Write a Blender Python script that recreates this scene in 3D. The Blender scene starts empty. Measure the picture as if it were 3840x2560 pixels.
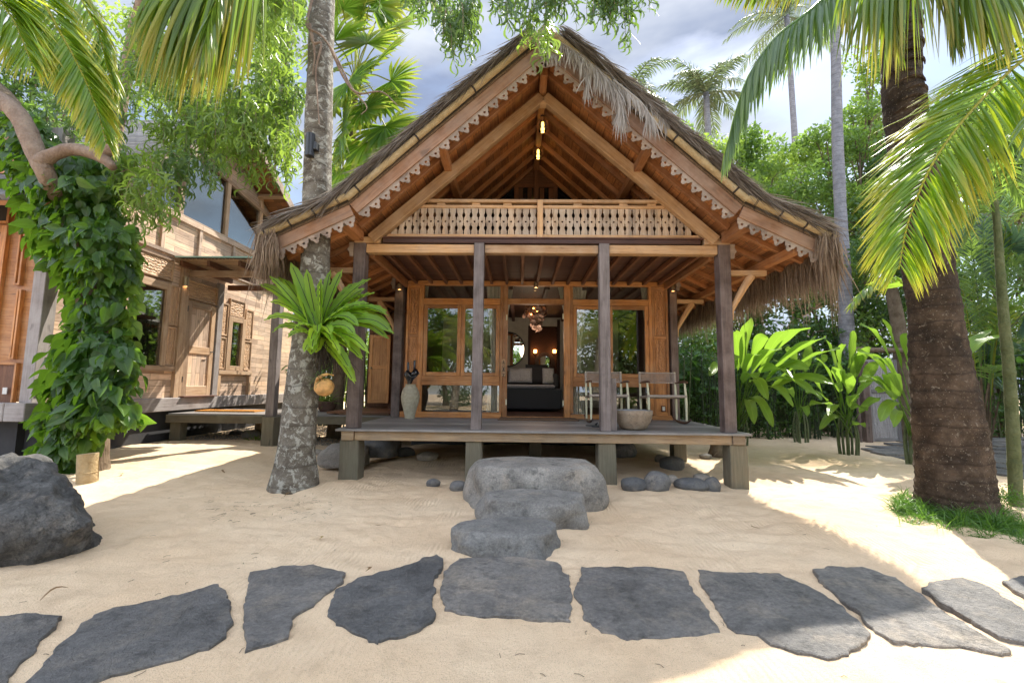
import bpy, math, random
import numpy as np
from mathutils import Vector, noise
random.seed(7); RNG = np.random.default_rng(7)
R = math.radians
C = bpy.context.scene.collection
SC = bpy.context.scene

# ------------------------------------------------------------------ camera
F_ = 1650.0; PIT = R(5.616); YAW = R(.896); ROL = R(.609); CZ = 1.32
def cam_axes():
    cy, sy = math.cos(YAW), math.sin(YAW); cp, sp = math.cos(PIT), math.sin(PIT)
    fwd = Vector((-sy*cp, cy*cp, sp)); right = Vector((cy, sy, 0)); up = right.cross(fwd)
    c, s = math.cos(ROL), math.sin(ROL)
    # image is rotated clockwise by ROL
    r2 = right*c + up*s; u2 = up*c - right*s
    return r2, u2, fwd
def ray(x, y):
    a, b = x-1920, y-1280
    c, s = math.cos(ROL), math.sin(ROL)
    u = (a*c+b*s)/F_; v = -(-a*s+b*c)/F_
    c, s = math.cos(PIT), math.sin(PIT)
    d = c-v*s; z = s+v*c
    c, s = math.cos(YAW), math.sin(YAW)
    return (u*c-d*s, u*s+d*c, z)
def Q(x, y, Y):
    r = ray(x, y); t = Y/r[1]; return Vector((r[0]*t, Y, CZ+r[2]*t))
def G(x, y, z=0.):
    r = ray(x, y); t = (z-CZ)/r[2]; return Vector((r[0]*t, r[1]*t, z))
def QX(x, y, X):
    r = ray(x, y); t = X/r[0]; return Vector((X, r[1]*t, CZ+r[2]*t))

cam_d = bpy.data.cameras.new('camera'); cam = bpy.data.objects.new('camera', cam_d); C.objects.link(cam)
cam_d.sensor_width = 36; cam_d.lens = F_/3840*36; cam_d.clip_start = .05; cam_d.clip_end = 400
from mathutils import Matrix
r2, u2, fw = cam_axes()
# invert so that pixel rays above agree: right axis tilts down on the right of the picture
r0 = Vector((math.cos(YAW), math.sin(YAW), 0)); up0 = r0.cross(fw)
cR, sR = math.cos(ROL), math.sin(ROL)
r2 = r0*cR + up0*sR; u2 = up0*cR - r0*sR
M = Matrix((( r2.x, u2.x, -fw.x, 0), (r2.y, u2.y, -fw.y, 0), (r2.z, u2.z, -fw.z, CZ), (0, 0, 0, 1)))
cam.matrix_world = M
SC.camera = cam

# ------------------------------------------------------------------ sky, sun, exposure
SUN_EL = R(50.3); SUN_AZ = R(61)      # azimuth measured from +X towards +Y
sd = Vector((math.cos(SUN_EL)*math.cos(SUN_AZ), math.cos(SUN_EL)*math.sin(SUN_AZ), math.sin(SUN_EL)))
SC.view_settings.view_transform = 'Standard'; SC.view_settings.look = 'None'
SC.view_settings.gamma = 1; SC.view_settings.exposure = 1.25
W = bpy.data.worlds.new('World'); SC.world = W; W.use_nodes = True
nt = W.node_tree; nt.nodes.clear()
def N(nt, t, **k):
    n = nt.nodes.new(t)
    for a, b in k.items():
        if a == 'ins':
            for i, v in b.items(): n.inputs[i].default_value = v
        else: setattr(n, a, b)
    return n
sky = N(nt, 'ShaderNodeTexSky', sky_type='NISHITA', sun_disc=False)
sky.sun_elevation = SUN_EL; sky.sun_rotation = R(90)-SUN_AZ
sky.air_density = 1.2; sky.dust_density = .6; sky.ozone_density = 1.2
tc = N(nt, 'ShaderNodeTexCoord')
mp = N(nt, 'ShaderNodeMapping'); mp.inputs['Scale'].default_value = (1, 1, 2.6)
nz = N(nt, 'ShaderNodeTexNoise', ins={'Scale': 2.2, 'Detail': 7, 'Roughness': .52, 'Distortion': .4})
rp = N(nt, 'ShaderNodeValToRGB'); rp.color_ramp.elements[0].position = .30; rp.color_ramp.elements[1].position = .52
# clouds are made brighter behind the camera, added to fill the shaded front
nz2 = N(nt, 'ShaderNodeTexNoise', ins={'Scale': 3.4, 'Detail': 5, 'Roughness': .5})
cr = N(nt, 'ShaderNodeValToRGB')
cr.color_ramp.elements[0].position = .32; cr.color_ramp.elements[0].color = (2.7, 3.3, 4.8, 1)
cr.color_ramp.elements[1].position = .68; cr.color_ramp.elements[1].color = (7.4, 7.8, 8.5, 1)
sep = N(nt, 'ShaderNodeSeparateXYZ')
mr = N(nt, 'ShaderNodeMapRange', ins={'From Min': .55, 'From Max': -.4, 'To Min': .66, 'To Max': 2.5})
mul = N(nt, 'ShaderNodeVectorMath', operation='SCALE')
mx = N(nt, 'ShaderNodeMix', data_type='RGBA')
bg = N(nt, 'ShaderNodeBackground', ins={'Strength': .085})
out = N(nt, 'ShaderNodeOutputWorld')
L = nt.links.new
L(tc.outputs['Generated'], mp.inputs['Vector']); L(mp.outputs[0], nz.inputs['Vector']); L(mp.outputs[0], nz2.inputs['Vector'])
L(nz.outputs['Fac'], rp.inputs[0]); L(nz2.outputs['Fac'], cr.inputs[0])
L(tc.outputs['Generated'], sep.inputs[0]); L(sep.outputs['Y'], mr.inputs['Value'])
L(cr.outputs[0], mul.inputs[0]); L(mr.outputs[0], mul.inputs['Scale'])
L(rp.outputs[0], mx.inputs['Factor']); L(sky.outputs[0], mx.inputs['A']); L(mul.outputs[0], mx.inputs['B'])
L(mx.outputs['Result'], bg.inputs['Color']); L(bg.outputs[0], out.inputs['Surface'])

sl = bpy.data.lights.new('sun', 'SUN'); sl.energy = 4.4; sl.angle = R(.5); sl.color = (1, .94, .84)
so = bpy.data.objects.new('sun', sl); C.objects.link(so)
so.rotation_euler = sd.to_track_quat('Z', 'Y').to_euler()

# ------------------------------------------------------------------ mesh builder
def V3(*a): return np.array(a, float)
def nrm(v):
    v = np.asarray(v, float); return v/max(np.linalg.norm(v), 1e-9)
def nrmA(v): return v/np.maximum(np.linalg.norm(v, axis=-1, keepdims=True), 1e-9)

class MB:
    def __init__(s): s.v = []; s.nv = 0; s.loops = []; s.tot = []; s.uv = []; s.rnd = []; s.mi = []
    def add(s, v, faces, uv=None, rnd=None, mi=0):
        """faces: (M,K) int array; uv: (M,K,2); rnd: scalar or (M,)"""
        faces = np.asarray(faces); M_, K = faces.shape
        v = np.asarray(v, float)
        if v is not None and len(v): s.v.append(v)
        s.loops.append((faces+s.nv).ravel()); s.tot.append(np.full(M_, K))
        s.uv.append(np.zeros((M_*K, 2)) if uv is None else np.asarray(uv, float).reshape(-1, 2))
        if rnd is None: rnd = random.random()
        s.rnd.append(np.broadcast_to(np.asarray(rnd, float), (M_,)).copy()); s.mi.append(np.full(M_, mi))
        s.nv += len(v)
    def more(s, base, faces, uv=None, rnd=0, mi=0):   # faces on verts already added (absolute base index)
        faces = np.asarray(faces); M_, K = faces.shape
        s.loops.append((faces+base).ravel()); s.tot.append(np.full(M_, K))
        s.uv.append(np.zeros((M_*K, 2)) if uv is None else np.asarray(uv, float).reshape(-1, 2))
        s.rnd.append(np.broadcast_to(np.asarray(rnd, float), (M_,)).copy()); s.mi.append(np.full(M_, mi))
    # oriented box: centre c, half axes a (long), b, d
    def obox(s, c, a, b, d, mi=0, rnd=None):
        c, a, b, d = (np.asarray(t, float) for t in (c, a, b, d))
        if np.dot(np.cross(a, b), d) < 0: b = -b
        sg = np.array([(x, y, z) for x in (-1, 1) for y in (-1, 1) for z in (-1, 1)], float)
        v = c+sg[:, :1]*a+sg[:, 1:2]*b+sg[:, 2:]*d
        f = np.array([(0, 1, 3, 2), (4, 6, 7, 5), (0, 4, 5, 1), (2, 3, 7, 6), (0, 2, 6, 4), (1, 5, 7, 3)])
        la, lb, ld = np.linalg.norm(a), np.linalg.norm(b), np.linalg.norm(d)
        loc = sg*[la, lb, ld]
        ou, ov = random.random()*40, random.random()*40
        uv = np.zeros((6, 4, 2))
        for i in range(6):
            p = loc[f[i]]
            if i < 2: uv[i, :, 0] = p[:, 1]*.3; uv[i, :, 1] = p[:, 2]
            elif i < 4: uv[i, :, 0] = p[:, 0]; uv[i, :, 1] = p[:, 2]
            else: uv[i, :, 0] = p[:, 0]; uv[i, :, 1] = p[:, 1]
        uv += (ou, ov)
        s.add(v, f, uv, rnd, mi)
    def box(s, x0, x1, y0, y1, z0, z1, mi=0, rnd=None):
        h = [(x1-x0)/2, (y1-y0)/2, (z1-z0)/2]
        ax = [V3(h[0], 0, 0), V3(0, h[1], 0), V3(0, 0, h[2])]
        o = sorted(range(3), key=lambda i: -abs(h[i]))
        s.obox(((x0+x1)/2, (y0+y1)/2, (z0+z1)/2), ax[o[0]], ax[o[1]], ax[o[2]], mi, rnd)
    def beam(s, p0, p1, w, h, up=(0, 0, 1), mi=0, rnd=None):
        p0, p1 = np.asarray(p0, float), np.asarray(p1, float); d = nrm(p1-p0)
        sd_ = nrm(np.cross(d, up)); u = np.cross(sd_, d)
        s.obox((p0+p1)/2, (p1-p0)/2, sd_*w/2, u*h/2, mi, rnd)
    def prism(s, poly, o, ax, ay, th, mi=0, rnd=None):
        """poly 2D, origin o, axes ax, ay (unit), thickness vector th"""
        poly = np.asarray(poly, float)
        ar = np.sum(poly[:, 0]*np.roll(poly[:, 1], -1)-np.roll(poly[:, 0], -1)*poly[:, 1])
        o, ax, ay, th = (np.asarray(t, float) for t in (o, ax, ay, th))
        if (np.dot(np.cross(ax, ay), th) > 0) == (ar > 0): poly = poly[::-1]
        n = len(poly); A = o+poly[:, :1]*ax+poly[:, 1:]*ay; B = A+th
        if rnd is None: rnd = random.random()
        off = RNG.random(2)*40
        base = s.nv
        s.add(np.vstack((A, B)), np.arange(n)[None, :], (poly+off)[None], rnd, mi)
        s.more(base, (np.arange(n)[::-1]+n)[None, :], (poly[::-1]+off)[None], rnd, mi)
        i = np.arange(n); j = (i+1) % n
        q = np.stack((j, i, i+n, j+n), 1)
        uv = np.stack((poly[j], poly[i], poly[i]+.01, poly[j]+.01), 1)+off
        s.more(base, q, uv, rnd, mi)
    def tube(s, pts, rad, n=8, caps=True, mi=0, rnd=None, jit=0.):
        pts = np.asarray([tuple(p) for p in pts], float); k = len(pts)
        rad = np.broadcast_to(np.asarray(rad, float), (k,))
        T = nrmA(np.gradient(pts, axis=0))
        up = V3(0, 0, 1) if abs(T[0][2]) < .9 else V3(0, 1, 0)
        vs = []; ln = np.concatenate(([0], np.cumsum(np.linalg.norm(np.diff(pts, axis=0), axis=1))))
        a = np.arange(n)/n*2*math.pi
        for i in range(k):
            sd_ = nrm(np.cross(T[i], up)); u = np.cross(sd_, T[i]); up = u
            rr = rad[i]*(1+jit*(RNG.random(n)-.5)) if jit else rad[i]
            vs.append(pts[i]+(np.cos(a)*rr)[:, None]*sd_+(np.sin(a)*rr)[:, None]*u)
        i, j = np.meshgrid(np.arange(k-1), np.arange(n), indexing='ij'); i = i.ravel(); j = j.ravel(); j2 = (j+1) % n
        f = np.stack((i*n+j, i*n+j2, (i+1)*n+j2, (i+1)*n+j), 1)
        cir = rad.mean()*2*math.pi
        uo = random.random()*30
        uv = np.stack((np.stack((ln[i]+uo, j/n*cir), 1), np.stack((ln[i]+uo, (j+1)/n*cir), 1), np.stack((ln[i+1]+uo, (j+1)/n*cir), 1), np.stack((ln[i+1]+uo, j/n*cir), 1)), 1)
        if rnd is None: rnd = random.random()
        base = s.nv
        s.add(np.vstack(vs), f, uv, rnd, mi)
        if caps:
            s.more(base, np.arange(n)[::-1][None], None, rnd, mi); s.more(base, (np.arange(n)+(k-1)*n)[None], None, rnd, mi)
    def lathe(s, prof, c, n=28, mi=0, rnd=None):
        c = np.asarray(c, float); k = len(prof); a = np.arange(n)/n*2*math.pi
        v = np.array([[c[0]+r*math.cos(t), c[1]+r*math.sin(t), c[2]+z] for r, z in prof for t in a])
        i, j = np.meshgrid(np.arange(k-1), np.arange(n), indexing='ij'); i = i.ravel(); j = j.ravel(); j2 = (j+1) % n
        f = np.stack((i*n+j, i*n+j2, (i+1)*n+j2, (i+1)*n+j), 1)
        pz = np.array([p[1] for p in prof])
        uv = np.stack((np.stack((j/n, pz[i]), 1), np.stack(((j+1)/n, pz[i]), 1), np.stack(((j+1)/n, pz[i+1]), 1), np.stack((j/n, pz[i+1]), 1)), 1)
        s.add(v, f, uv, rnd, mi)
    def strips(s, p0, d, ln, w, side, droop=.3, seg=3, taper=1.6, mi=0, rnd=None, base=.35, wpos=.3, fold=0.):
        """many tapering blades: p0,d,side (N,3); ln,w,droop (N,)"""
        p0 = np.asarray(p0, float); n = len(p0); ln = np.broadcast_to(ln, (n,)); w = np.broadcast_to(w, (n,)); dr = np.broadcast_to(droop, (n,))
        d = nrmA(np.asarray(d, float)); side = np.broadcast_to(side, (n, 3)); side = nrmA(side-(side*d).sum(1, keepdims=True)*d)
        nor = np.cross(side, d)
        cols = 3 if fold else 2
        vs = np.zeros((n, seg+1, cols, 3)); cur = p0.copy(); dd = d.copy()
        for j in range(seg+1):
            t = j/seg
            ww = (base+(1-base)*min(t/wpos, 1)) if t < wpos else (1-((t-wpos)/(1-wpos))**taper)
            ww = max(ww, .04)
            hw = (w*ww/2)[:, None]*side
            if fold:
                vs[:, j, 0] = cur-hw+nor*(w*ww*fold)[:, None]; vs[:, j, 1] = cur; vs[:, j, 2] = cur+hw+nor*(w*ww*fold)[:, None]
            else:
                vs[:, j, 0] = cur-hw; vs[:, j, 1] = cur+hw
            dd = nrmA(dd+np.array([0, 0, -1.])*(dr*(1.0/seg)*1.6)[:, None])
            cur = cur+dd*(ln/seg)[:, None]
        if rnd is None: rnd = RNG.random(n)
        rnd = np.broadcast_to(rnd, (n,))
        per = (seg+1)*cols; b = (np.arange(n)*per)[:, None, None, None]
        jj, cc = np.meshgrid(np.arange(seg), np.arange(cols-1), indexing='ij')
        q = np.stack((jj*cols+cc, jj*cols+cc+1, (jj+1)*cols+cc+1, (jj+1)*cols+cc), -1)[None]
        f = (b+q).reshape(-1, 4)
        m = seg*(cols-1)
        uvq = np.stack((np.stack((jj/seg, cc/(cols-1)), -1), np.stack((jj/seg, (cc+1)/(cols-1)), -1), np.stack(((jj+1)/seg, (cc+1)/(cols-1)), -1), np.stack(((jj+1)/seg, cc/(cols-1)), -1)), -2)
        uv = np.broadcast_to(uvq[None], (n,)+uvq.shape).reshape(-1, 2)
        s.add(vs.reshape(-1, 3), f, uv, np.repeat(rnd, m), mi)
    def stamp(s, T, TF, pos, d, nor, size, mi=0, rnd=None, TU=None):
        """template verts T (k,3) [x along, y across, z normal], faces TF (m,K) stamped at pos"""
        n = len(pos); d = nrmA(np.asarray(d, float)); nor = np.asarray(nor, float); nor = nrmA(nor-(nor*d).sum(1, keepdims=True)*d); sd_ = np.cross(nor, d)
        size = np.broadcast_to(size, (n,))[:, None, None]
        v = pos[:, None]+size*(T[None, :, 0:1]*d[:, None]+T[None, :, 1:2]*sd_[:, None]+T[None, :, 2:3]*nor[:, None])
        f = (np.arange(n)[:, None, None]*len(T)+TF[None]).reshape(-1, TF.shape[1])
        if rnd is None: rnd = RNG.random(n)
        uv = None
        if TU is None: TU = T[TF][:, :, :2]+(0, .5)
        uv = np.broadcast_to(TU[None], (n,)+TU.shape).reshape(-1, 2)
        s.add(v.reshape(-1, 3), f, uv, np.repeat(np.broadcast_to(rnd, (n,)), len(TF)), mi)
    def build(s, name, mats, parent=None, smooth=None, bevel=0, label=None, loc=None):
        me = bpy.data.meshes.new(name)
        v = np.vstack(s.v)
        if loc is not None: v = v-np.asarray(loc, float)
        lo = np.concatenate(s.loops).astype(np.int32); tot = np.concatenate(s.tot).astype(np.int32)
        me.vertices.add(len(v)); me.vertices.foreach_set('co', v.ravel())
        me.loops.add(len(lo)); me.loops.foreach_set('vertex_index', lo)
        me.polygons.add(len(tot)); me.polygons.foreach_set('loop_start', np.concatenate(([0], np.cumsum(tot)[:-1])).astype(np.int32))
        if not isinstance(mats, (list, tuple)): mats = [mats]
        for m in mats: me.materials.append(m)
        me.polygons.foreach_set('material_index', np.concatenate(s.mi).astype(np.int32))
        me.update(calc_edges=True)
        ul = me.uv_layers.new(name='UVMap'); ul.data.foreach_set('uv', np.concatenate(s.uv).ravel())
        at = me.attributes.new('rnd', 'FLOAT', 'FACE'); at.data.foreach_set('value', np.concatenate(s.rnd))
        me.polygons.foreach_set('use_smooth', np.zeros(len(tot), bool))
        if smooth:
            me.polygons.foreach_set('use_smooth', np.ones(len(tot), bool))
            if smooth < 170: me.set_sharp_from_angle(angle=R(smooth))
        o = bpy.data.objects.new(name, me); C.objects.link(o)
        if loc is not None: o.location = loc
        if parent: o.parent = parent
        if bevel:
            b = o.modifiers.new('bevel', 'BEVEL'); b.width = bevel; b.segments = 1; b.limit_method = 'ANGLE'; b.angle_limit = R(40)
        if label: o['label'] = label
        return o

def tag(o, label=None, cat=None, group=None, kind=None):
    if label: o['label'] = label
    if cat: o['category'] = cat
    if group: o['group'] = group
    if kind: o['kind'] = kind
    return o
def thing(name, label, cat, group=None, loc=(0, 0, 0)):
    o = bpy.data.objects.new(name, None); C.objects.link(o); o.location = loc; o.empty_display_size = .1
    return tag(o, label, cat, group)
def catmull(P, n):
    P = np.asarray([tuple(p) for p in P], float); k = len(P)
    Pe = np.vstack((2*P[0]-P[1], P, 2*P[-1]-P[-2])); t = np.linspace(0, k-1-1e-6, n); i = t.astype(int); f = (t-i)[:, None]
    a, b, c, d = Pe[i], Pe[i+1], Pe[i+2], Pe[i+3]
    return .5*((2*b)+(-a+c)*f+(2*a-5*b+4*c-d)*f**2+(-a+3*b-3*c+d)*f**3)
# ------------------------------------------------------------------ materials
def newmat(name):
    m = bpy.data.materials.new(name); m.use_nodes = True; nt = m.node_tree; nt.nodes.clear()
    o = N(nt, 'ShaderNodeOutputMaterial'); p = N(nt, 'ShaderNodeBsdfPrincipled'); nt.links.new(p.outputs[0], o.inputs[0])
    return m, nt, p, o
def mixc(nt, f, a, b, blend='MIX'):
    n = N(nt, 'ShaderNodeMix', data_type='RGBA', blend_type=blend)
    for s, v in (('Factor', f), ('A', a), ('B', b)):
        if hasattr(v, 'is_output'): nt.links.new(v, n.inputs[s])
        elif s == 'Factor': n.inputs[s].default_value = v
        else: n.inputs[s].default_value = tuple(v)+((1,) if len(v) == 3 else ())
    return n.outputs['Result']
def math_(nt, op, a, b=None, c=None, clamp=False):
    n = N(nt, 'ShaderNodeMath', operation=op, use_clamp=clamp)
    for i, v in enumerate((a, b, c)):
        if v is None: continue
        if hasattr(v, 'is_output'): nt.links.new(v, n.inputs[i])
        else: n.inputs[i].default_value = v
    return n.outputs[0]
def noise_(nt, vec, scale, detail=4, rough=.55, dist=0, sc=None):
    if sc is not None:
        m = N(nt, 'ShaderNodeMapping'); m.inputs['Scale'].default_value = sc; nt.links.new(vec, m.inputs[0]); vec = m.outputs[0]
    n = N(nt, 'ShaderNodeTexNoise', ins={'Scale': scale, 'Detail': detail, 'Roughness': rough, 'Distortion': dist}); nt.links.new(vec, n.inputs['Vector'])
    return n.outputs['Fac']
def ramp(nt, f, stops):
    n = N(nt, 'ShaderNodeValToRGB'); nt.links.new(f, n.inputs[0]); e = n.color_ramp.elements
    while len(e) < len(stops): e.new(.5)
    for i, (p, c) in enumerate(stops): e[i].position = p; e[i].color = tuple(c)+(1,) if hasattr(c, '__len__') else (c, c, c, 1)
    return n.outputs[0]
def rnd_(nt): return N(nt, 'ShaderNodeAttribute', attribute_name='rnd').outputs['Fac']
def bump(nt, p, h, strength=.3, dist=.01):
    b = N(nt, 'ShaderNodeBump', ins={'Strength': strength, 'Distance': dist}); nt.links.new(h, b.inputs['Height']); nt.links.new(b.outputs[0], p.inputs['Normal'])
def uvc(nt): return N(nt, 'ShaderNodeTexCoord').outputs['UV']
def objc(nt): return N(nt, 'ShaderNodeNewGeometry').outputs['Position']

def wood(name, dark, mid, light, rough=.62, grain=1., wear=None, wearc=(.35, .33, .3), planks=None, bumps=.35):
    m, nt, p, o = newmat(name); uv = uvc(nt)
    g = noise_(nt, uv, 1, 6, .62, .6, sc=(2.2*grain, 34*grain, 1))
    g2 = noise_(nt, uv, 1, 3, .5, .2, sc=(.9, 6, 1))
    c = ramp(nt, g, [(.3, dark), (.5, mid), (.72, light)])
    c = mixc(nt, math_(nt, 'MULTIPLY', g2, .55), c, tuple(x*.62 for x in mid), 'MIX')
    st_ = noise_(nt, objc(nt), 2.1, 6, .7, .6); c = mixc(nt, math_(nt, 'MULTIPLY', ramp(nt, st_, [(.50, 0), (.64, 1)]), .4), c, tuple(x*.8 for x in dark))
    # knots and stains
    k = noise_(nt, uv, 1, 2, .5, 0, sc=(3.1, 9, 1)); kf = ramp(nt, k, [(.67, 0), (.75, 1)])
    c = mixc(nt, math_(nt, 'MULTIPLY', kf, .65), c, tuple(x*.35 for x in dark))
    h = g
    if planks:
        pl, pw = planks
        br = N(nt, 'ShaderNodeTexBrick', offset=.37, ins={'Scale': 1., 'Brick Width': pl, 'Row Height': pw, 'Mortar Size': .004, 'Mortar Smooth': .3,
               'Color1': (0, 0, 0, 1), 'Color2': (1, 1, 1, 1), 'Mortar': (.5, .5, .5, 1), 'Bias': 0.})
        nt.links.new(uv, br.inputs['Vector'])
        c = mixc(nt, 1., c, ramp(nt, br.outputs['Color'], [(0, (.66, .62, .6)), (.5, (1, 1, 1)), (1, (1.3, 1.22, 1.1))]), 'MULTIPLY')
        c = mixc(nt, br.outputs['Fac'], c, tuple(x*.25 for x in dark))
        h = math_(nt, 'SUBTRACT', h, math_(nt, 'MULTIPLY', br.outputs['Fac'], 2.))
    rv = rnd_(nt)
    c = mixc(nt, 1., c, ramp(nt, rv, [(0, (.62, .60, .60)), (.5, (1, 1, 1)), (1, (1.22, 1.18, 1.12))]), 'MULTIPLY')
    if wear:
        w = noise_(nt, objc(nt), 3.3, 6, .65); wf = ramp(nt, w, [(.5-wear*.25, 0), (.66, 1)])
        c = mixc(nt, math_(nt, 'MULTIPLY', wf, min(wear, 1)), c, wearc)
    nt.links.new(c, p.inputs['Base Color'])
    nt.links.new(ramp(nt, g2, [(0, rough-.12), (1, rough+.15)]), p.inputs['Roughness'])
    bump(nt, p, h, bumps, .006)
    return m
M_ = {}
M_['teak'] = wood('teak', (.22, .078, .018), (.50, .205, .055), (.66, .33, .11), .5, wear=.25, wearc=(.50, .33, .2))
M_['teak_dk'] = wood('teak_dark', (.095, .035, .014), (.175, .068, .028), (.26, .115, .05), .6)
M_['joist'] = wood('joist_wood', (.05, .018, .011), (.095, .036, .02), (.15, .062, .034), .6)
M_['teak_lt'] = wood('teak_light', (.30, .155, .065), (.52, .30, .135), (.66, .42, .21), .6, wear=.35, wearc=(.50, .37, .25))
M_['soffit'] = wood('soffit_boards', (.17, .062, .02), (.37, .15, .05), (.52, .25, .09), .6, planks=(.36, .155))
M_['roofwood'] = wood('rafter_wood', (.22, .08, .026), (.42, .17, .056), (.55, .26, .10), .6, wear=.2, wearc=(.42, .28, .18))
M_['balus'] = wood('baluster_wood', (.23, .145, .085), (.43, .30, .19), (.58, .45, .32), .7, wear=.5, wearc=(.56, .48, .39))
M_['scallop'] = wood('scallop_wood', (.15, .105, .075), (.27, .195, .145), (.38, .295, .235), .75, wear=.5, wearc=(.44, .37, .31))
M_['darkpost'] = wood('dark_post_wood', (.035, .022, .017), (.10, .064, .052), (.20, .145, .125), .65, grain=.9, wear=.5, wearc=(.24, .19, .17))
M_['greypost'] = wood('grey_post_wood', (.085, .066, .058), (.20, .165, .15), (.34, .29, .27), .7, grain=.9, wear=.4, wearc=(.25, .21, .2))
M_['deck'] = wood('deck_boards', (.14, .13, .122), (.235, .22, .208), (.32, .30, .285), .5, grain=1.2)
M_['deckbeam'] = wood('deck_beam_wood', (.14, .092, .05), (.29, .20, .115), (.41, .31, .19), .7, wear=.5, wearc=(.26, .215, .155), bumps=.6)
M_['plinth'] = wood('plinth_wood', (.085, .068, .045), (.165, .135, .09), (.25, .215, .15), .8, wear=.7, wearc=(.13, .125, .085), bumps=.9)
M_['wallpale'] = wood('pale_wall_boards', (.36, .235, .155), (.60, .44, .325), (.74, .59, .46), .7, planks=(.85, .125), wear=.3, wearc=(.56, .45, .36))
M_['leftteak'] = wood('left_teak', (.30, .175, .10), (.51, .335, .20), (.65, .47, .32), .6, wear=.25, wearc=(.55, .42, .3))
M_['leftgrey'] = wood('left_grey_beam', (.17, .14, .13), (.28, .24, .225), (.38, .34, .32), .7, wear=.5, wearc=(.4, .37, .35))
M_['fascia'] = wood('fascia_wood', (.13, .062, .03), (.26, .13, .065), (.36, .20, .115), .65, wear=.5, wearc=(.34, .25, .19))
M_['door'] = wood('door_wood', (.36, .15, .05), (.58, .28, .1), (.7, .38, .16), .45)
M_['silver'] = wood('weathered_carving', (.16, .15, .15), (.27, .255, .255), (.38, .36, .36), .8)

def carved(name, base):
    m, nt, p, o = newmat(name); uv = uvc(nt)
    mpn = N(nt, 'ShaderNodeMapping'); mpn.inputs['Scale'].default_value = (1, 1, 1); nt.links.new(uv, mpn.inputs[0])
    v = N(nt, 'ShaderNodeTexVoronoi', feature='DISTANCE_TO_EDGE', ins={'Scale': 13.}); 
    nn = N(nt, 'ShaderNodeTexNoise', ins={'Scale': 7., 'Detail': 1.}); nt.links.new(uv, nn.inputs['Vector'])
    mxv = N(nt, 'ShaderNodeMix', data_type='RGBA', ins={}); mxv.inputs['Factor'].default_value = .12
    nt.links.new(uv, mxv.inputs['A']); nt.links.new(nn.outputs['Color'], mxv.inputs['B']); nt.links.new(mxv.outputs['Result'], v.inputs['Vector'])
    w = N(nt, 'ShaderNodeTexWave', wave_type='RINGS', ins={'Scale': 5.5, 'Distortion': 5.5, 'Detail': 1.2, 'Detail Scale': 2.}); nt.links.new(uv, w.inputs['Vector'])
    h = math_(nt, 'ADD', math_(nt, 'MULTIPLY', ramp(nt, v.outputs['Distance'], [(.0, 0), (.12, 1)]), .8), w.outputs['Fac'])
    g = noise_(nt, uv, 1, 5, .6, .5, sc=(3, 30, 1))
    c = ramp(nt, g, [(.3, tuple(x*.6 for x in base)), (.7, tuple(min(x*1.25, .8) for x in base))])
    nt.links.new(c, p.inputs['Base Color']); p.inputs['Roughness'].default_value = .6
    bump(nt, p, h, .9, .012); return m
M_['carved'] = carved('carved_teak', (.46, .21, .08))
M_['carved_lt'] = carved('carved_light', (.55, .34, .19))
M_['carved_gr'] = carved('carved_grey', (.36, .34, .34))

def simple(name, col, rough=.6, metal=0, nscale=None, var=.25, spec=.5, bs=.2, bd=.004, coat=0):
    m, nt, p, o = newmat(name); p.inputs['Roughness'].default_value = rough; p.inputs['Metallic'].default_value = metal
    p.inputs['Specular IOR Level'].default_value = spec; p.inputs['Coat Weight'].default_value = coat
    if nscale:
        n = noise_(nt, objc(nt), nscale, 5, .6)
        nt.links.new(ramp(nt, n, [(.3, tuple(x*(1-var) for x in col)), (.7, tuple(min(1, x*(1+var)) for x in col))]), p.inputs['Base Color'])
        bump(nt, p, n, bs, bd)
    else: p.inputs['Base Color'].default_value = tuple(col)+(1,)
    return m
M_['black'] = simple('black_metal', (.02, .021, .023), .35)
M_['blackgloss'] = simple('black_gloss', (.012, .012, .013), .12, spec=.7)
M_['darkvoid'] = simple('dark_room', (.02, .016, .014), .8)
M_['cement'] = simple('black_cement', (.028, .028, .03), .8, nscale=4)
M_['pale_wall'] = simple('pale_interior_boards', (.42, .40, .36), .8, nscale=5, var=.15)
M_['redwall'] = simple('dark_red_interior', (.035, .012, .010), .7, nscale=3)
M_['cream'] = simple('cream_painted_wood', (.62, .60, .42), .4, nscale=9, var=.06)
M_['rope'] = simple('woven_rope', (.36, .30, .25), .85, nscale=90, var=.3)
M_['rocker'] = simple('dark_rocker_wood', (.09, .035, .018), .35, nscale=12)
M_['mat'] = simple('coir_mat', (.13, .075, .042), .95, nscale=120, var=.4, bs=.8)
M_['mat_or'] = simple('orange_coir_mat', (.5, .22, .04), .95, nscale=120, var=.4, bs=.8)
M_['sofa'] = simple('charcoal_fabric', (.045, .046, .05), .9, nscale=60)
M_['sheet'] = simple('grey_sheet', (.26, .26, .28), .9, nscale=30)
M_['pillow'] = simple('pale_pillow', (.4, .4, .42), .9, nscale=30)
M_['white'] = simple('white_plastic', (.6, .58, .54), .4)
M_['brass'] = simple('brass', (.35, .27, .16), .4, metal=.8)
M_['sign'] = simple('sign_wood', (.45, .27, .14), .6, nscale=20)
M_['signtxt'] = simple('sign_lettering', (.02, .015, .012), .6)
M_['shell'] = simple('shell_discs', (.35, .24, .2), .25, nscale=9)
M_['pot'] = simple('terracotta_pot', (.10, .055, .04), .8, nscale=8)
M_['soil'] = simple('dark_soil', (.04, .028, .02), .95, nscale=14)
M_['mirror'] = simple('mirror_glass', (.75, .77, .76), .02, metal=1)
M_['coco'] = simple('coconut_husk', (.52, .28, .09), .7, nscale=14, var=.35, bs=.5)
M_['plateblack'] = simple('ring_mirror_frame', (.05, .035, .03), .35)
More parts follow.
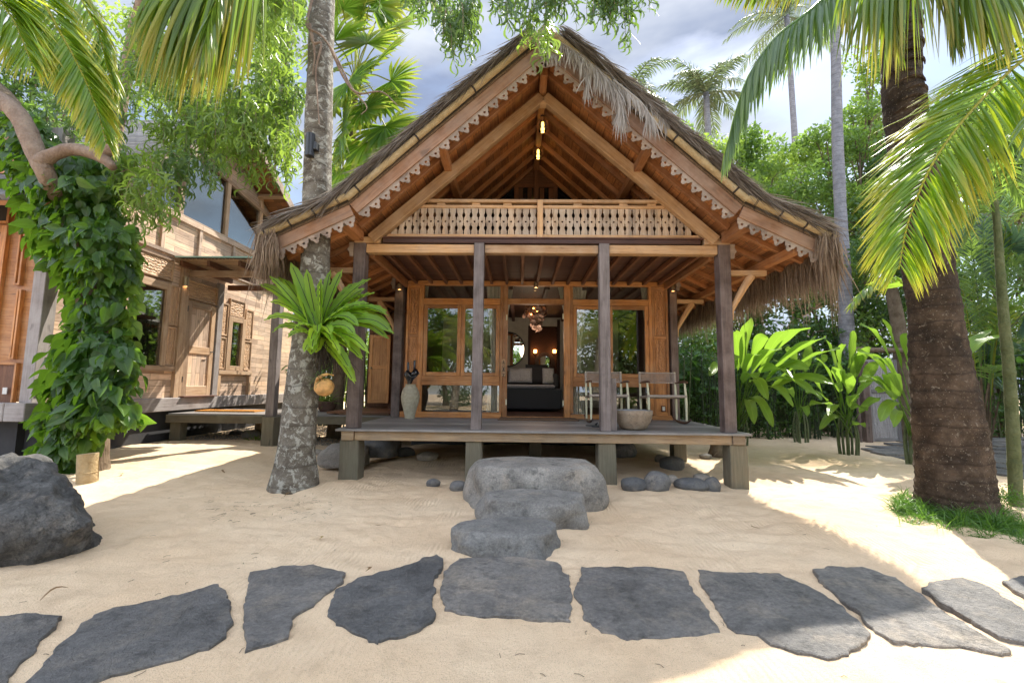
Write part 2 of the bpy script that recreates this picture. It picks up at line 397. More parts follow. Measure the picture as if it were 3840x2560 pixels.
M_['clay_edge'] = simple('glass_edge', (.35, .6, .55), .2)
def vase_mat():
    m, nt, p, o = newmat('ribbed_vase_clay'); uv = uvc(nt)
    b = N(nt, 'ShaderNodeTexWave', bands_direction='Y', ins={'Scale': 14., 'Distortion': 1.2, 'Detail': 3.}); nt.links.new(uv, b.inputs['Vector'])
    n = noise_(nt, objc(nt), 22, 5); c = ramp(nt, n, [(.3, (.26, .235, .165)), (.7, (.44, .40, .29))])
    c = mixc(nt, math_(nt, 'MULTIPLY', b.outputs['Fac'], .35), c, (.5, .46, .36)); nt.links.new(c, p.inputs['Base Color']); p.inputs['Roughness'].default_value = .85
    bump(nt, p, b.outputs['Fac'], .5, .006); return m
M_['vase'] = vase_mat()
def curtain_mat():
    m, nt, p, o = newmat('sheer_curtain'); p.inputs['Base Color'].default_value = (.85, .83, .76, 1); p.inputs['Roughness'].default_value = .9
    t = N(nt, 'ShaderNodeBsdfTranslucent', ins={'Color': (.7, .68, .6, 1)}); mxs = N(nt, 'ShaderNodeMixShader', ins={'Fac': .4})
    nt.links.new(p.outputs[0], mxs.inputs[1]); nt.links.new(t.outputs[0], mxs.inputs[2]); nt.links.new(mxs.outputs[0], o.inputs[0]); return m
M_['curtain'] = curtain_mat()
def glass_mat(name, tint=(.75, .8, .78), refl=.10, boost=1.):
    m, nt, p, o = newmat(name); nt.nodes.remove(p)
    fr = N(nt, 'ShaderNodeFresnel', ins={'IOR': 1.6}); f = math_(nt, 'ADD', math_(nt, 'MULTIPLY', fr.outputs[0], boost), refl, clamp=True)
    t = N(nt, 'ShaderNodeBsdfTransparent', ins={'Color': tint+(1,)}); g = N(nt, 'ShaderNodeBsdfGlossy', ins={'Roughness': .012, 'Color': (1, 1, 1, 1)})
    mxs = N(nt, 'ShaderNodeMixShader'); nt.links.new(f, mxs.inputs[0]); nt.links.new(t.outputs[0], mxs.inputs[1]); nt.links.new(g.outputs[0], mxs.inputs[2]); nt.links.new(mxs.outputs[0], o.inputs[0]); return m
M_['glass'] = glass_mat('window_glass', (.85, .87, .85), .05, .65)
M_['glassclear'] = glass_mat('lamp_glass', (.8, .85, .8), .08)
M_['glassroof'] = glass_mat('canopy_glass', (.8, .88, .86), .05)
def emit(name, col, s):
    m, nt, p, o = newmat(name); p.inputs['Base Color'].default_value = tuple(col)+(1,); p.inputs['Emission Color'].default_value = tuple(col)+(1,); p.inputs['Emission Strength'].default_value = s; return m
M_['amber'] = emit('amber_bulb', (1, .62, .12), 3.5)
M_['warm'] = emit('warm_lamp', (1, .62, .3), 6)
M_['sconce'] = emit('sconce_glow', (1, .38, .08), 9)

def sand_mat():
    m, nt, p, o = newmat('pale_sand'); P = objc(nt)
    a = noise_(nt, P, .8, 5, .55); b = noise_(nt, P, 6, 6, .65); g = noise_(nt, P, 260, 2, .6); gg = noise_(nt, P, 90, 3, .7)
    c = ramp(nt, a, [(.3, (.71, .51, .32)), (.7, (.81, .63, .43))])
    c = mixc(nt, math_(nt, 'MULTIPLY', ramp(nt, b, [(.5, 0), (.75, 1)]), .35), c, (.42, .30, .19))
    sp = ramp(nt, g, [(.57, 0), (.66, 1)]); c = mixc(nt, math_(nt, 'MULTIPLY', sp, .6), c, (.2, .15, .11))
    sp2 = ramp(nt, gg, [(.3, 1), (.40, 0)]); c = mixc(nt, math_(nt, 'MULTIPLY', sp2, .35), c, (.72, .6, .46))
    nt.links.new(c, p.inputs['Base Color']); p.inputs['Roughness'].default_value = .95; p.inputs['Specular IOR Level'].default_value = .15
    # soft raking in front of the stones
    wv = N(nt, 'ShaderNodeTexWave', wave_type='BANDS', bands_direction='X', ins={'Scale': 7.5, 'Distortion': 2.5, 'Detail': 2.}); nt.links.new(P, wv.inputs['Vector'])
    msk = ramp(nt, noise_(nt, P, 1.1, 2), [(.52, 0), (.62, 1)])
    h = math_(nt, 'ADD', math_(nt, 'MULTIPLY', b, 1.), math_(nt, 'MULTIPLY', g, .16))
    h = math_(nt, 'ADD', h, math_(nt, 'MULTIPLY', gg, .3))
    h = math_(nt, 'ADD', h, math_(nt, 'MULTIPLY', math_(nt, 'MULTIPLY', wv.outputs['Fac'], msk), .2))
    bump(nt, p, h, .9, .035); return m
M_['sand'] = sand_mat()
def slate_mat(name, c1, c2, c3, rough=.55, scale=1., crack=.12):
    m, nt, p, o = newmat(name); P = objc(nt)
    a = noise_(nt, P, 2.2*scale, 6, .6, .4); b = noise_(nt, P, 14*scale, 6, .7); f = noise_(nt, P, 120*scale, 3, .7)
    c = ramp(nt, a, [(.3, c1), (.55, c2), (.75, c3)])
    c = mixc(nt, math_(nt, 'MULTIPLY', ramp(nt, b, [(.45, 0), (.7, 1)]), .4), c, c3)
    c = mixc(nt, math_(nt, 'MULTIPLY', ramp(nt, f, [(.62, 0), (.7, 1)]), .4), c, tuple(x*1.7 for x in c3))
    if 'slab' in name: c = mixc(nt, math_(nt, 'MULTIPLY', ramp(nt, noise_(nt, P, 3.1, 8, .72, .8), [(.52, 0), (.72, 1)]), .45), c, (.34, .29, .22))
    st = noise_(nt, P, 2.3*scale, 6, .65); c = mixc(nt, math_(nt, 'MULTIPLY', ramp(nt, st, [(.54, 0), (.64, 1)]), .5), c, (.30, .26, .21))
    rv = rnd_(nt); c = mixc(nt, 1., c, ramp(nt, rv, [(0, (.75, .77, .8)), (1, (1.3, 1.25, 1.2))]), 'MULTIPLY')
    dk = noise_(nt, P, 5*scale, 8, .75); c = mixc(nt, math_(nt, 'MULTIPLY', ramp(nt, dk, [(.36, 1), (.47, 0)]), .6), c, tuple(x*.45 for x in c1))
    nt.links.new(c, p.inputs['Base Color']); nt.links.new(ramp(nt, b, [(.3, rough-.1), (.7, rough+.2)]), p.inputs['Roughness'])
    vo = N(nt, 'ShaderNodeTexVoronoi', feature='DISTANCE_TO_EDGE', ins={'Scale': 5.5*scale}); nv_ = N(nt, 'ShaderNodeTexNoise', ins={'Scale': 4.*scale, 'Detail': 6.})
    nt.links.new(P, nv_.inputs['Vector']); va = N(nt, 'ShaderNodeVectorMath', operation='SCALE'); va.inputs['Scale'].default_value = .5/scale; nt.links.new(nv_.outputs['Color'], va.inputs[0])
    vb_ = N(nt, 'ShaderNodeVectorMath', operation='ADD'); nt.links.new(P, vb_.inputs[0]); nt.links.new(va.outputs[0], vb_.inputs[1]); nt.links.new(vb_.outputs[0], vo.inputs['Vector'])
    ck = ramp(nt, vo.outputs['Distance'], [(0, 0), (.03, 1)])
    ff = noise_(nt, P, 55*scale, 5, .75)
    h = math_(nt, 'ADD', math_(nt, 'MULTIPLY', b, .6), math_(nt, 'ADD', math_(nt, 'MULTIPLY', ff, .5), math_(nt, 'MULTIPLY', f, .2)))
    h = math_(nt, 'ADD', h, math_(nt, 'MULTIPLY', ck, crack))
    fg = noise_(nt, P, 34*scale, 6, .8); c2_ = mixc(nt, 1., c, ramp(nt, fg, [(.3, (.62, .62, .62)), (.5, (1, 1, 1)), (.7, (1.42, 1.4, 1.36))]), 'MULTIPLY'); nt.links.new(c2_, p.inputs['Base Color'])
    bump(nt, p, h, 1., .035/scale**.5); return m
M_['slate'] = slate_mat('slate_slab', (.092, .09, .087), (.152, .147, .14), (.235, .225, .21))
M_['boulder'] = slate_mat('grey_boulder', (.13, .126, .117), (.22, .212, .195), (.33, .315, .285), .8, 1.6, .05)
M_['bigrock'] = slate_mat('dark_pitted_boulder', (.055, .053, .05), (.115, .11, .102), (.25, .24, .22), .85, 2.4, .5)
M_['river'] = slate_mat('river_stone', (.10, .105, .11), (.15, .15, .15), (.22, .215, .2), .6, 3.)
M_['palestone'] = slate_mat('pale_river_stone', (.26, .23, .19), (.36, .32, .27), (.44, .4, .34), .7, 3.)
M_['basin'] = slate_mat('stone_basin_outside', (.25, .18, .12), (.36, .28, .2), (.48, .4, .3), .85, 4.)
M_['basin_in'] = simple('stone_basin_inside', (.2, .2, .205), .5, nscale=12)

def bark_mat(name, c1, c2, c3, spots=None, rings=0, vert=0., spotpos=(.52, .58)):
    m, nt, p, o = newmat(name); P = objc(nt); uv = uvc(nt)
    a = noise_(nt, P, 5, 6, .65, .3); b = noise_(nt, uv, 1, 5, .6, .4, sc=(3, 40, 1)) if vert else noise_(nt, P, 22, 5, .7)
    c = ramp(nt, a, [(.3, c1), (.5, c2), (.72, c3)]); c = mixc(nt, math_(nt, 'MULTIPLY', b, .6), c, tuple(x*.5 for x in c1))
    h = math_(nt, 'ADD', a, b)
    if spots:
        s_ = noise_(nt, P, 11, 6, .68, .5); sf = ramp(nt, s_, [(spotpos[0], 0), (spotpos[1], 1)]); c = mixc(nt, math_(nt, 'MULTIPLY', sf, .8), c, spots)
        s3 = noise_(nt, P, 60, 2, .5); c = mixc(nt, math_(nt, 'MULTIPLY', ramp(nt, s3, [(.66, 0), (.70, 1)]), .7), c, tuple(min(1, x*1.2) for x in spots))
    if rings:
        w = N(nt, 'ShaderNodeTexWave', bands_direction='X', wave_profile='SAW', ins={'Scale': rings, 'Distortion': 1.8, 'Detail': 3., 'Detail Scale': 2.}); nt.links.new(uv, w.inputs['Vector'])
        rf = ramp(nt, w.outputs['Fac'], [(.0, 1), (.16, 0)]); c = mixc(nt, math_(nt, 'MULTIPLY', rf, .55), c, tuple(x*.45 for x in c1)); h = math_(nt, 'ADD', h, math_(nt, 'MULTIPLY', w.outputs['Fac'], 1.2))
    nt.links.new(c, p.inputs['Base Color']); p.inputs['Roughness'].default_value = .9; p.inputs['Specular IOR Level'].default_value = .25
    bump(nt, p, h, 1., .035); return m
M_['bark_palm'] = bark_mat('lichen_palm_bark', (.09, .07, .05), (.20, .17, .13), (.33, .30, .25), spots=(.42, .405, .34), rings=1.3)
M_['bark_big'] = bark_mat('dark_palm_bark', (.025, .017, .011), (.08, .053, .034), (.18, .125, .085), spots=(.25, .21, .16), rings=1.7, spotpos=(.60, .68))
M_['bark_grey'] = bark_mat('grey_palm_bark', (.16, .155, .16), (.25, .24, .245), (.34, .33, .33), rings=2.2)
M_['bark_tree'] = bark_mat('brown_tree_bark', (.12, .085, .055), (.22, .165, .11), (.33, .26, .185), vert=1)
M_['bark_limb'] = bark_mat('pale_limb_bark', (.22, .15, .11), (.34, .25, .19), (.45, .35, .27))
M_['bamboo'] = bark_mat('green_bamboo_stem', (.10, .125, .055), (.15, .18, .085), (.22, .24, .13), rings=0)
M_['darkstem'] = simple('dark_green_stems', (.03, .045, .018), .6, nscale=8)
M_['bamboo_y'] = bark_mat('yellow_bamboo_pole', (.40, .28, .14), (.52, .39, .21), (.62, .49, .30))
M_['lash'] = simple('dark_lashing', (.03, .02, .015), .8)
M_['battn'] = simple('brown_batten', (.12, .075, .04), .8, nscale=60, var=.7)
def thatch_mat(name, c1, c2, c3):
    m, nt, p, o = newmat(name); rv = rnd_(nt); P = objc(nt); n = noise_(nt, P, 3, 4)
    c = ramp(nt, rv, [(0, c1), (.5, c2), (1, c3)]); c = mixc(nt, math_(nt, 'MULTIPLY', n, .5), c, tuple(x*.5 for x in c1))
    nt.links.new(c, p.inputs['Base Color']); p.inputs['Roughness'].default_value = .8
    t = N(nt, 'ShaderNodeBsdfTranslucent'); nt.links.new(c, t.inputs['Color']); mxs = N(nt, 'ShaderNodeMixShader', ins={'Fac': .2})
    nt.links.new(p.outputs[0], mxs.inputs[1]); nt.links.new(t.outputs[0], mxs.inputs[2]); nt.links.new(mxs.outputs[0], o.inputs[0]); return m
M_['thatch'] = thatch_mat('grey_thatch', (.10, .08, .065), (.20, .165, .135), (.36, .315, .27))
M_['fringe'] = thatch_mat('brown_fringe', (.16, .105, .065), (.31, .215, .14), (.47, .36, .25))
M_['dryfrond'] = thatch_mat('dry_silver_frond', (.28, .24, .205), (.42, .38, .335), (.58, .54, .49))

def leaf(name, c1, c2, c3, trans, tf=.45, rough=.38, veins=False, tips=None, spec=.5):
    m, nt, p, o = newmat(name); rv = rnd_(nt); P = objc(nt)
    n = noise_(nt, P, 2.5, 3); f = math_(nt, 'ADD', math_(nt, 'MULTIPLY', rv, .7), math_(nt, 'MULTIPLY', n, .3))
    c = ramp(nt, f, [(.1, c1), (.5, c2), (.9, c3)])
    tcn = mixc(nt, f, tuple(x*.75 for x in trans), tuple(min(1, x*1.2) for x in trans))
    uv = uvc(nt)
    if tips:
        sx = N(nt, 'ShaderNodeSeparateXYZ'); nt.links.new(uv, sx.inputs[0])
        t0 = math_(nt, 'ADD', sx.outputs[0], math_(nt, 'MULTIPLY', math_(nt, 'SUBTRACT', rv, .5), .8)); tfac = ramp(nt, t0, [(.55, 0), (1.1, 1)])
        c = mixc(nt, tfac, c, tips); tcn = mixc(nt, tfac, tcn, tuple(min(1, x*1.6) for x in tips))
    nt.links.new(c, p.inputs['Base Color']); p.inputs['Roughness'].default_value = rough; p.inputs['Specular IOR Level'].default_value = spec
    if veins:
        sx = N(nt, 'ShaderNodeSeparateXYZ'); nt.links.new(uv, sx.inputs[0])
        yy = math_(nt, 'ABSOLUTE', math_(nt, 'SUBTRACT', sx.outputs[1], .5)); k = math_(nt, 'SUBTRACT', math_(nt, 'MULTIPLY', sx.outputs[0], 60.), math_(nt, 'MULTIPLY', yy, 45.))
        sn = math_(nt, 'SINE', k); bump(nt, p, sn, .35, .005); c = mixc(nt, math_(nt, 'MULTIPLY', ramp(nt, sn, [(.4, 0), (1, 1)]), .22), c, tuple(x*.45 for x in c1)); c = mixc(nt, math_(nt, 'MULTIPLY', ramp(nt, yy, [(.0, 1), (.06, 0)]), .5), c, tuple(min(1, x*1.9) for x in c3)); sp_ = noise_(nt, P, 23, 3); c = mixc(nt, math_(nt, 'MULTIPLY', ramp(nt, sp_, [(.68, 0), (.74, 1)]), .6), c, (.22, .15, .04)); nt.links.new(c, p.inputs['Base Color'])
    t = N(nt, 'ShaderNodeBsdfTranslucent'); nt.links.new(tcn, t.inputs['Color']); mxs = N(nt, 'ShaderNodeMixShader', ins={'Fac': tf})
    nt.links.new(p.outputs[0], mxs.inputs[1]); nt.links.new(t.outputs[0], mxs.inputs[2]); nt.links.new(mxs.outputs[0], o.inputs[0]); return m
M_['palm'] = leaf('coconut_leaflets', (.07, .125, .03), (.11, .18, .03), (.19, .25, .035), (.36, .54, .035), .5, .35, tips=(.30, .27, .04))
M_['palm_sun'] = leaf('sunlit_yellow_palm_leaflets', (.08, .16, .025), (.13, .23, .03), (.21, .30, .035), (.52, .70, .04), .58, .35, tips=(.40, .38, .04))  # brighter, yellower copy of the coconut leaflets; sunlight is put into its colour
M_['palm_grn'] = leaf('green_palm_leaflets', (.07, .13, .06), (.10, .17, .075), (.15, .22, .07), (.34, .52, .07), .45, .32)
M_['palm_far'] = leaf('distant_palm_leaflets', (.075, .105, .07), (.10, .14, .085), (.14, .17, .09), (.22, .30, .12), .35, .5)
M_['fan'] = leaf('fan_palm_leaves', (.06, .13, .035), (.10, .19, .04), (.16, .25, .05), (.36, .55, .05), .5, .35, tips=(.26, .28, .04))
M_['fan_blue'] = leaf('blue_fan_palm_leaves', (.05, .10, .075), (.08, .14, .11), (.11, .18, .13), (.2, .34, .14), .35, .4)
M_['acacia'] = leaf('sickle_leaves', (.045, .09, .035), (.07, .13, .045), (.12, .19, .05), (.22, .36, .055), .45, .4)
M_['acacia_sun'] = leaf('sunlit_tone_sickle_leaves', (.07, .13, .03), (.12, .20, .04), (.20, .28, .05), (.38, .56, .06), .45, .4)  # lighter copy of the sickle leaves with the sunshine painted in
M_['vine'] = leaf('glossy_vine_leaves', (.022, .062, .015), (.038, .095, .02), (.07, .145, .028), (.26, .5, .03), .38, .24, veins=True)
M_['helic'] = leaf('heliconia_leaves', (.07, .15, .03), (.11, .21, .035), (.17, .28, .045), (.30, .50, .045), .45, .3, veins=True)
M_['helic_dk'] = leaf('dark_heliconia_leaves', (.03, .075, .022), (.05, .115, .03), (.085, .17, .04), (.2, .42, .05), .35, .35, veins=True)
M_['fern'] = leaf('fern_blades', (.12, .25, .025), (.19, .35, .035), (.28, .44, .05), (.6, .9, .06), .5, .35, veins=True)
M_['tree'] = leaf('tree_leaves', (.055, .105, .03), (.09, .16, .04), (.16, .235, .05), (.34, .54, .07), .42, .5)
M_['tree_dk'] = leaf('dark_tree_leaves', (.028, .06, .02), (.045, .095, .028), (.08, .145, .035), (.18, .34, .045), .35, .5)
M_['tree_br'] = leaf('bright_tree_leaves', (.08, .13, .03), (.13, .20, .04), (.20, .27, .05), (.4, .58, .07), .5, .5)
M_['grass'] = leaf('mondo_grass', (.03, .08, .015), (.055, .13, .02), (.10, .2, .03), (.2, .42, .04), .35, .4)
M_['deadleaf'] = leaf('dead_leaves', (.16, .08, .035), (.25, .13, .05), (.4, .27, .07), (.3, .2, .05), .3, .6)
# ------------------------------------------------------------------ ground
def smooth(a, b, x):
    t = min(1, max(0, (x-a)/(b-a))); return t*t*(3-2*t)
FP = []
fr_ = random.Random(5)
for k in range(54):
    t_ = fr_.random()*6.28
    FP.append((fr_.uniform(-4.6, 4.4), fr_.uniform(2.7, 5.4), math.cos(t_), math.sin(t_), fr_.uniform(.008, .02)))
def hs(x, y):
    h = .13*smooth(-3.2, -5.2, x)*smooth(4.6, 6.5, y)+.05*math.exp(-((x+2.4)**2+(y-5.8)**2)/.5)+.04*math.exp(-((x-1.6)**2+(y-5.5)**2)/.6)
    h += .05*math.exp(-((x-4.6)**2+(y-4.6)**2)/1.6)+.03*smooth(2.2, 3.2, y)*smooth(3.4, 2.4, y)
    h += .10*smooth(6.2, 7.5, y)*smooth(-2.6, -1.8, x)*smooth(3.4, 2.2, x)*smooth(12, 9, y)
    h += .035*noise.noise((x*.55, y*.7, 3))+.022*noise.noise((x*1.6, y*1.9, 7))+.010*noise.noise((x*4.5+y, y*4.8, 1))
    if y < 9: h += .012*noise.noise((x*3.4, y*6, 9))+.008*noise.noise((x*9, y*12, 5))-.018*max(0, noise.noise((x*2.6+3, y*5.2, 4))-.25)*2
    if 2.2 < y < 6:
        for (fx, fy, c_, s_, a_) in FP:
            ux, uy = x-fx, y-fy
            if abs(ux) < .4 and abs(uy) < .4:
                u = ux*c_+uy*s_; w = -ux*s_+uy*c_; r_ = (u/.14)**2+(w/.06)**2; h += -a_*math.exp(-r_)+a_*.5*math.exp(-((u-.03)/.2)**2-((abs(w)-.11)/.04)**2)
    d = y-2.1                                   # the slabs lie in a slight trough
    g_ = math.exp(-(d/.6)**2); h = h*(1-.7*g_)+(.020+.012*max(0, noise.noise((x*2.1, y*2.6, 11))))*g_
    if 1.2 < y < 3.1: h = min(h, .030)
    return h
def gridaxis(pts):
    r = []
    for (a, b, n) in pts: r += list(np.linspace(a, b, n, endpoint=False))
    return np.array(r+[pts[-1][1]])
gx = gridaxis([(-70, -14, 14), (-14, -7, 30), (-7, 7, 300), (7, 14, 30), (14, 70, 14)])
gy = gridaxis([(-40, -2, 16), (-2, 1, 20), (1, 7, 170), (7, 14, 60), (14, 80, 22)])
XX_, YY_ = np.meshgrid(gx, gy, indexing='ij')
ZZ_ = np.array([hs(a, b) for a, b in zip(XX_.ravel(), YY_.ravel())])
mb = MB(); nx, ny = len(gx), len(gy)
i, j = np.meshgrid(np.arange(nx-1), np.arange(ny-1), indexing='ij')
f = np.stack((i*ny+j, (i+1)*ny+j, (i+1)*ny+j+1, i*ny+j+1), -1).reshape(-1, 4)
mb.add(np.stack((XX_.ravel(), YY_.ravel(), ZZ_), 1), f, None, 0.)
tag(mb.build('sand', M_['sand'], smooth=180), kind='structure')

# ------------------------------------------------------------------ main house
H = thing('wooden_house', 'teak house on short stilts with a steep thatched gable and an open raised porch', 'house', loc=(.3, 6, 0))
CX = .31
def child(mb, name, mat, parent=None, **k):
    parent = parent or H
    o = mb.build(name, mat, **k); o.parent = parent; o.matrix_parent_inverse = Matrix.Translation(parent.location).inverted(); return o
def sub(mb, name, mat, par, **k):      # par is a mesh part whose own world offset is the origin
    o = mb.build(name, mat, **k); o.parent = par; return o
ZD = .712
def zr(dx): dx = abs(dx); return 5.72-.91*dx if dx <= 2.5 else 3.445-.47*(dx-2.5)
# deck
mb = MB()
for k in range(16):
    y0 = 5.9+k*.165; mb.box(-2.43, 3.07, y0, y0+.161, ZD-.028, ZD)
child(mb, 'deck', M_['deck'], bevel=.003)
mb = MB(); mb.box(-2.19, 2.83, 5.955, 6.09, .56, .683); child(mb, 'deck_beam', M_['deckbeam'], bevel=.006)
for x in (-2.36, 2.83):
    mb = MB(); mb.box(x, x+.165, 5.93, 8.3, .562, .684); child(mb, 'deck_beam', M_['deckbeam'], bevel=.006)
mb = MB(); mb.box(-2.3, 2.9, 8.0, 8.1, .5, .68); child(mb, 'deck_beam', M_['deckbeam'])
for (x0, x1, y0, zb) in ((-2.385, -2.13, 5.955, -.1), (-.70, -.48, 5.98, -.1), (1.07, 1.31, 5.98, -.1), (2.80, 3.03, 5.955, -.1), (2.68, 2.9, 7.75, -.1), (-2.3, -2.08, 7.75, -.1), (.2, .4, 7.75, -.1)):
    mb = MB(); w = x1-x0
    c = V3((x0+x1)/2, y0+w/2, 0)
    mb.tube([c+V3(0, 0, zb), c+V3(.004, 0, .25), c+V3(-.003, 0, .561)], [w*.73, w*.715, w*.69], n=4, jit=.03)
    o = child(mb, 'plinth', M_['plinth'], bevel=.008)
    v = o.data.vertices
    # turn the four-sided tube so that its faces are square to the house
    for q in v:
        dx, dy = q.co.x-c[0], q.co.y-c[1]; q.co.x = c[0]+(dx-dy)*.7071; q.co.y = c[1]+(dx+dy)*.7071
# posts
def post(x0, x1, y0, y1, z0, z1, mat='darkpost'):
    mb = MB(); mb.box(x0, x1, y0, y1, z0, z1); return child(mb, 'post', M_[mat], bevel=.006)
post(-2.335, -2.17, 6., 6.165, ZD, 3.30); post(2.765, 2.925, 6., 6.165, ZD, 3.30)
post(-.635, -.495, 5.965, 6.10, ZD, 3.285, 'greypost'); post(1.105, 1.245, 5.965, 6.10, ZD, 3.285, 'greypost')
post(-2.335, -2.175, 8.1, 8.26, ZD, 3.16); post(2.80, 2.93, 8.1, 8.24, ZD, 3.16)
mb = MB(); mb.box(1.25, 1.34, 6.06, 6.15, ZD, 1.42); child(mb, 'brace', M_['greypost'], bevel=.004)
# beams over the posts
mb = MB(); mb.box(-2.165, -.64, 6.02, 6.15, 3.155, 3.278); mb.box(-.49, 1.10, 6.022, 6.15, 3.158, 3.276); mb.box(1.25, 2.76, 6.02, 6.15, 3.156, 3.282)
child(mb, 'tie_beam', M_['teak_lt'], bevel=.006)
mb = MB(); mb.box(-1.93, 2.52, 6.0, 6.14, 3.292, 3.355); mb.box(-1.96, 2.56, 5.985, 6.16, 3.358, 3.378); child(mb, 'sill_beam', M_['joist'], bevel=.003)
for x0, x1 in ((-2.33, -1.965), (2.565, 2.92)):
    mb = MB(); mb.box(x0, x1, 5.99, 6.15, 3.288, 3.375); child(mb, 'beam_end', M_['teak_lt'], bevel=.005)
for x, sgn in ((-2.34, -1), (2.79, 1)):        # wall plates running back, their ends stick out in front
    mb = MB(); mb.box(x, x+.15, 5.38, 5.98, 3.305, 3.44); mb.box(x, x+.15, 6.17, 14, 3.305, 3.44); child(mb, 'wall_plate', M_['roofwood'], bevel=.006)
    mb = MB(); mb.box(x-.002, x+.152, 5.35, 5.378, 3.30, 3.445); child(mb, 'beam_end', M_['scallop'], bevel=.005)
# porch ceiling and joists
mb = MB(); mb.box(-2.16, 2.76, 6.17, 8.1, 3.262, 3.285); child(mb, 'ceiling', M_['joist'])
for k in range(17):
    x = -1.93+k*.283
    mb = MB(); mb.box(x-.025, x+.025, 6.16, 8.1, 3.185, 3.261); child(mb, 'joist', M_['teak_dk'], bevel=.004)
for x in (-2.15, 2.70):
    mb = MB(); mb.box(x, x+.06, 6.17, 8.1, 3.12, 3.26); child(mb, 'side_beam', M_['roofwood'], bevel=.005)
# roof boards
def slope_box(mb, d0, d1, y0, y1, off0, off1, s, mi=0, rnd=None, pieces=None):
    """slab following the roof between half-spans d0 and d1, off = height normal to the slope"""
    a = V3(CX+s*d0, 0, zr(d0+1e-6)); b = V3(CX+s*d1, 0, zr(d1-1e-6)); t = nrm(b-a); n = V3(-t[2]*s, 0, abs(t[0])); n = nrm(n)
    if n[2] < 0: n = -n
    c = (a+b)/2+n*(off0+off1)/2; c[1] = (y0+y1)/2
    mb.obox(c, V3(0, (y1-y0)/2, 0), t*np.linalg.norm(b-a)/2, n*(off1-off0)/2, mi, rnd)
    return t, n
for s in (-1, 1):
    mb = MB(); slope_box(mb, 0, 2.5, 5.33, 14, 0, .03, s, rnd=.5); slope_box(mb, 2.502, 3.45, 5.33, 14, .001, .03, s, rnd=.55); child(mb, 'roof_boards', M_['soffit'])
    mb = MB(); slope_box(mb, 0.0, 2.52, 5.30, 14, .034, .15, s); slope_box(mb, 2.50, 3.5, 5.31, 14, .036, .14, s); child(mb, 'thatch_layer', M_['thatch'])
    for k in range(19):
        y = 5.72+k*.44
        mb = MB(); slope_box(mb, .06, 2.49, y-.03, y+.03, -.075, -.001, s); 
        slope_box(mb, 2.53, 3.43, y-.03, y+.03, -.07, -.001, s)
        child(mb, 'rafter', M_['roofwood'], bevel=.004)
    # purlins
    for (d, w, h, y0) in ((1.33, .10, .13, 5.34),):
        a = V3(CX+s*d, 0, zr(d)); mb = MB(); mb.box(a[0]-w/2, a[0]+w/2, y0, 8.4, a[2]-.20, a[2]-.085); child(mb, 'purlin', M_['roofwood'], bevel=.005)
    mb = MB(); d = 3.12; mb.box(CX+s*d-.05, CX+s*d+.05, 5.36, 13.5, zr(d)-.18, zr(d)-.08); child(mb, 'purlin', M_['roofwood'], bevel=.005)
    # brackets out from the posts
    for y in (6.03, 8.13, 10.4):
        xp = 2.93 if s > 0 else -2.34; z = 2.90
        mb = MB(); mb.box(min(xp, xp+s*.5), max(xp, xp+s*.5), y, y+.075, z-.035, z+.035)
        mb.tube([(xp+s*.30, y+.04, z-.04), (xp+s*.22, y+.04, z-.16), (xp+s*.10, y+.04, z-.36), (xp+s*.01, y+.04, z-.52), (xp+s*.005, y+.04, z-.66)], [.06, .052, .045, .04, .03], n=8)
        child(mb, 'bracket', M_['teak_lt'], smooth=50)
        mb = MB(); mb.prism([(0, 0), (.055*s, 0), (.06*s, .06), (.09*s, .09), (.06*s, .15), (.07*s, .2), (0, .2)], (xp, y-.02, 3.1), (1, 0, 0), (0, 0, 1), (0, .05, 0)); child(mb, 'corbel', M_['scallop'])
mb = MB(); mb.box(CX-.05, CX+.05, 5.6, 8.5, 5.50, 5.64); child(mb, 'ridge_beam', M_['roofwood'], bevel=.005)
mb = MB(); mb.beam((CX, 5.31, 5.86), (CX, 14, 5.86), .22, .10); child(mb, 'ridge_roll', M_['thatch'])
# gable truss in the porch plane
TA = 5.567; ts = .889
for s in (-1, 1):
    xe = 2.47; t = nrm(V3(s, 0, -ts)); n = V3(t[2]*-s, 0, abs(t[0])); n = nrm(V3(s*ts, 0, 1))
    a = V3(.318+s*.001, 0, TA-.001*ts); b = V3(.318+s*xe, 0, TA-ts*xe)
    poly = [(.318+s*.002, TA), (.318+s*xe, TA-ts*xe), (.318+s*(xe-.13), TA-ts*xe), (.318+s*.002, TA-.20)]
    poly = [(.318+s*.002, TA), (.318+s*2.455, TA-ts*2.455), (.318+s*2.455, TA-ts*2.455-.0), (.318+s*(2.455-.235), 3.382), (.318+s*.002, TA-.21)]
    mb = MB(); L0 = math.hypot(1, ts)
    # board following the slope, uv along its length
    p0 = V3(.318+s*.02, 5.99, TA-.105-.02*ts); p1 = V3(.318+s*2.40, 5.99, TA-.105-ts*2.40)
    mb.beam(p0, p1, .11, .148, up=(0, 1, 0) if False else (0, 0, 1)); 
    child(mb, 'truss_rafter', M_['teak_lt'], bevel=.008)
    # short struts up to the roof purlins
mb = MB(); mb.box(.318-.045, .318+.045, 5.95, 6.04, TA-.02, 5.72); child(mb, 'king_post', M_['roofwood'], bevel=.004)
mb = MB(); mb.box(.318-.12, .318+.12, 5.94, 6.05, TA-.245, TA-.20); child(mb, 'collar_block', M_['teak_lt'], bevel=.004)
mb = MB(); mb.box(.318-.04, .318+.04, 8.25, 8.33, 3.4, 5.5); child(mb, 'king_post', M_['teak_dk'])
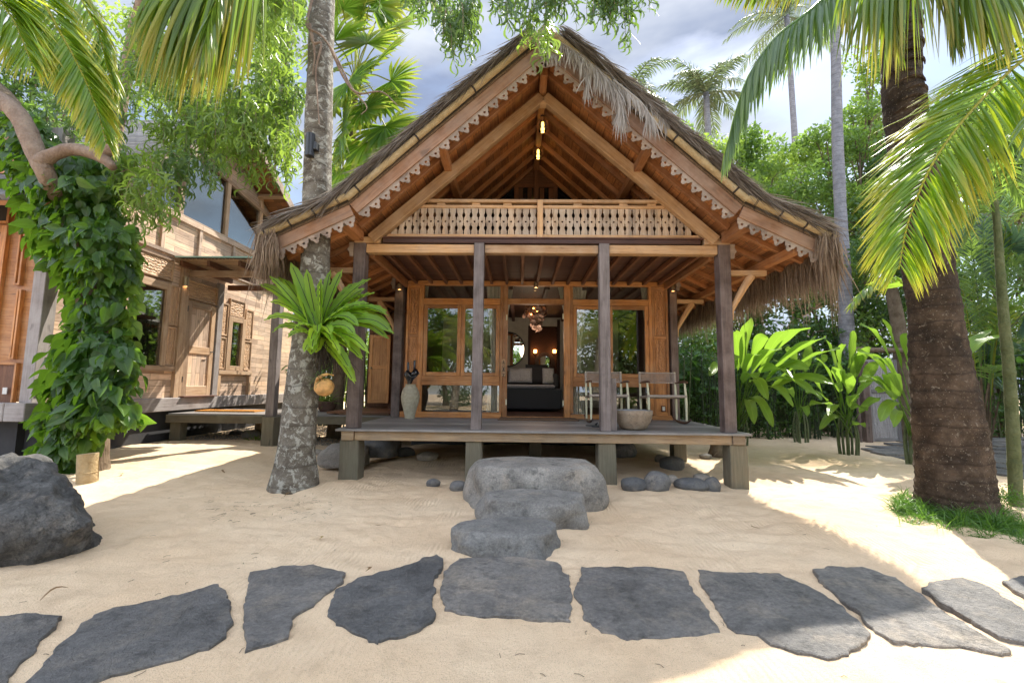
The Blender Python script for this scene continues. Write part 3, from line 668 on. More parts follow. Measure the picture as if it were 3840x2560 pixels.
# attic back wall with a small pair of shutters, dark triangles beside it
mb = MB(); yb = 8.42
def tri(mb, x0, x1, z0):
    mb.prism([(x0, z0), (x1, z0), (x1, zr(x1-CX)-.0), (x0, zr(x0-CX)-.0)], (0, yb, 0), (1, 0, 0), (0, 0, 1), (0, .03, 0))
xa, xb = CX-.43, CX+.43
mb.prism([(xa, 5.29), (xb, 5.29), (xb, zr(xb-CX)), (CX, zr(0)), (xa, zr(xa-CX))], (0, yb, 0), (1, 0, 0), (0, 0, 1), (0, .03, 0)); child(mb, 'attic_wall', M_['teak_dk'])
mb = MB()
for s in (-1, 1):
    d0, d1 = .43, 2.45
    mb.prism([(CX+s*d0, 3.4), (CX+s*d1, 3.4), (CX+s*d1, zr(d1)), (CX+s*d0, zr(d0))], (0, yb+.02, 0), (1, 0, 0), (0, 0, 1), (0, .02, 0))
child(mb, 'attic_glass', M_['blackgloss'])
mb = MB()
for x in (xa, CX-.045, xb-.09): mb.box(x, x+.09, yb-.03, yb+.01, 3.4, 5.22)
mb.box(xa, xb, yb-.035, yb-.0, 5.221, 5.29)
for s in (-1, 1):
    for k in (.12, .30): mb.box(CX+s*k-.045, CX+s*k+.045, yb-.012, yb+.012, 3.42, 5.21)
child(mb, 'attic_window', M_['teak_dk'], bevel=.003)
mb = MB(); mb.box(xa, xb, yb+.005, yb+.012, 3.4, 5.22); child(mb, 'attic_glass', M_['blackgloss'])
mb = MB(); mb.box(-2.16, 2.78, 6.16, 8.5, 3.36, 3.385); child(mb, 'attic_floor', M_['teak_dk'])

# balustrade with fretted flat balusters
BY = 6.06
mb = MB(); mb.box(CX-1.66, CX+1.71, BY-.03, BY+.05, 3.90, 3.945)
mb.box(CX-1.78, CX+1.78, BY-.015, BY+.035, 3.822, 3.865)
mb.box(CX-2.38, CX+2.38, BY-.02, BY+.04, 3.382, 3.432)
for x in (-1.5, -1.0, -.55, .45, 1.1, 1.5): mb.box(CX+x, CX+x+.12, BY-.005, BY+.025, 3.866, 3.899)
BAL = child(mb, 'balustrade', M_['teak_lt'], bevel=.004)
mb = MB(); mb.box(CX-.065, CX+.015, BY-.05, BY+.04, 3.37, 3.93)
child(mb, 'balustrade_post', M_['teak_lt'], bevel=.004)
def clip(poly, f):
    out = []
    for k in range(len(poly)):
        a, b = poly[k-1], poly[k]; fa, fb = f(a), f(b)
        if fa*fb < 0: t = fa/(fa-fb); out.append((a[0]+(b[0]-a[0])*t, a[1]+(b[1]-a[1])*t))
        if fb >= 0: out.append(b)
    return out
PW = .104
edge = [(0, .46), (.03, .455), (.06, .42), (.075, .395), (.11, .44), (.15, .42), (.19, .36), (.225, .31), (.27, .28), (.31, .31), (.345, .40), (.37, .455), (.40, .41), (.43, .45), (.46, .475),
        (.50, .475), (.54, .475), (.57, .45), (.60, .41), (.63, .455), (.655, .40), (.69, .31), (.73, .28), (.775, .31), (.81, .36), (.85, .42), (.89, .44), (.925, .395), (.94, .42), (.97, .455), (1, .46)]
hole = [(math.sin(a)*.0145, .5+math.cos(a)*.0145/.385) for a in np.linspace(0, math.pi, 9)]
nb = 0
for k in range(-22, 23):
    cx = CX-.02+k*PW
    if abs(k*PW) > 2.12 : continue
    b = MB()
    z0, hgt = 3.433, .388
    for s in (-1, 1):
        pl = [(cx, z0+hgt)]+[(cx+s*max(p[0], 0), z0+p[1]*hgt) for p in hole]+[(cx, z0)]
        pl += [(cx+s*e*PW*1.0, z0+t*hgt) for t, e in edge]
        pl = clip(pl, lambda p: (TA-.15-ts*abs(p[0]-.318))-p[1])
        if len(pl) > 3: b.prism(pl, (0, BY, 0), (1, 0, 0), (0, 0, 1), (0, .018, 0), rnd=None)
    if b.v:
        # boards run upright: rotate the grain
        for u in range(len(b.uv)): b.uv[u] = b.uv[u][:, ::-1].copy()
        o = sub(b, 'baluster', M_['balus'], BAL)

# fascia, scalloped trim and bamboo along the front edge of the roof
def lobe(mb, o, ax, ay, w, dep, th):
    half = [(0, 0), (0, .26), (.05, .30), (.09, .38), (.12, .52), (.17, .60), (.24, .62), (.29, .70), (.33, .84), (.40, .96), (.5, 1.0)]
    hl = [(.5-math.sin(a)*.105, .50-math.cos(a)*.12*1.0) for a in np.linspace(math.pi, 0, 7)]
    for m in (0, 1):
        pl = [(u, v) for u, v in half]+[(.5, .62)]+[(u, v) for u, v in hl[1:-1]]+[(.5, .38), (.5, 0)]
        pl = [((1-u if m else u)*w, v*dep) for u, v in pl]
        mb.prism(pl, o, ax, ay, th)
for s in (-1, 1):
    segs = [((0.02, 5.80), (2.47, 3.575)), ((2.47, 3.575), (3.47, 3.095))]
    for k, (a, b) in enumerate(segs):
        A = V3(CX+s*a[0], 5.27, a[1]); B = V3(CX+s*b[0], 5.27, b[1]); t = nrm(B-A); n = nrm(V3(s*-t[2]*s*s, 0, 0)+V3(0, 0, 0)) if False else nrm(np.cross(t, V3(0, 1, 0)))
        if n[2] > 0: n = -n           # n points down, square to the slope
        ln = np.linalg.norm(B-A)
        fb = MB(); fb.obox(A+t*ln/2+n*.108+V3(0, .035, 0), t*ln/2, n*.075, V3(0, .014, 0)); child(fb, 'fascia', M_['fascia'], bevel=.004)
        gb = MB(); gb.obox(A+t*ln/2+n*.02+V3(0, .03, 0), t*ln/2, n*.013, V3(0, .02, 0))
        child(gb, 'batten', M_['battn'])
        tb = MB(); cnt = int(round(ln/.168)); w = ln/cnt
        for q in range(cnt):
            if k == 0 and q == 0: continue
            lobe(tb, A+t*(q*w)+n*.175+V3(0, .042, 0), t, n, w, .135, (0, .014, 0))
        child(tb, 'scalloped_trim', M_['scallop'])
    # bamboo pole, two lengths
    P = [V3(CX+s*.0, 5.235, 5.88), V3(CX+s*1.2, 5.235, 4.78), V3(CX+s*2.47, 5.235, 3.605)]
    for pts in (P, [V3(CX+s*2.47, 5.23, 3.625), V3(CX+s*3.5, 5.23, 3.125)]):
        pb = MB(); c = catmull(pts, 40); rr = np.full(40, .043)
        rr += np.where((np.arange(40) % 9) == 4, .005, 0)
        pb.tube(c, rr, n=12); child(pb, 'bamboo_pole', M_['bamboo_y'], smooth=60)
        lb = MB()
        for q in range(4, 38, 11):
            d = nrm(c[q+1]-c[q]); lb.tube([c[q]-d*.012, c[q]+d*.012], .0475, n=12, caps=False)
            lb.tube([c[q]-d*.02, c[q]-d*.012+V3(0, .03, -.06), c[q]+V3(0, .04, -.1)], .004, n=4)
        child(lb, 'lashing', M_['lash'])
    # side eave scallops and board
    xe = CX+s*3.46; ze = zr(3.45)
    sb = MB()
    for q in range(40): lobe(sb, V3(xe, 5.33+q*.17, ze-.0), (0, 1, 0), (0, 0, -1), .168, .17, (s*.014, 0, 0))
    child(sb, 'scalloped_trim', M_['roofwood'])

# thatch strands
def slope_pts(n, s, y0, y1, d0, d1, off=(.12, .2)):
    d = RNG.uniform(d0, d1, n); y = RNG.uniform(y0, y1, n); up = RNG.uniform(*off, n)
    z = np.where(d <= 2.5, 5.72-.91*d, 3.445-.47*(d-2.5)); sl = np.where(d <= 2.5, .91, .47)
    p = np.stack((CX+s*d, y, z), 1); t = nrmA(np.stack((np.full(n, s), np.zeros(n), -sl), 1)); nn = nrmA(np.stack((s*sl, np.zeros(n), np.ones(n)), 1))
    return p+nn*up[:, None], t, nn
for s in (-1, 1):
    mb = MB()
    n = 7500
    p, t, nn = slope_pts(n, s, 5.15, 5.45, 0, 3.2, (.175, .235 if s < 0 else .27)); 
    d = t+RNG.normal(0, .13, (n, 3))*(1, .6, 1)+np.stack((np.zeros(n), RNG.uniform(-.25, .1, n), np.zeros(n)), 1)*.5+nn*RNG.uniform(-.0, .08 if s < 0 else .14, (n, 1))
    mb.strips(p, d, RNG.uniform(.2, .45, n), RNG.uniform(.006, .014, n), RNG.normal(0, 1, (n, 3)), RNG.uniform(.0, .2, n), seg=3, taper=2.)
    n = 2600; p, t, nn = slope_pts(n, s, 5.4, 7.5, 0, 3.1, (.17, .25)); d = t+RNG.normal(0, .15, (n, 3))+nn*.08
    mb.strips(p, d, RNG.uniform(.3, .6, n), RNG.uniform(.008, .018, n), RNG.normal(0, 1, (n, 3)), .1, seg=2)
    child(mb, 'thatch_strands', M_['thatch'])
    # ragged edge that shows beneath the bamboo
    mb = MB(); n = 9000
    y = 5.2+RNG.beta(1., 1.25, n)*7.5; p = np.stack((np.full(n, CX+s*3.47)+s*RNG.uniform(-.06, .06, n), y, zr(3.5)+RNG.uniform(0, .16, n)), 1)
    d = np.stack((s*RNG.uniform(-.1, .28, n), RNG.normal(-.02, .22, n), RNG.uniform(-1.1, -.5, n)), 1)
    ln = RNG.uniform(.2, .62, n)*(1+.25*np.sin(y*9)*np.sin(y*23+1))*np.where(RNG.random(n) < .06, 1.4, 1)
    mb.strips(p, d, ln, RNG.uniform(.005, .011, n), RNG.normal(0, 1, (n, 3)), RNG.uniform(.15, .7, n), seg=3, taper=2.2)
    n = 300; p = np.stack((CX+s*RNG.uniform(3.3, 3.52, n), RNG.uniform(5.13, 5.3, n), RNG.uniform(3.02, 3.2, n)), 1)
    d = np.stack((s*RNG.uniform(-.3, .15, n), RNG.normal(-.1, .15, n), RNG.uniform(-1.2, -.3, n)), 1)
    mb.strips(p, d, RNG.uniform(.2, .5, n), RNG.uniform(.006, .012, n), RNG.normal(0, 1, (n, 3)), RNG.uniform(.3, .9, n), seg=4, taper=2.)
    child(mb, 'eave_fringe', M_['fringe'])
# long loose hanks at the right corner
mb = MB(); n = 60; p = np.tile(np.array(Q(3092, 905, 5.2)), (n, 1))+RNG.normal(0, .02, (n, 3)); mb.strips(p, np.tile((.1, 0, -1.), (n, 1))+RNG.normal(0, .04, (n, 3)), RNG.uniform(.5, 1.15, n), .007, RNG.normal(0, 1, (n, 3)), .3, seg=4)
child(mb, 'thatch_hank', M_['fringe'])
# dry fronds slipped over the right-hand edge of the gable
def dryfrond(pts, L, n, name='dry_frond'):
    mb = MB(); c = catmull(pts, 30); mb.tube(c, np.linspace(.012, .004, 30), n=5)
    idx = RNG.integers(0, 30, n); p = c[idx]; T = nrmA(np.gradient(c, axis=0))[idx]
    d = T*RNG.uniform(.1, .9, (n, 1))+RNG.normal(0, .35, (n, 3))*(1, .5, .4)+V3(.0, -.05, -.75)
    mb.strips(p, d, RNG.uniform(.5, 1, n)*L, RNG.uniform(.010, .020, n), RNG.normal(0, 1, (n, 3))*(1, .4, .3), RNG.uniform(.5, 1.3, n), seg=5, taper=2.)
    child(mb, name, M_['dryfrond'])
dryfrond([Q(2100, 160, 5.15), Q(2190, 215, 5.12), Q(2250, 275, 5.1)], .36, 110)
dryfrond([Q(2165, 215, 5.16), Q(2200, 270, 5.12), Q(2200, 330, 5.1)], .32, 60)
dryfrond([Q(2230, 250, 5.12), Q(2310, 330, 5.08), Q(2330, 430, 5.05)], .42, 190)
dryfrond([Q(2300, 300, 5.15), Q(2400, 380, 5.1), Q(2450, 450, 5.08)], .36, 170)
dryfrond([Q(2130, 190, 5.2), Q(2250, 260, 5.2), Q(2420, 370, 5.2), Q(2500, 450, 5.2)], .3, 240)
dryfrond([Q(2020, 190, 5.18), Q(2060, 200, 5.14), Q(2090, 210, 5.14)], .2, 60)
mb = MB(); mb.tube([Q(2015, 165, 5.12), Q(2040, 118, 5.2), Q(2050, 92, 5.4)], .045, n=8); child(mb, 'ridge_cap', M_['scallop'], smooth=60)

# ------------------------------------------------------------------ rear wall of the porch with its windows
YW = 8.13
def X8(x): return Q(x, 1300, YW).x
def Z8(y): return Q(1950, y, YW).z
mb = MB(); mb.box(-2.17, 2.80, YW-.02, YW+.10, Z8(1071), 3.258); child(mb, 'header', M_['teak'], bevel=.005)
mb = MB(); mb.box(-2.17, X8(1883), YW-.03, YW+.10, ZD, Z8(1547)); child(mb, 'sill', M_['teak'], bevel=.004); mb = MB(); mb.box(X8(2138), 2.8, YW-.03, YW+.10, ZD, Z8(1551)); child(mb, 'sill', M_['teak'], bevel=.004)
def frame(mb, xs, zs, y0=YW, y1=YW+.07, w=None):
    """outer rectangle xs=(x0,x1) zs=(z0,z1) with members of width w"""
    x0, x1 = xs; z0, z1 = zs
    mb.box(x0, x0+w, y0, y1, z0, z1); mb.box(x1-w, x1, y0, y1, z0, z1); mb.box(x0+w, x1-w, y0+.002, y1-.002, z1-w, z1); mb.box(x0+w, x1-w, y0+.002, y1-.002, z0, z0+w)
def pane(x0, x1, z0, z1, par, y=YW+.05):
    m = MB(); m.box(x0, x1, y, y+.006, z0, z1); sub(m, 'pane', M_['glass'], par)
def unit(xl, xr, xm0, xm1, extra=()):
    mb = MB(); w = .055
    zb, zt = Z8(1547), Z8(1071); r1, r2, r3, r4 = Z8(1447), Z8(1415), Z8(1149), Z8(1120)
    XL, XR = X8(xl), X8(xr)
    mb.box(XL, XL+w, YW, YW+.08, zb, zt); mb.box(XR-w, XR, YW, YW+.08, zb, zt)
    mb.box(XL+w, XR-w, YW-.012, YW+.085, r1, r2+.015); mb.box(XL+w, XR-w, YW+.002, YW+.078, r3+.03, r4)
    o = child(mb, 'window', M_['teak'], bevel=.005)
    pane(XL+w, XR-w, zb, r1, o); pane(XL+w, XR-w, r4, zt, o)
    for a, b in ((XL+w+.006, X8((xm0+xm1)/2)-.003), (X8((xm0+xm1)/2)+.003, XR-w-.006)):
        c = MB(); frame(c, (a, b), (r2+.018, r3+.026), YW+.008, YW+.06, .068); oc = sub(c, 'casement', M_['teak'], o, bevel=.004)
        # the panes of a casement sit in the casement's own frame, one level below the window
        pane(a+.068, b-.068, r2+.018+.068, r3+.026-.068, o, YW+.035)
    return o
unit(1574, 1885, 1719, 1736); unit(2138, 2447, 2270, 2299)
mb = MB(); mb.box(X8(1885)+.001, X8(1903), YW-.015, YW+.09, ZD, Z8(1071)); mb.box(X8(2115), X8(2138)-.001, YW-.015, YW+.09, ZD, Z8(1071)); mb.box(X8(1903), X8(2115), YW-.01, YW+.085, Z8(1140), Z8(1120))
mb.box(X8(1903), X8(2115), YW-.01, YW+.085, ZD, ZD+.03)
DF = child(mb, 'door_frame', M_['teak'], bevel=.005)
pane(X8(1903), X8(2115), Z8(1120), Z8(1071), DF)
for (x, y) in ((1900, 1190), (2112, 1186), (1898, 1507), (2112, 1511)):
    mb = MB(); p = Q(x, y, YW-.02); mb.box(p.x-.011, p.x+.011, p.y, p.y+.02, p.z-.05, p.z+.05); sub(mb, 'hinge', M_['cream'], DF)
for (a, b, top) in ((1520, 1576, 1), (2447, 2508, 1)):
    x0, x1 = X8(a), X8(b); mb = MB(); z0, z1 = Z8(1551), Z8(1071)
    zm1, zm2, zc = Z8(1405), Z8(1432), Z8(1262)
    mb.box(x0, x0+.045, YW, YW+.08, z0, z1); mb.box(x1-.045, x1, YW, YW+.08, z0, z1)
    for z in (z0, zm1, zc-.02, z1-.06): mb.box(x0+.045, x1-.045, YW+.002, YW+.078, z, z+.055)
    o = child(mb, 'side_panel', M_['teak'], bevel=.004)
    for (za, zb_) in ((zm1+.055, zc-.02), (zc+.035, z1-.06)):
        c = MB(); c.box(x0+.045, x1-.045, YW+.025, YW+.05, za, zb_); sub(c, 'carved_panel', M_['carved'], o)
        c = MB(); frame(c, (x0+.055, x1-.055), (za+.012, zb_-.012), YW+.012, YW+.03, .012); sub(c, 'moulding', M_['teak'], o)
    c = MB(); c.box(x0+.045, x1-.045, YW+.025, YW+.05, z0+.055, zm1); sub(c, 'plain_panel', M_['teak'], o)
p = Q(2489, 1532, YW-.005); mb = MB(); mb.box(p.x-.04, p.x+.04, YW-.0, YW+.024, p.z-.055, p.z+.055); o = child(mb, 'power_socket', M_['teak_dk'], bevel=.004)
mb = MB(); mb.box(p.x-.024, p.x+.024, YW-.008, YW-.001, p.z-.036, p.z+.036); mb.lathe([(0, 0), (.017, 0), (.017, .01)], (0, 0, 0), 12) if False else None; sub(mb, 'socket_plate', M_['white'], o, bevel=.004)

# room behind
mb = MB(); mb.box(-2.3, 2.95, YW+.12, 15.2, .60, .70); child(mb, 'room_floor', M_['joist'])
mb = MB(); mb.box(-2.3, 2.95, YW+.12, 15.2, 3.27, 3.32); child(mb, 'room_ceiling', M_['joist'])
for k in range(8): 
    mb = MB(); mb.box(-2.3+k*.7, -2.22+k*.7, YW+.13, 12.5, 3.13, 3.26); child(mb, 'joist', M_['joist'])
for x0, x1 in ((-2.33, -2.22), (2.86, 2.96)):
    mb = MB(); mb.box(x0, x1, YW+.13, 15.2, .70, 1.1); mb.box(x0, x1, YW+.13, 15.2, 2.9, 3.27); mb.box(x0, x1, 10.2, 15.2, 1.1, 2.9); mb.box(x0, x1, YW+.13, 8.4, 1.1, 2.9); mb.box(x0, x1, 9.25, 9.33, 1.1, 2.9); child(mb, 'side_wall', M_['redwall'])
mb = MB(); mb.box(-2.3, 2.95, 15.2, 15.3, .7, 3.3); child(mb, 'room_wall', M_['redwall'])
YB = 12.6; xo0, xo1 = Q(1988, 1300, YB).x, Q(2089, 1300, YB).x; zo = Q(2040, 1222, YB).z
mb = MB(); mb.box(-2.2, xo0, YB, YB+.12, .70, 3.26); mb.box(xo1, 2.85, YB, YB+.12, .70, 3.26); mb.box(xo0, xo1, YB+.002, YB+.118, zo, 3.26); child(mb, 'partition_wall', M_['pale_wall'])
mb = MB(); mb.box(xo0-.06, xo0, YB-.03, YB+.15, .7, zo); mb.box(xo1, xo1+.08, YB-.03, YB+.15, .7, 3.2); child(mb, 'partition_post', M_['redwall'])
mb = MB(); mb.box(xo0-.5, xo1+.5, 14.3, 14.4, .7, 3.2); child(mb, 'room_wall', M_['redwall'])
# back of the house so that no sky shows through the roof
mb = MB(); mb.prism([(CX-3.4, .6), (CX+3.4, .6), (CX+3.4, 3.0), (CX, 5.7), (CX-3.4, 3.0)], (0, 13.9, 0), (1, 0, 0), (0, 0, 1), (0, .05, 0)) if False else mb.box(-2.3, 2.95, 13.9, 13.95, 3.32, 3.45)
child(mb, 'rear_beam', M_['teak_dk'])
# dark skirt under the back of the house
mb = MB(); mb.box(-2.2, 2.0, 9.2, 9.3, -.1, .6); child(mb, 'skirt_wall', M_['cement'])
# ------------------------------------------------------------------ left house, gable end towards +X
LX = -7.1
LH = thing('side_house', 'pale weathered timber house on the left with a carved door under a glass canopy', 'house', loc=(LX, 9, 0))
def lc(mb, name, mat, **k): return child(mb, name, mat, parent=LH, **k)
def YL(x, X=LX): return QX(x, 1300, X).y
def ZL(x, y, X=LX): return QX(x, y, X).z
SZ = .985
mb = MB(); mb.box(LX-.2, LX+.10, 6.2, 14.2, SZ-.26, SZ); mb.box(-13, LX-.21, 6.2, 6.4, SZ-.26, SZ); lc(mb, 'sill_beam', M_['leftgrey'], bevel=.008)
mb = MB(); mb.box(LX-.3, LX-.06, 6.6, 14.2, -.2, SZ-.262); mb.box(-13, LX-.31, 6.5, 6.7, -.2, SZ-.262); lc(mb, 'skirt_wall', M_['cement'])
mb = MB(); mb.box(LX-.16, LX+.03, 6.34, 6.54, SZ, 5.2); lc(mb, 'corner_post', M_['leftgrey'], bevel=.006)
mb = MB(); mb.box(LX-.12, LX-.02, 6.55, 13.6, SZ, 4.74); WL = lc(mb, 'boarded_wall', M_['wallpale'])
def lbox(mb, x0, x1, y0, y1, d0=0, d1=.03):
    """rectangle on the gable wall given by its left and right edge and by heights"""
    mb.box(LX-.02+d0, LX-.02+d1, YL(x0), YL(x1), y0, y1)
dt, db = 3.04, 1.0      # head and foot of the door
# window with dark glass beside the vine
mb = MB()
wy0, wy1 = YL(430), YL(652); z0, z1 = 1.62, 3.28
mb.box(LX-.02, LX+.05, wy0, wy0+.12, z0, z1); mb.box(LX-.02, LX+.05, YL(600), YL(600)+.10, z0, z1); mb.box(LX-.02, LX+.048, wy0+.12, YL(600), z1-.14, z1); mb.box(LX-.02, LX+.06, wy0-.05, wy1, z0-.10, z0)
o = lc(mb, 'window', M_['leftteak'], bevel=.005)
mb = MB(); mb.box(LX-.01, LX+.0, wy0+.12, YL(600), z0, z1-.14); sub(mb, 'pane', M_['glass'], o)
mb = MB(); mb.box(LX-.018, LX-.012, wy0+.12, YL(600), z0, z1-.14); sub(mb, 'dark_backing', M_['blackgloss'], o)  # black sheet behind the pane in place of the unlit room
def cpanel(y0, y1, z0, z1, mat='carved_lt', fr=.03, frm='leftteak', X=LX):
    mb = MB(); mb.box(X-.02, X+.035, y0, y0+fr, z0, z1); mb.box(X-.02, X+.035, y1-fr, y1, z0, z1); mb.box(X-.02, X+.033, y0+fr, y1-fr, z0, z0+fr); mb.box(X-.02, X+.033, y0+fr, y1-fr, z1-fr, z1)
    o = lc(mb, 'carved_frame', M_[frm], bevel=.003)
    mb = MB(); mb.box(X-.018, X+.014, y0+fr, y1-fr, z0+fr, z1-fr); sub(mb, 'carved_panel', M_[mat], o); return o
cpanel(YL(604)+.02, YL(652), 1.63, 2.42); cpanel(YL(604)+.02, YL(652), 2.45, 3.27); cpanel(wy0, wy1-.2, 3.34, 3.78)
cpanel(YL(640)-.02, YL(640)+.0+.25, 1.0, 1.51, 'wallpale') if False else None
mb = MB(); mb.box(LX-.02, LX+.06, YL(655), YL(655)+.13, SZ, 3.85); mb.box(LX-.02, LX+.055, YL(677)-.02, YL(677)+.05, SZ, dt+.08); lc(mb, 'wall_stud', M_['leftteak'], bevel=.004)
# door
dy0, dy1 = YL(683), YL(795)
mb = MB(); w = .14
mb.box(LX-.01, LX+.045, dy0, dy0+w, db, dt); mb.box(LX-.01, LX+.045, dy1-w, dy1, db, dt)
for z, h in ((db, .22), (1.92, .16), (dt-.13, .13)): mb.box(LX-.01, LX+.043, dy0+w, dy1-w, z, z+h)
D = lc(mb, 'door', M_['leftteak'], bevel=.006)
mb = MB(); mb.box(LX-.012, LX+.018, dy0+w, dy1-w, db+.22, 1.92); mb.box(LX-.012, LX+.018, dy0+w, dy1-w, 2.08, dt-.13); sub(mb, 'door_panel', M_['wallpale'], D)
mb = MB(); mb.tube([(LX+.05, dy1-.07, 1.99), (LX+.10, dy1-.07, 1.99), (LX+.10, dy1-.18, 1.985)], .011, n=8); sub(mb, 'door_handle', M_['black'], D)
mb = MB()
for z in (1.3, 2.8): mb.box(LX+.045, LX+.055, dy0-.01, dy0+.02, z, z+.12)
sub(mb, 'hinge', M_['black'], D)
cpanel(dy0-.02, dy1+.02, dt+.05, 3.50)
mb = MB(); mb.box(LX-.02, LX+.07, dy1+.02, dy1+.19, SZ, 3.62); lc(mb, 'wall_stud', M_['leftgrey'], bevel=.006)
mb = MB(); mb.box(LX, LX+.16, dy0-.05, dy1+.08, SZ+.001, SZ+.03); lc(mb, 'doorstep', M_['joist'], bevel=.004)
# narrow window in carved surround
a0, a1, b0, b1 = YL(820), YL(848), YL(906), YL(940)
cpanel(a0, a1-.04, 1.62, 2.38); cpanel(a0, a1-.04, 2.42, 3.2); cpanel(b0+.05, b1, 1.62, 2.38); cpanel(b0+.05, b1, 2.42, 3.2); cpanel(a1, b0, 2.94, 3.36)
mb = MB(); mb.box(LX-.02, LX+.05, a1-.03, a1+.12, 1.60, 2.92); mb.box(LX-.02, LX+.05, b0-.08, b0+.04, 1.60, 2.92); mb.box(LX-.02, LX+.048, a1+.12, b0-.08, 2.80, 2.92); mb.box(LX-.02, LX+.048, a1+.12, b0-.08, 1.60, 1.71)
mb.box(LX-.02, LX+.07, a0-.02, b1+.02, 1.50, 1.59); mb.box(LX-.02, LX+.055, a0-.02, a0+.08, SZ, 1.5); mb.box(LX-.02, LX+.055, b1-.06, b1+.02, SZ, 1.5)
o = lc(mb, 'window', M_['leftteak'], bevel=.004)
mb = MB(); mb.box(LX-.012, LX-.002, a1+.12, b0-.08, 1.71, 2.80); sub(mb, 'pane', M_['glass'], o)
mb = MB(); mb.box(LX-.019, LX-.013, a1+.12, b0-.08, 1.71, 2.80); sub(mb, 'dark_backing', M_['blackgloss'], o)  # dark sheet painted in for the shade indoors
# framing above, then the gable glazing
mb = MB()
mb.box(LX-.02, LX+.045, 6.55, 13.6, 4.66, 4.80); mb.box(LX-.02, LX+.03, 6.55, 13.6, 3.88, 3.95)
for y in (7.2, 8.35, 9.35, 10.5, 11.9): mb.box(LX-.02, LX+.028, y, y+.09, 3.95, 4.66)
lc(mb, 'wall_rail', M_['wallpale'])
mb = MB()
for x in (628, 809, 941): y = YL(x); mb.box(LX-.04, LX+.05, y-.06, y+.06, 4.80, 6.35)
mb.beam((LX+.0, 6.6, 4.55), (LX, 9.0, 6.3), .09, .12, up=(1, 0, 0)); mb.beam((LX+.0, 9.0, 6.3), (LX, 13.4, 5.75), .09, .12, up=(1, 0, 0))
o = lc(mb, 'gable_window', M_['leftteak'], bevel=.004)
mb = MB(); mb.prism([(6.9, 4.8), (13.3, 4.8), (13.3, 5.72), (9.0, 6.27)], (LX-.01, 0, 0), (0, 1, 0), (0, 0, 1), (.006, 0, 0)); sub(mb, 'pane', glass_mat('gable_glass', (.45, .5, .48), .10, .7), o)
mb = MB(); mb.prism([(6.6, 4.8), (13.5, 4.8), (13.5, 5.7), (9.7, 7.1)], (LX-.6, 0, 0), (0, 1, 0), (0, 0, 1), (.02, 0, 0)); lc(mb, 'attic_wall', M_['darkvoid'])  # near-black sheet stands in for the unlit attic behind the glazing
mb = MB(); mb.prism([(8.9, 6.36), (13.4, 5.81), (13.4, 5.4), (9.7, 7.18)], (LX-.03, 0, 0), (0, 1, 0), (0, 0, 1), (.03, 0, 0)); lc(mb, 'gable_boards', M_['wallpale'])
# roof: near slope of grey shingles, overhanging the gable
RX = -6.4; ap = (9.7, 7.3); nf = (5.9, 7.3-.92*3.8); ff = (13.2, 7.3-.51*3.5)
shing = wood('grey_shingles', (.14, .14, .145), (.24, .24, .25), (.36, .36, .37), .8, planks=(.14, .10), bumps=1.)
for (p, q_, nm) in ((ap, nf, 'n'), (ap, ff, 'f')):
    d = nrm(V3(0, q_[0]-p[0], q_[1]-p[1])); n = nrm(np.cross(d, V3(1, 0, 0))); n = n if n[2] > 0 else -n
    c = V3((RX-14)/2, (p[0]+q_[0])/2, (p[1]+q_[1])/2); ln = math.hypot(q_[0]-p[0], q_[1]-p[1])
    mb = MB(); mb.obox(c+n*.08, V3((RX+14)/2, 0, 0), d*ln/2, n*.04); lc(mb, 'roof', shing)
    mb = MB(); mb.obox(c, V3((RX+14)/2, 0, 0), d*ln/2, n*.035); lc(mb, 'roof_boards', M_['soffit'])
    mb = MB(); mb.obox(V3(RX+.02, c[1], c[2])-n*.03, d*ln/2, n*.11, V3(.016, 0, 0)); lc(mb, 'bargeboard', M_['scallop'], bevel=.004)
    mb = MB()
    for t in (.25, .5, .75): 
        cc = V3(LX/2+RX/2, p[0]+(q_[0]-p[0])*t, p[1]+(q_[1]-p[1])*t)-n*.09; mb.obox(cc, V3(.4, 0, 0), d*.05, n*.05)
    lc(mb, 'purlin', M_['leftteak'], bevel=.004)
# facade facing the camera, left of the corner post
FY = 6.5
mb = MB(); mb.box(-13, LX-.165, FY+.06, FY+.12, SZ, 5.3); lc(mb, 'front_wall', M_['teak'])
def fpan(x0, x1, y0, y1, mat, fr=.03, frm='teak'):
    a, b = Q(x0, y1, FY), Q(x1, y0, FY); mb = MB()
    frame(mb, (a.x, b.x), (a.z, b.z), FY-.0, FY+.06, fr); o = lc(mb, 'panel_frame', M_[frm], bevel=.003)
    mb = MB(); mb.box(a.x+fr, b.x-fr, FY+.03, FY+.05, a.z+fr, b.z-fr); sub(mb, 'inner_panel', M_[mat] if isinstance(mat, str) else mat, o)
fpan(48, 100, 830, 1068, 'carved'); fpan(30, 80, 1085, 1345, 'carved'); fpan(-60, 62, 1360, 1530, 'teak_dk')
fpan(-260, 28, 845, 1345, 'blackgloss', .1); fpan(-260, 55, 640, 835, 'darkvoid', .04)  # black panels put in for the dark interior behind the glass
p = Q(17, 1465, FY-.01); mb = MB(); mb.box(p.x-.035, p.x+.035, FY-.012, FY-.001, p.z-.05, p.z+.05); lc(mb, 'power_socket', M_['white'], bevel=.003)
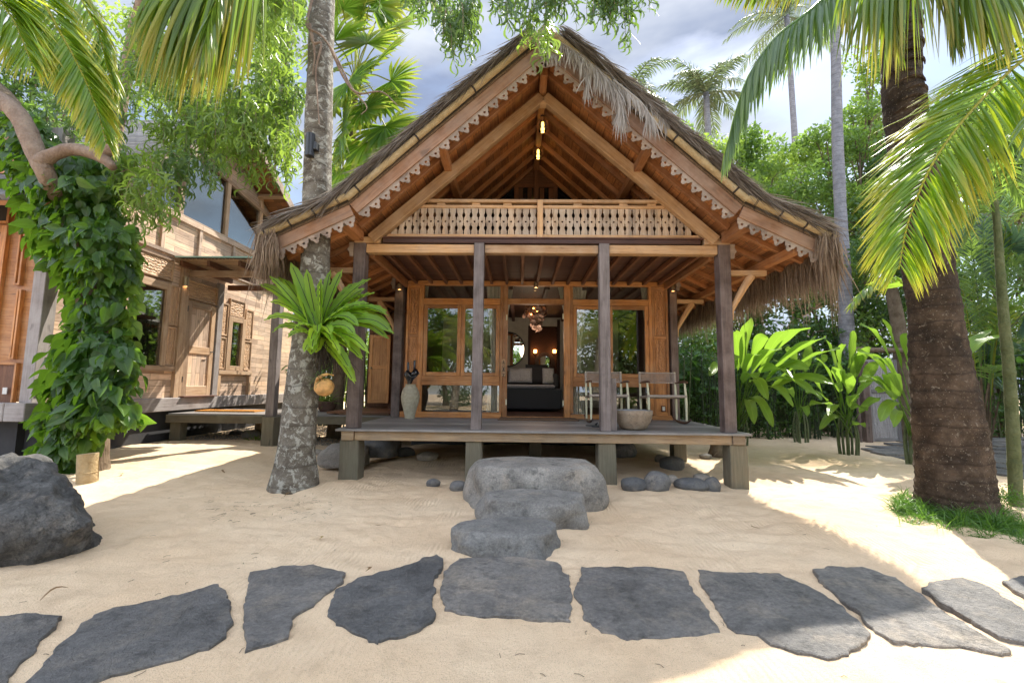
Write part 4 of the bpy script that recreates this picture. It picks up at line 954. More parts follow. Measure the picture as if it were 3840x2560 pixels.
# glass canopy over the door
mb = MB(); mb.box(LX+.03, -4.75, 8.72, 10.5, 3.86, 3.872); lc(mb, 'canopy_glass', M_['glassroof'])
mb = MB(); mb.box(LX+.03, -4.75, 8.705, 8.718, 3.845, 3.875); lc(mb, 'canopy_edge', M_['clay_edge'])
mb = MB(); mb.box(LX+.05, -4.8, 9.1, 9.2, 3.55, 3.68); lc(mb, 'canopy_beam', M_['leftteak'], bevel=.004)
mb = MB(); mb.box(LX+.05, -5.0, 10.35, 10.45, 3.52, 3.64); lc(mb, 'canopy_beam', M_['teak_dk'], bevel=.004)
for x in (LX+.08, -6.45, -5.8, -5.15):
    mb = MB(); mb.box(x, x+.06, 8.78, 10.4, 3.69, 3.80); lc(mb, 'canopy_rafter', M_['teak_dk'], bevel=.004)
mb = MB()
for k in range(52):
    y = 8.76+k*.033; mb.box(LX+.04, -4.78, y, y+.013, 3.815, 3.822)
for k in range(30):
    x = LX+.05+k*.077; mb.box(x, x+.012, 8.75, 10.48, 3.823, 3.829)
lc(mb, 'canopy_lattice', M_['leftteak'])
# ------------------------------------------------------------------ walkway between the houses
WK = thing('boardwalk', 'low grey board walkway on square legs between the two houses', 'walkway', loc=(-5, 9, .1))
mb = MB()
for k in range(11): y0 = 8.8+k*.165; mb.box(-7.0, -2.45, y0, y0+.160, .655, .68)
child(mb, 'deck', M_['deck'], parent=WK, bevel=.002)
mb = MB(); mb.box(-7.02, -2.4, 8.765, 8.83, .50, .654); child(mb, 'edge_beam', M_['plinth'], parent=WK, bevel=.005)
for x, y in ((-6.98, 8.84), (-5.9, 9.9), (-5.78, 10.3), (-3.2, 8.85)):
    mb = MB(); mb.box(x, x+.21, y, y+.2, -.1, .499); child(mb, 'leg', M_['plinth' if x < -6.5 else 'deckbeam'], parent=WK, bevel=.008)
mb = MB(); mb.box(-4.93, -4.70, 8.50, 8.755, -.15, .655); child(mb, 'footing', M_['plinth'], parent=WK, bevel=.008)
mb = MB(); mb.box(-4.90, -4.74, 8.54, 8.70, .656, 3.5); child(mb, 'post', M_['greypost'], parent=WK, bevel=.006)
mb = MB(); mb.box(-3.9, -2.35, 9.0, 10.2, .70, .74); o = mb.build('wooden_step', M_['teak_dk']); tag(o, 'dark brown boarded landing in front of the small open door', 'landing')
# little door at the back
DR = thing('open_door', 'small honey-coloured panelled door standing open behind the left corner post', 'door', loc=(-3.1, 10.1, .9))
a, b = Q(1379, 1510, 10.15), Q(1466, 1256, 10.15)
mb = MB(); frame(mb, (a.x, b.x), (a.z, b.z), 10.12, 10.165, .075); mb.box(a.x+.075, b.x-.075, 10.122, 10.163, a.z+.78, a.z+.86); child(mb, 'door_leaf', M_['door'], parent=DR, bevel=.004)
mb = MB(); mb.box(a.x+.07, b.x-.07, 10.135, 10.15, a.z+.07, b.z-.07); child(mb, 'door_panel', M_['door'], parent=DR)
mb = MB(); p = Q(1391, 1383, 10.11); mb.lathe([(0, 0), (.02, 0), (.03, .02), (.02, .045), (0, .05)], tuple(p), 12); child(mb, 'door_knob', M_['brass'], parent=DR, smooth=60)
OB = thing('garden_shed', 'dark timber shed half hidden behind the small open door', 'shed', loc=(-2.6, 10.6, .3))
mb = MB(); mb.box(-3.02, -2.4, 10.25, 10.4, .74, 3.0); mb.box(-3.75, -3.0, 10.9, 11.0, .74, 2.9); child(mb, 'wall', M_['teak_dk'], parent=OB)
mb = MB(); mb.box(-4.1, -2.3, 9.9, 12.0, 3.02, 3.1); child(mb, 'roof', M_['joist'], parent=OB)
mb = MB(); mb.box(-3.75, -2.3, 10.3, 12, .5, .735); child(mb, 'floor', M_['teak_dk'], parent=OB)

# ------------------------------------------------------------------ lamps
def can_lamp(loc, lab, r=.038, h=.11, grp='small cylinder downlights'):
    T = thing('downlight', lab, 'lamp', grp, loc=loc); x, y, z = loc
    mb = MB(); mb.lathe([(0, h), (r, h), (r, 0), (r*.88, 0), (r*.88, .02), (0, .02)], loc, 18); child(mb, 'housing', M_['brass'], parent=T, smooth=40)
    mb = MB(); mb.lathe([(0, .012), (r*.85, .012), (r*.85, .019), (0, .019)], loc, 18); child(mb, 'lens', M_['warm'], parent=T)
    mb = MB(); mb.box(x-.012, x+.012, y+.001, y+.07, z+h*.4, z+h*.7); child(mb, 'bracket', M_['black'], parent=T)
can_lamp(Q(1498, 1086, 8.02), 'small lit cylinder downlight on the rear post at the left end of the porch'); can_lamp(Q(2010, 1079, 8.04), 'small lit cylinder downlight on the beam above the doorway'); can_lamp(Q(2524, 1092, 8.02), 'small lit cylinder downlight on the rear post above the rocking chairs')
can_lamp(Q(693, 1074, 9.0), 'cylinder downlight under the glass canopy at the left of the carved door', .06, .2); can_lamp(Q(848, 1121, 10.6), 'cylinder downlight under the glass canopy above the narrow carved window', .055, .18)
def pendant(loc, lab):
    T = thing('pendant_lamp', lab, 'lamp', 'glass pendant lamps in the gable', loc=loc); x, y, z = loc
    mb = MB(); mb.lathe([(.02, .14), (.05, .12), (.085, .06), (.098, 0), (.094, -.06), (.07, -.105), (.03, -.12)], loc, 24); child(mb, 'glass_shade', M_['glassclear'], parent=T, smooth=180)
    mb = MB(); mb.tube([(x, y, z+.12), (x, y, z+.36)], .006, n=6); mb.lathe([(0, .17), (.028, .165), (.03, .11), (0, .10)], loc, 14); child(mb, 'cord_and_cap', M_['black'], parent=T)
    mb = MB(); mb.lathe([(0, .05), (.018, .045), (.022, .0), (.018, -.02), (0, -.025)], loc, 14); child(mb, 'bulb', M_['amber'], parent=T, smooth=180)
    mb = MB(); mb.lathe([(0, -.05), (.026, -.052), (.026, -.112), (0, -.114)], loc, 14); child(mb, 'glow_tube', M_['amber'], parent=T, smooth=40)
pendant(Q(2035, 470, 6.5), 'nearer of the two clear glass pendant lamps in the gable'); pendant(Q(2018, 572, 7.4), 'farther and lower of the two clear glass pendant lamps in the gable')

# ------------------------------------------------------------------ porch furniture
def place(o, loc): o.location = loc
def copy_thing(root, dloc, label):
    r_ = root.copy(); C.objects.link(r_); r_.location = root.location+Vector(dloc); r_['label'] = label
    for ch in root.children:
        c = ch.copy(); C.objects.link(c); c.parent = r_; c.matrix_parent_inverse = ch.matrix_parent_inverse.copy()
        for g in ch.children:
            d = g.copy(); C.objects.link(d); d.parent = c
    return r_
CH = thing('rocking_chair', 'right-hand cream rocking chair with a woven rope back, in the right corner of the porch', 'rocking chair', 'rocking chairs on the porch', loc=(2.42, 7.5, ZD))
cx = 2.41; rx = (cx-.302, cx+.302)
for x in rx:
    for (p0, p1, p2) in (((x, 7.66, .76), (x, 7.68, 1.12), (x, 7.72, 1.565)), ((x+.01, 7.24, .77), (x+.01, 7.24, 1.1), (x-.004, 7.25, 1.378))):
        mb = MB(); mb.tube(catmull([p0, p1, p2], 14), np.interp(np.linspace(0, 1, 14), [0, .45, 1], [.015, .022, .016]), n=10); child(mb, 'leg', M_['cream'], parent=CH, smooth=60)
    mb = MB(); mb.tube(catmull([(x, 7.88, .80), (x, 7.7, .745), (x, 7.45, .727), (x, 7.2, .745), (x, 7.04, .80)], 20), np.interp(np.linspace(0, 1, 20), [0, .5, 1], [.012, .02, .012]), n=8); child(mb, 'rocker', M_['rocker'], parent=CH, smooth=60)
    mb = MB(); mb.tube([(x, 7.72, 1.372), (x, 7.5, 1.388), (x+.0, 7.2, 1.392), (x, 7.14, 1.385)], [.012, .018, .022, .014], n=8); child(mb, 'armrest', M_['rocker'], parent=CH, smooth=60)
mb = MB()
for k in range(30):
    x = rx[0]+.02+k*.0195; mb.tube([(x, 7.70, 1.385), (x, 7.735, 1.46), (x, 7.722, 1.545)], .0042, n=4)
for k in range(9):
    z = 1.39+k*.0195; yy = 7.708+.02*math.sin((z-1.385)/.17*3.1); mb.tube([(rx[0], yy-.008, z), (cx, yy+.03, z), (rx[1], yy-.008, z)], .0042, n=4)
for x in rx:
    mb.tube([(x, 7.703, 1.38), (x, 7.722, 1.55)], .021, n=10)
mb.tube([(rx[0], 7.70, 1.385), (cx, 7.73, 1.38), (rx[1], 7.70, 1.385)], .012, n=6); mb.tube([(rx[0], 7.72, 1.555), (cx, 7.75, 1.55), (rx[1], 7.72, 1.555)], .010, n=6)
child(mb, 'woven_backrest', M_['rope'], parent=CH, smooth=60)
mb = MB(); mb.tube([(rx[0]-.0, 7.24, 1.16), (rx[1], 7.24, 1.16)], .024, n=10); mb.tube([(rx[0], 7.68, 1.13), (rx[1], 7.68, 1.13)], .022, n=10)
for x in rx: mb.tube([(x, 7.22, 1.16), (x, 7.70, 1.13)], .02, n=8)
mb.obox((cx, 7.46, 1.142), (.28, 0, 0), (0, .21, -.013), (0, .0006, .006)); child(mb, 'seat', M_['rope'], parent=CH, smooth=60)
copy_thing(CH, (-.935, -.0, 0), 'left-hand cream rocking chair with a woven rope back, half hidden by a porch post')
mb = MB(); c = (1.63, 6.33, ZD+.001); prof = [(.0, 0), (.15, .0), (.19, .03), (.235, .11), (.262, .2), (.272, .262), (.26, .27)]
BS = thing('stone_basin', 'round rough stone basin beside the right middle porch post', 'basin', loc=c); mb.lathe(prof, c, 40)
v = mb.v[0]
for q in v: q[:2] += (q[:2]-c[:2])*.05*noise.noise(tuple(q*6)); q[2] += .012*noise.noise((q[0]*5, q[1]*5, 2))*((q[2]-c[2])/.26)
child(mb, 'outside', M_['basin'], parent=BS, smooth=180)
mb = MB(); mb.lathe([(.261, .268), (.252, .262), (.22, .16), (.15, .07), (0, .05)], c, 40)
for q in mb.v[0]: q[2] += .012*noise.noise((q[0]*5, q[1]*5, 2))*((q[2]-c[2])/.26)
child(mb, 'inside', M_['basin_in'], parent=BS, smooth=180)
pv = Q(1536, 1568, 7.8); c = (pv.x, 7.8, ZD+.001)
mb = MB(); mb.lathe([(0, .002), (.088, 0), (.09, .05), (.12, .17), (.155, .30), (.163, .38), (.15, .46), (.12, .53), (.092, .56), (.088, .585), (.098, .60), (.08, .60), (.075, .57)], c, 36)
tag(mb.build('vase', M_['vase'], smooth=60, loc=c), 'tall ribbed pale clay vase standing by the left porch window', 'vase')
T = thing('bottle_sculpture', 'glossy black ornament of two long-necked bottles in the mouth of the clay vase', 'ornament', loc=(c[0], c[1], 1.29))
for dx, dz, tl in ((-.045, .0, -.02), (.04, .03, .05)):
    mb = MB(); x0, y0, z0 = c[0]+dx, c[1]-.01, 1.30+dz
    mb.tube([(x0-tl, y0, z0), (x0-tl*.5, y0, z0+.08), (x0, y0, z0+.15), (x0+tl, y0, z0+.19), (x0+tl*.6, y0, z0+.24), (x0+tl*.4, y0, z0+.26), (x0+tl*.4, y0, z0+.40)], [.028, .035, .062, .07, .035, .02, .021], n=14)
    child(mb, 'bottle', M_['blackgloss'], parent=T, smooth=60)
mb = MB(); x0 = c[0]; mb.tube(catmull([(x0-.1, c[1]-.05, 1.47), (x0-.06, c[1]-.08, 1.52), (x0+.02, c[1]-.08, 1.44), (x0+.1, c[1]-.04, 1.46), (x0+.12, c[1], 1.50), (x0+.05, c[1]-.04, 1.40)], 24), .016, n=8); child(mb, 'ribbon', M_['blackgloss'], parent=T, smooth=60)
def matt(x0, x1, y0, y1, z, m, lab, grp=None):
    mb = MB(); mb.box(x0, x1, y0, y1, z+.001, z+.03)
    n = 1800; p = np.stack((RNG.uniform(x0, x1, n), RNG.uniform(y0, y1, n), np.full(n, z+.028)), 1); mb.strips(p, RNG.normal(0, .5, (n, 3))+(0, 0, 1), .016, .006, RNG.normal(0, 1, (n, 3)), .1, seg=1)
    for k in range(16): 
        t = k/15; mb.tube([(x0+(x1-x0)*t-.02, y0-.004, z+.012), (x0+(x1-x0)*t+.02, y0-.006, z+.014)], .011, n=5)
    tag(mb.build('door_mat', M_[m], loc=(x0, y0, z)), lab, 'doormat')
matt(-.33, 1.02, 7.62, 8.02, ZD, 'mat', 'long brown coir doormat in front of the open doorway'); matt(-3.6, -2.6, 8.9, 9.35, .74 if False else .681, 'mat', 'brown coir mat lying on the walkway behind the left corner post')
matt(-6.85, -5.6, 9.35, 9.75, .681, 'mat_or', 'bright orange coir mat on the walkway below the carved door')
# sign on the door frame
SG = thing('door_sign', 'small wooden sign reading COME IN, hung upright on the left door jamb', 'sign', loc=Q(1888, 1380, 8.1))
a, b = Q(1880, 1410, 8.1), Q(1896, 1353, 8.1); mb = MB(); mb.box(a.x, b.x, 8.095, 8.107, a.z, b.z)
mb.lathe([(0, 0), (.0, .0)], (0, 0, 0), 3) if False else mb.prism([(math.cos(t)*.036, math.sin(t)*.04) for t in np.linspace(0, math.pi, 9)], ((a.x+b.x)/2, 8.095, b.z), (1, 0, 0), (0, 0, 1), (0, .012, 0))
child(mb, 'board', M_['sign'], parent=SG, bevel=.003)
def text_mesh(s, size, mat, name, loc, rot, parent, ext=.002):
    cu = bpy.data.curves.new('t', 'FONT'); cu.body = s; cu.size = size; cu.extrude = ext; cu.offset = .0016; cu.align_x = 'CENTER'; cu.align_y = 'CENTER'
    t = bpy.data.objects.new('t', cu); C.objects.link(t); bpy.context.view_layer.update()
    me = bpy.data.meshes.new_from_object(t.evaluated_get(bpy.context.evaluated_depsgraph_get())); bpy.data.objects.remove(t)
    o = bpy.data.objects.new(name, me); me.materials.clear(); me.materials.append(mat); C.objects.link(o)
    o.matrix_world = Matrix.Translation(loc) @ rot; o.parent = parent; o.matrix_parent_inverse = Matrix.Translation(parent.location).inverted(); return o
rot = Matrix.Rotation(R(90), 4, 'X') @ Matrix.Rotation(R(-90), 4, 'Z')
text_mesh('COME IN', .062, M_['signtxt'], 'lettering', Vector(((a.x+b.x)/2, 8.092, (a.z+b.z)/2-.02)), rot, SG)
mb = MB(); mb.tube([((a.x+b.x)/2+.022*math.cos(t), 8.092, b.z-.03+.02*math.sin(t)) for t in np.linspace(0, 6.28, 14)], .003, n=4); mb.tube([((a.x+b.x)/2, 8.092, b.z-.03), ((a.x+b.x)/2+.008, 8.092, b.z+.012)], .006, n=5); child(mb, 'leaf_mark', M_['signtxt'], parent=SG)
# sandals
for k, (x, y) in enumerate(((2228, 1597), (2252, 1601))):
    p = G(x, y, ZD); T = thing('sandal', ('left' if k == 0 else 'right')+' black sandal of the pair lying on the porch near the rocking chairs', 'sandal', loc=p)
    pl = [(math.cos(t)*.13, math.sin(t)*(.045 if math.cos(t) > 0 else .036)) for t in np.linspace(0, 6.1, 18)]; mb = MB(); mb.prism(pl, (p.x, p.y, ZD+.002), (1, 0, 0), (0, 1, 0), (0, 0, .015)); child(mb, 'sole', M_['black'], parent=T)
    mb = MB(); mb.tube(catmull([(p.x+.02, p.y-.04, ZD+.016), (p.x+.05, p.y, ZD+.05), (p.x+.02, p.y+.04, ZD+.016)], 10), .008, n=6); child(mb, 'strap', M_['black'], parent=T)
# ------------------------------------------------------------------ bedroom
BD = thing('bed', 'grey bed with a charcoal upholstered base, seen through the doorway', 'bed', loc=(.3, 10.9, .7))
xa, xb = -1.1, Q(2106, 1500, 10.3).x
mb = MB(); mb.box(xa, xb, 10.3, 12.3, .76, 1.24); child(mb, 'base', M_['sofa'], parent=BD, bevel=.03)
mb = MB(); mb.box(xa+.03, xb-.15, 10.28, 12.2, 1.242, 1.33); child(mb, 'blanket', M_['sheet'], parent=BD, bevel=.03)
mb = MB(); mb.box(xb-.14, xb+.02, 11.3, 12.4, 1.245, 1.62); mb.box(xa, xb-.15, 12.2, 12.45, 1.245, 1.7); child(mb, 'headboard', M_['sofa'], parent=BD, bevel=.04)
def pillow(loc, sx, sz, m, lab, lean=.3):
    mb = MB(); n, k = 14, 8; v = []; u = np.linspace(-1, 1, n)
    g1, g2 = np.meshgrid(u, u, indexing='ij'); th = (np.clip(1-g1**4, 0, 1)*np.clip(1-g2**4, 0, 1))**.5*.09
    for s_ in (1, -1):
        P = np.stack((loc[0]+g1*sx/2, loc[1]-s_*th+g2*lean*sz/2, loc[2]+sz/2+g2*sz/2), -1).reshape(-1, 3)
        i, j = np.meshgrid(np.arange(n-1), np.arange(n-1), indexing='ij'); f = np.stack((i*n+j, (i+1)*n+j, (i+1)*n+j+1, i*n+j+1), -1).reshape(-1, 4)
        mb.add(P, f if s_ > 0 else f[:, ::-1])
    tag(mb.build('pillow', M_[m], smooth=180, loc=loc), lab, 'pillow', 'pillows on the bed')
pillow(Q(1932, 1434, 11.6)+Vector((0, 0, -.0)), .36, .36, 'pillow', 'leftmost pale pillow on the bed'); pillow(Q(1968, 1434, 11.6), .38, .38, 'pillow', 'pale pillow second from the left on the bed')
pillow(Q(2012, 1436, 11.9), .6, .5, 'sofa', 'wide dark pillow in the middle of the bed'); pillow(Q(2056, 1438, 11.4), .3, .4, 'pillow', 'pale pillow at the right end of the bed')
p = Q(1903, 1309, 12.5); T = thing('round_mirror', 'large round mirror on the pale wall left of the doorway view', 'mirror', loc=p)
mb = MB(); mb.tube([(p.x+math.cos(t)*.49, p.y, p.z+math.sin(t)*.49) for t in np.linspace(0, 2*math.pi, 41)], .018, n=6, caps=False); child(mb, 'frame', M_['black'], parent=T)
mb = MB(); mb.prism([(math.cos(t)*.48, math.sin(t)*.48) for t in np.linspace(0, 6.2, 40)], (p.x, p.y, p.z), (1, 0, 0), (0, 0, 1), (0, .01, 0)); child(mb, 'mirror_glass', M_['mirror'], parent=T)
p = Q(2043, 1358, 14.2); T = thing('ring_mirror', 'small mirror in a frame of dark concentric rings between two wall lights', 'mirror', loc=p)
mb = MB()
for r in (.22, .26, .30): mb.tube([(p.x+math.cos(t)*r, p.y-(.3-r)*.3, p.z+math.sin(t)*r) for t in np.linspace(0, 2*math.pi, 33)], .022, n=6, caps=False)
child(mb, 'ring_frame', M_['plateblack'], parent=T, smooth=60)
mb = MB(); mb.prism([(math.cos(t)*.21, math.sin(t)*.21) for t in np.linspace(0, 6.1, 30)], (p.x, p.y, p.z), (1, 0, 0), (0, 0, 1), (0, .01, 0)); child(mb, 'mirror_glass', M_['mirror'], parent=T)
for x, w in ((2007, 'left'), (2079, 'right')):
    p = Q(x, 1317, 14.2); T = thing('wall_light', 'glowing orange wall light on the %s of the ring mirror' % w, 'wall light', 'wall lights beside the ring mirror', loc=p)
    mb = MB(); mb.box(p.x-.05, p.x+.05, p.y-.05, p.y, p.z-.05, p.z+.05); child(mb, 'shade', M_['sconce'], parent=T, bevel=.01)
    mb = MB(); mb.box(p.x-.02, p.x+.02, p.y, p.y+.08, p.z-.1, p.z-.04); child(mb, 'mount', M_['black'], parent=T)
    pl = bpy.data.lights.new('sconce_light', 'POINT'); pl.energy = 1.5; pl.color = (1, .5, .2); pl.shadow_soft_size = .05; po = bpy.data.objects.new('wall_light_lamp', pl); C.objects.link(po); po.location = (p.x, p.y-.25, p.z); po.parent = T; po.matrix_parent_inverse = Matrix.Translation(T.location).inverted()
p = Q(2000, 1175, 10.2); T = thing('shell_chandelier', 'cluster chandelier of smoky shell discs hanging inside the doorway', 'chandelier', loc=p)
mb = MB(); n = 190; u = RNG.normal(0, 1, (n, 3)); u = nrmA(u); rr = RNG.uniform(.5, 1, (n, 1))
pos = np.array(p)+u*rr*(.30, .25, .2)+np.array((.05, 0, 0)); low = RNG.random(n) < .4; pos[low] = np.array(p)+(.07, 0, -.25)+u[low]*rr[low]*(.13, .13, .2)
T0 = np.array([(0, 0, 0)]+[(math.cos(a)*.5, math.sin(a)*.5, .1) for a in np.linspace(0, 5.5, 8)]); TF = np.array([(0, k, k % 8+1) for k in range(1, 9)])
mb.stamp(T0, TF, pos, RNG.normal(0, 1, (n, 3)), u+RNG.normal(0, .4, (n, 3)), RNG.uniform(.07, .13, n)); child(mb, 'shell_discs', M_['shell'], parent=T)
mb = MB()
for dx, dz in ((.08, .04), (-.05, -.04), (.0, .1)): mb.lathe([(0, -.02), (.02, 0), (0, .02)], (p.x+dx, p.y-.12, p.z+dz), 8)
child(mb, 'bulb', M_['sconce'], parent=T)
pl = bpy.data.lights.new('chandelier_light', 'POINT'); pl.energy = 9; pl.color = (1, .72, .5); pl.shadow_soft_size = .3; po = bpy.data.objects.new('chandelier_lamp', pl); C.objects.link(po); po.location = (p.x, p.y-.1, p.z-.55); po.parent = T; po.matrix_parent_inverse = Matrix.Translation(T.location).inverted()
def curtain(xt0, xt1, xm0, xm1, xb0, xb1, z0, z1, lab, y=8.29):
    n, k = 26, 14; mb = MB(); v = []
    for a in range(k):
        t = a/(k-1); z = z1+(z0-z1)*t
        w0 = np.interp(t, [0, .55, 1], [xt0, xm0, xb0]); w1 = np.interp(t, [0, .55, 1], [xt1, xm1, xb1])
        for b in range(n): s_ = b/(n-1); v.append((w0+(w1-w0)*s_, y+.022*math.sin(s_*26+.6*math.sin(t*3)), z))
    i, j = np.meshgrid(np.arange(k-1), np.arange(n-1), indexing='ij'); f = np.stack((i*n+j, i*n+j+1, (i+1)*n+j+1, (i+1)*n+j), -1).reshape(-1, 4)
    mb.add(np.array(v), f); tag(mb.build('curtain', M_['curtain'], smooth=180, loc=(xt0, y, z0)), lab, 'curtain', 'sheer curtains behind the windows')
def xq(x): return Q(x, 1300, 8.36).x
curtain(xq(1822), xq(1884), xq(1843), xq(1880), xq(1826), xq(1880), .74, 3.2, 'pale sheer curtain in the left window next to the doorway')
curtain(xq(2138), xq(2200), xq(2145), xq(2176), xq(2140), xq(2192), .74, 3.2, 'pale sheer curtain in the right window next to the doorway')
curtain(xq(1584), xq(1604), xq(1580), xq(1590), xq(1580), xq(1590), 1.6, 3.2, 'pale sheer curtain at the far left of the left window')
curtain(xq(2402), xq(2444), xq(2418), xq(2444), xq(2412), xq(2444), 1.6, 3.2, 'pale sheer curtain at the far right of the right window')
curtain(xq(1898), xq(1925), xq(1898), xq(1905), xq(1898), xq(1903), 2.3, 3.2, 'narrow sheer curtain gathered at the left side of the doorway')
curtain(xq(2090), xq(2118), xq(2112), xq(2118), xq(2114), xq(2118), 2.3, 3.2, 'narrow sheer curtain gathered at the right side of the doorway')

# ------------------------------------------------------------------ stones
def rock(c, dim, seed, tone=None, rough=.14, flat=.75, e=.75, n=(64, 40), rz=0., fine=.03, bottom=.6):
    mb = MB(); nu, nv = n; v = []
    for j in range(nv+1):
        ph = math.pi*j/nv-math.pi/2
        for i in range(nu):
            th = 2*math.pi*i/nu
            x, y, z = math.cos(ph)*math.cos(th), math.cos(ph)*math.sin(th), math.sin(ph)
            f = lambda q, k: math.copysign(abs(q)**k, q)
            x, y, z = f(x, e), f(y, e), f(z, e*.9)
            p = Vector((x, y, z)); s_ = seed*7.3
            d = 1+rough*noise.noise(p*1.2+Vector((s_, 0, 0)))*1.4+rough*.6*noise.noise(p*2.6+Vector((0, s_, 0)))+fine*noise.noise(p*6+Vector((s_, s_, 0)))+fine*.8*abs(noise.noise(p*3.7+Vector((s_, 1, 3))))*-1.2+fine*.7*noise.noise(p*14+Vector((s_, s_, 3)))
            p = p*d
            if p.z > flat: p.z = flat+.10*(1-math.exp(-(p.z-flat)/.10))*(.6 if flat < .7 else 1.8)
            if p.z < -bottom: p.z = -bottom
            X, Y = p.x*dim[0], p.y*dim[1]; cr, sr = math.cos(rz), math.sin(rz)
            v.append((c[0]+X*cr-Y*sr, c[1]+X*sr+Y*cr, c[2]+p.z*dim[2]))
    i, j = np.meshgrid(np.arange(nu), np.arange(nv), indexing='ij'); i = i.ravel(); j = j.ravel(); i2 = (i+1) % nu
    mb.add(np.array(v), np.stack((j*nu+i, j*nu+i2, (j+1)*nu+i2, (j+1)*nu+i), 1), None, tone); return mb
def stone(name, c, dim, seed, mat, lab, cat, grp=None, **k):
    o = rock(c, dim, seed, **k).build(name, M_[mat], smooth=45 if k.get('n') else 60, loc=c); tag(o, lab, cat, grp); return o
stone('boulder', (.20, 5.24, .12), (.80, .48, .50), 1, 'boulder', 'largest grey step boulder, topmost, right below the porch edge', 'boulder', 'boulders forming the porch steps', tone=.95, flat=.58, e=.84, n=(150, 90), rough=.10, fine=.010)
stone('boulder', (.14, 4.46, .02), (.55, .34, .37), 2, 'boulder', 'middle grey step boulder with a notched front', 'boulder', 'boulders forming the porch steps', tone=.6, flat=.56, e=.86, n=(150, 90), rough=.13, fine=.012)
stone('boulder', (-.09, 3.76, -.02), (.45, .30, .31), 3, 'boulder', 'lowest and smallest of the three grey step boulders', 'boulder', 'boulders forming the porch steps', tone=.25, flat=.56, e=.88, n=(150, 90), rough=.16, fine=.016, rz=-.05)
stone('large_boulder', (-4.42, 3.75, -.08), (1.0, .58, .70), 9, 'bigrock', 'large dark pitted boulder at the left edge of the sand', 'boulder', flat=1.2, e=1.05, n=(150, 90), rough=.26, fine=.05, rz=-.3)
stone('round_boulder', Q(1290, 1712, 6.9), (.36, .3, .21), 5, 'palestone', 'smooth pale boulder behind the left corner stilt', 'boulder', rough=.1, n=(48, 32))
stone('round_boulder', Q(1425, 1680, 7.4), (.30, .26, .2), 6, 'river', 'dark boulder in the shade under the left end of the deck', 'boulder', rough=.15, n=(48, 32))
sts = [(2381, 1808, 48, 27, 'river', 'oval grey river stone just right of the right middle stilt'), (2468, 1800, 48, 40, 'river', 'tall dark river stone between two flatter ones under the right end of the deck'), (2524, 1737, 46, 28, 'river', 'dark egg-shaped river stone lying farther back under the right end of the deck'),
 (2597, 1808, 60, 24, 'river', 'long flat grey river stone under the right end of the deck'), (2677, 1806, 30, 30, 'river', 'small upright grey stone next to the right corner stilt'), (2525, 1788, 22, 18, 'palestone', 'small brown stone between the dark river stones'),
 (2637, 1783, 32, 20, 'palestone', 'brown stone behind the long flat grey stone'), (2485, 1722, 26, 16, 'palestone', 'pale stone left of the egg-shaped dark stone'), (2650, 1700, 22, 10, 'palestone', 'small flat pale stone by the banana root'),
 (1518, 1706, 34, 20, 'river', 'rounded stone in the dark under the middle of the deck'), (1717, 1808, 34, 20, 'river', 'greenish stone left of the left middle stilt'), (1762, 1828, 26, 15, 'river', 'small greenish stone at the foot of the left middle stilt'),
 (1622, 1796, 26, 16, 'river', 'small grey stone at the edge of the shade under the deck'), (1600, 1720, 40, 18, 'palestone', 'low pale stone deep under the deck'), (2330, 1690, 60, 34, 'river', 'dark stone deep under the deck behind the step boulder'),
 (1180, 1690, 26, 12, 'palestone', 'pale stone in the gravel behind the leaning palm'), (935, 1640, 34, 16, 'palestone', 'pale stone beside the striped leafy plant'), (880, 1632, 24, 10, 'river', 'small dark stone behind the striped leafy plant'), (700+1930, 1757+0, 1, 1, None, '')]
for k, (x, y, w, h, m, lab) in enumerate(sts):
    if not m: continue
    p = G(x, y+h*.8, .05); sc = p.y/1650
    stone('river_stone', (p.x, p.y+.05, max(hs(p.x, p.y), .0)+h*sc*.55), (w*sc, w*sc*.8, h*sc*1.05), 20+k, m, lab, 'stone', 'river stones around the porch', rough=.07, flat=2, e=.95, n=(32, 22), fine=.01)
# flagstones
fl = []
c3 = lambda L: [(x/1.225, 1600+y/1.225) for x, y in L]
P_ = lambda L: [(x*1.6327, y*1.6327) for x, y in L]
fl.append((c3([(-120, 880), (0, 865), (120, 850), (290, 862), (230, 935), (165, 1005), (90, 1090), (35, 1175), (-60, 1300), (-200, 1300)]), 'dark slate slab cut by the left edge of the picture'))
fl.append((c3([(430, 860), (520, 825), (700, 792), (880, 752), (985, 718), (1005, 720), (1035, 745), (1055, 790), (1062, 850), (1075, 890), (1040, 950), (960, 1010), (830, 1055), (640, 1100), (520, 1130), (400, 1185), (90, 1190), (180, 1110), (250, 1020), (300, 970), (370, 900)]), 'largest and longest dark slate slab, second from the left'))
fl.append((c3([(1147, 665), (1290, 635), (1440, 630), (1590, 665), (1580, 700), (1500, 760), (1440, 815), (1365, 850), (1345, 900), (1325, 955), (1240, 985), (1125, 1022), (1120, 950), (1122, 820), (1135, 720)]), 'wedge-shaped slate slab with a brown stain, third from the left'))
fl.append((c3([(1540, 745), (1640, 690), (1840, 640), (1950, 595), (2010, 582), (2038, 600), (2030, 640), (1995, 700), (1990, 780), (2005, 850), (1985, 885), (1860, 950), (1755, 975), (1735, 985), (1690, 975), (1620, 935), (1540, 900), (1500, 860), (1520, 800)]), 'dark slate slab with a pointed upper right corner, left of the lowest step boulder'))
fl.append((P_([(1020, 1310), (1055, 1280), (1190, 1275), (1280, 1290), (1308, 1320), (1310, 1425), (1240, 1420), (1180, 1412), (1100, 1412), (1060, 1408), (1020, 1395), (1013, 1350)]), 'squarish slate slab directly in front of the lowest step boulder'))
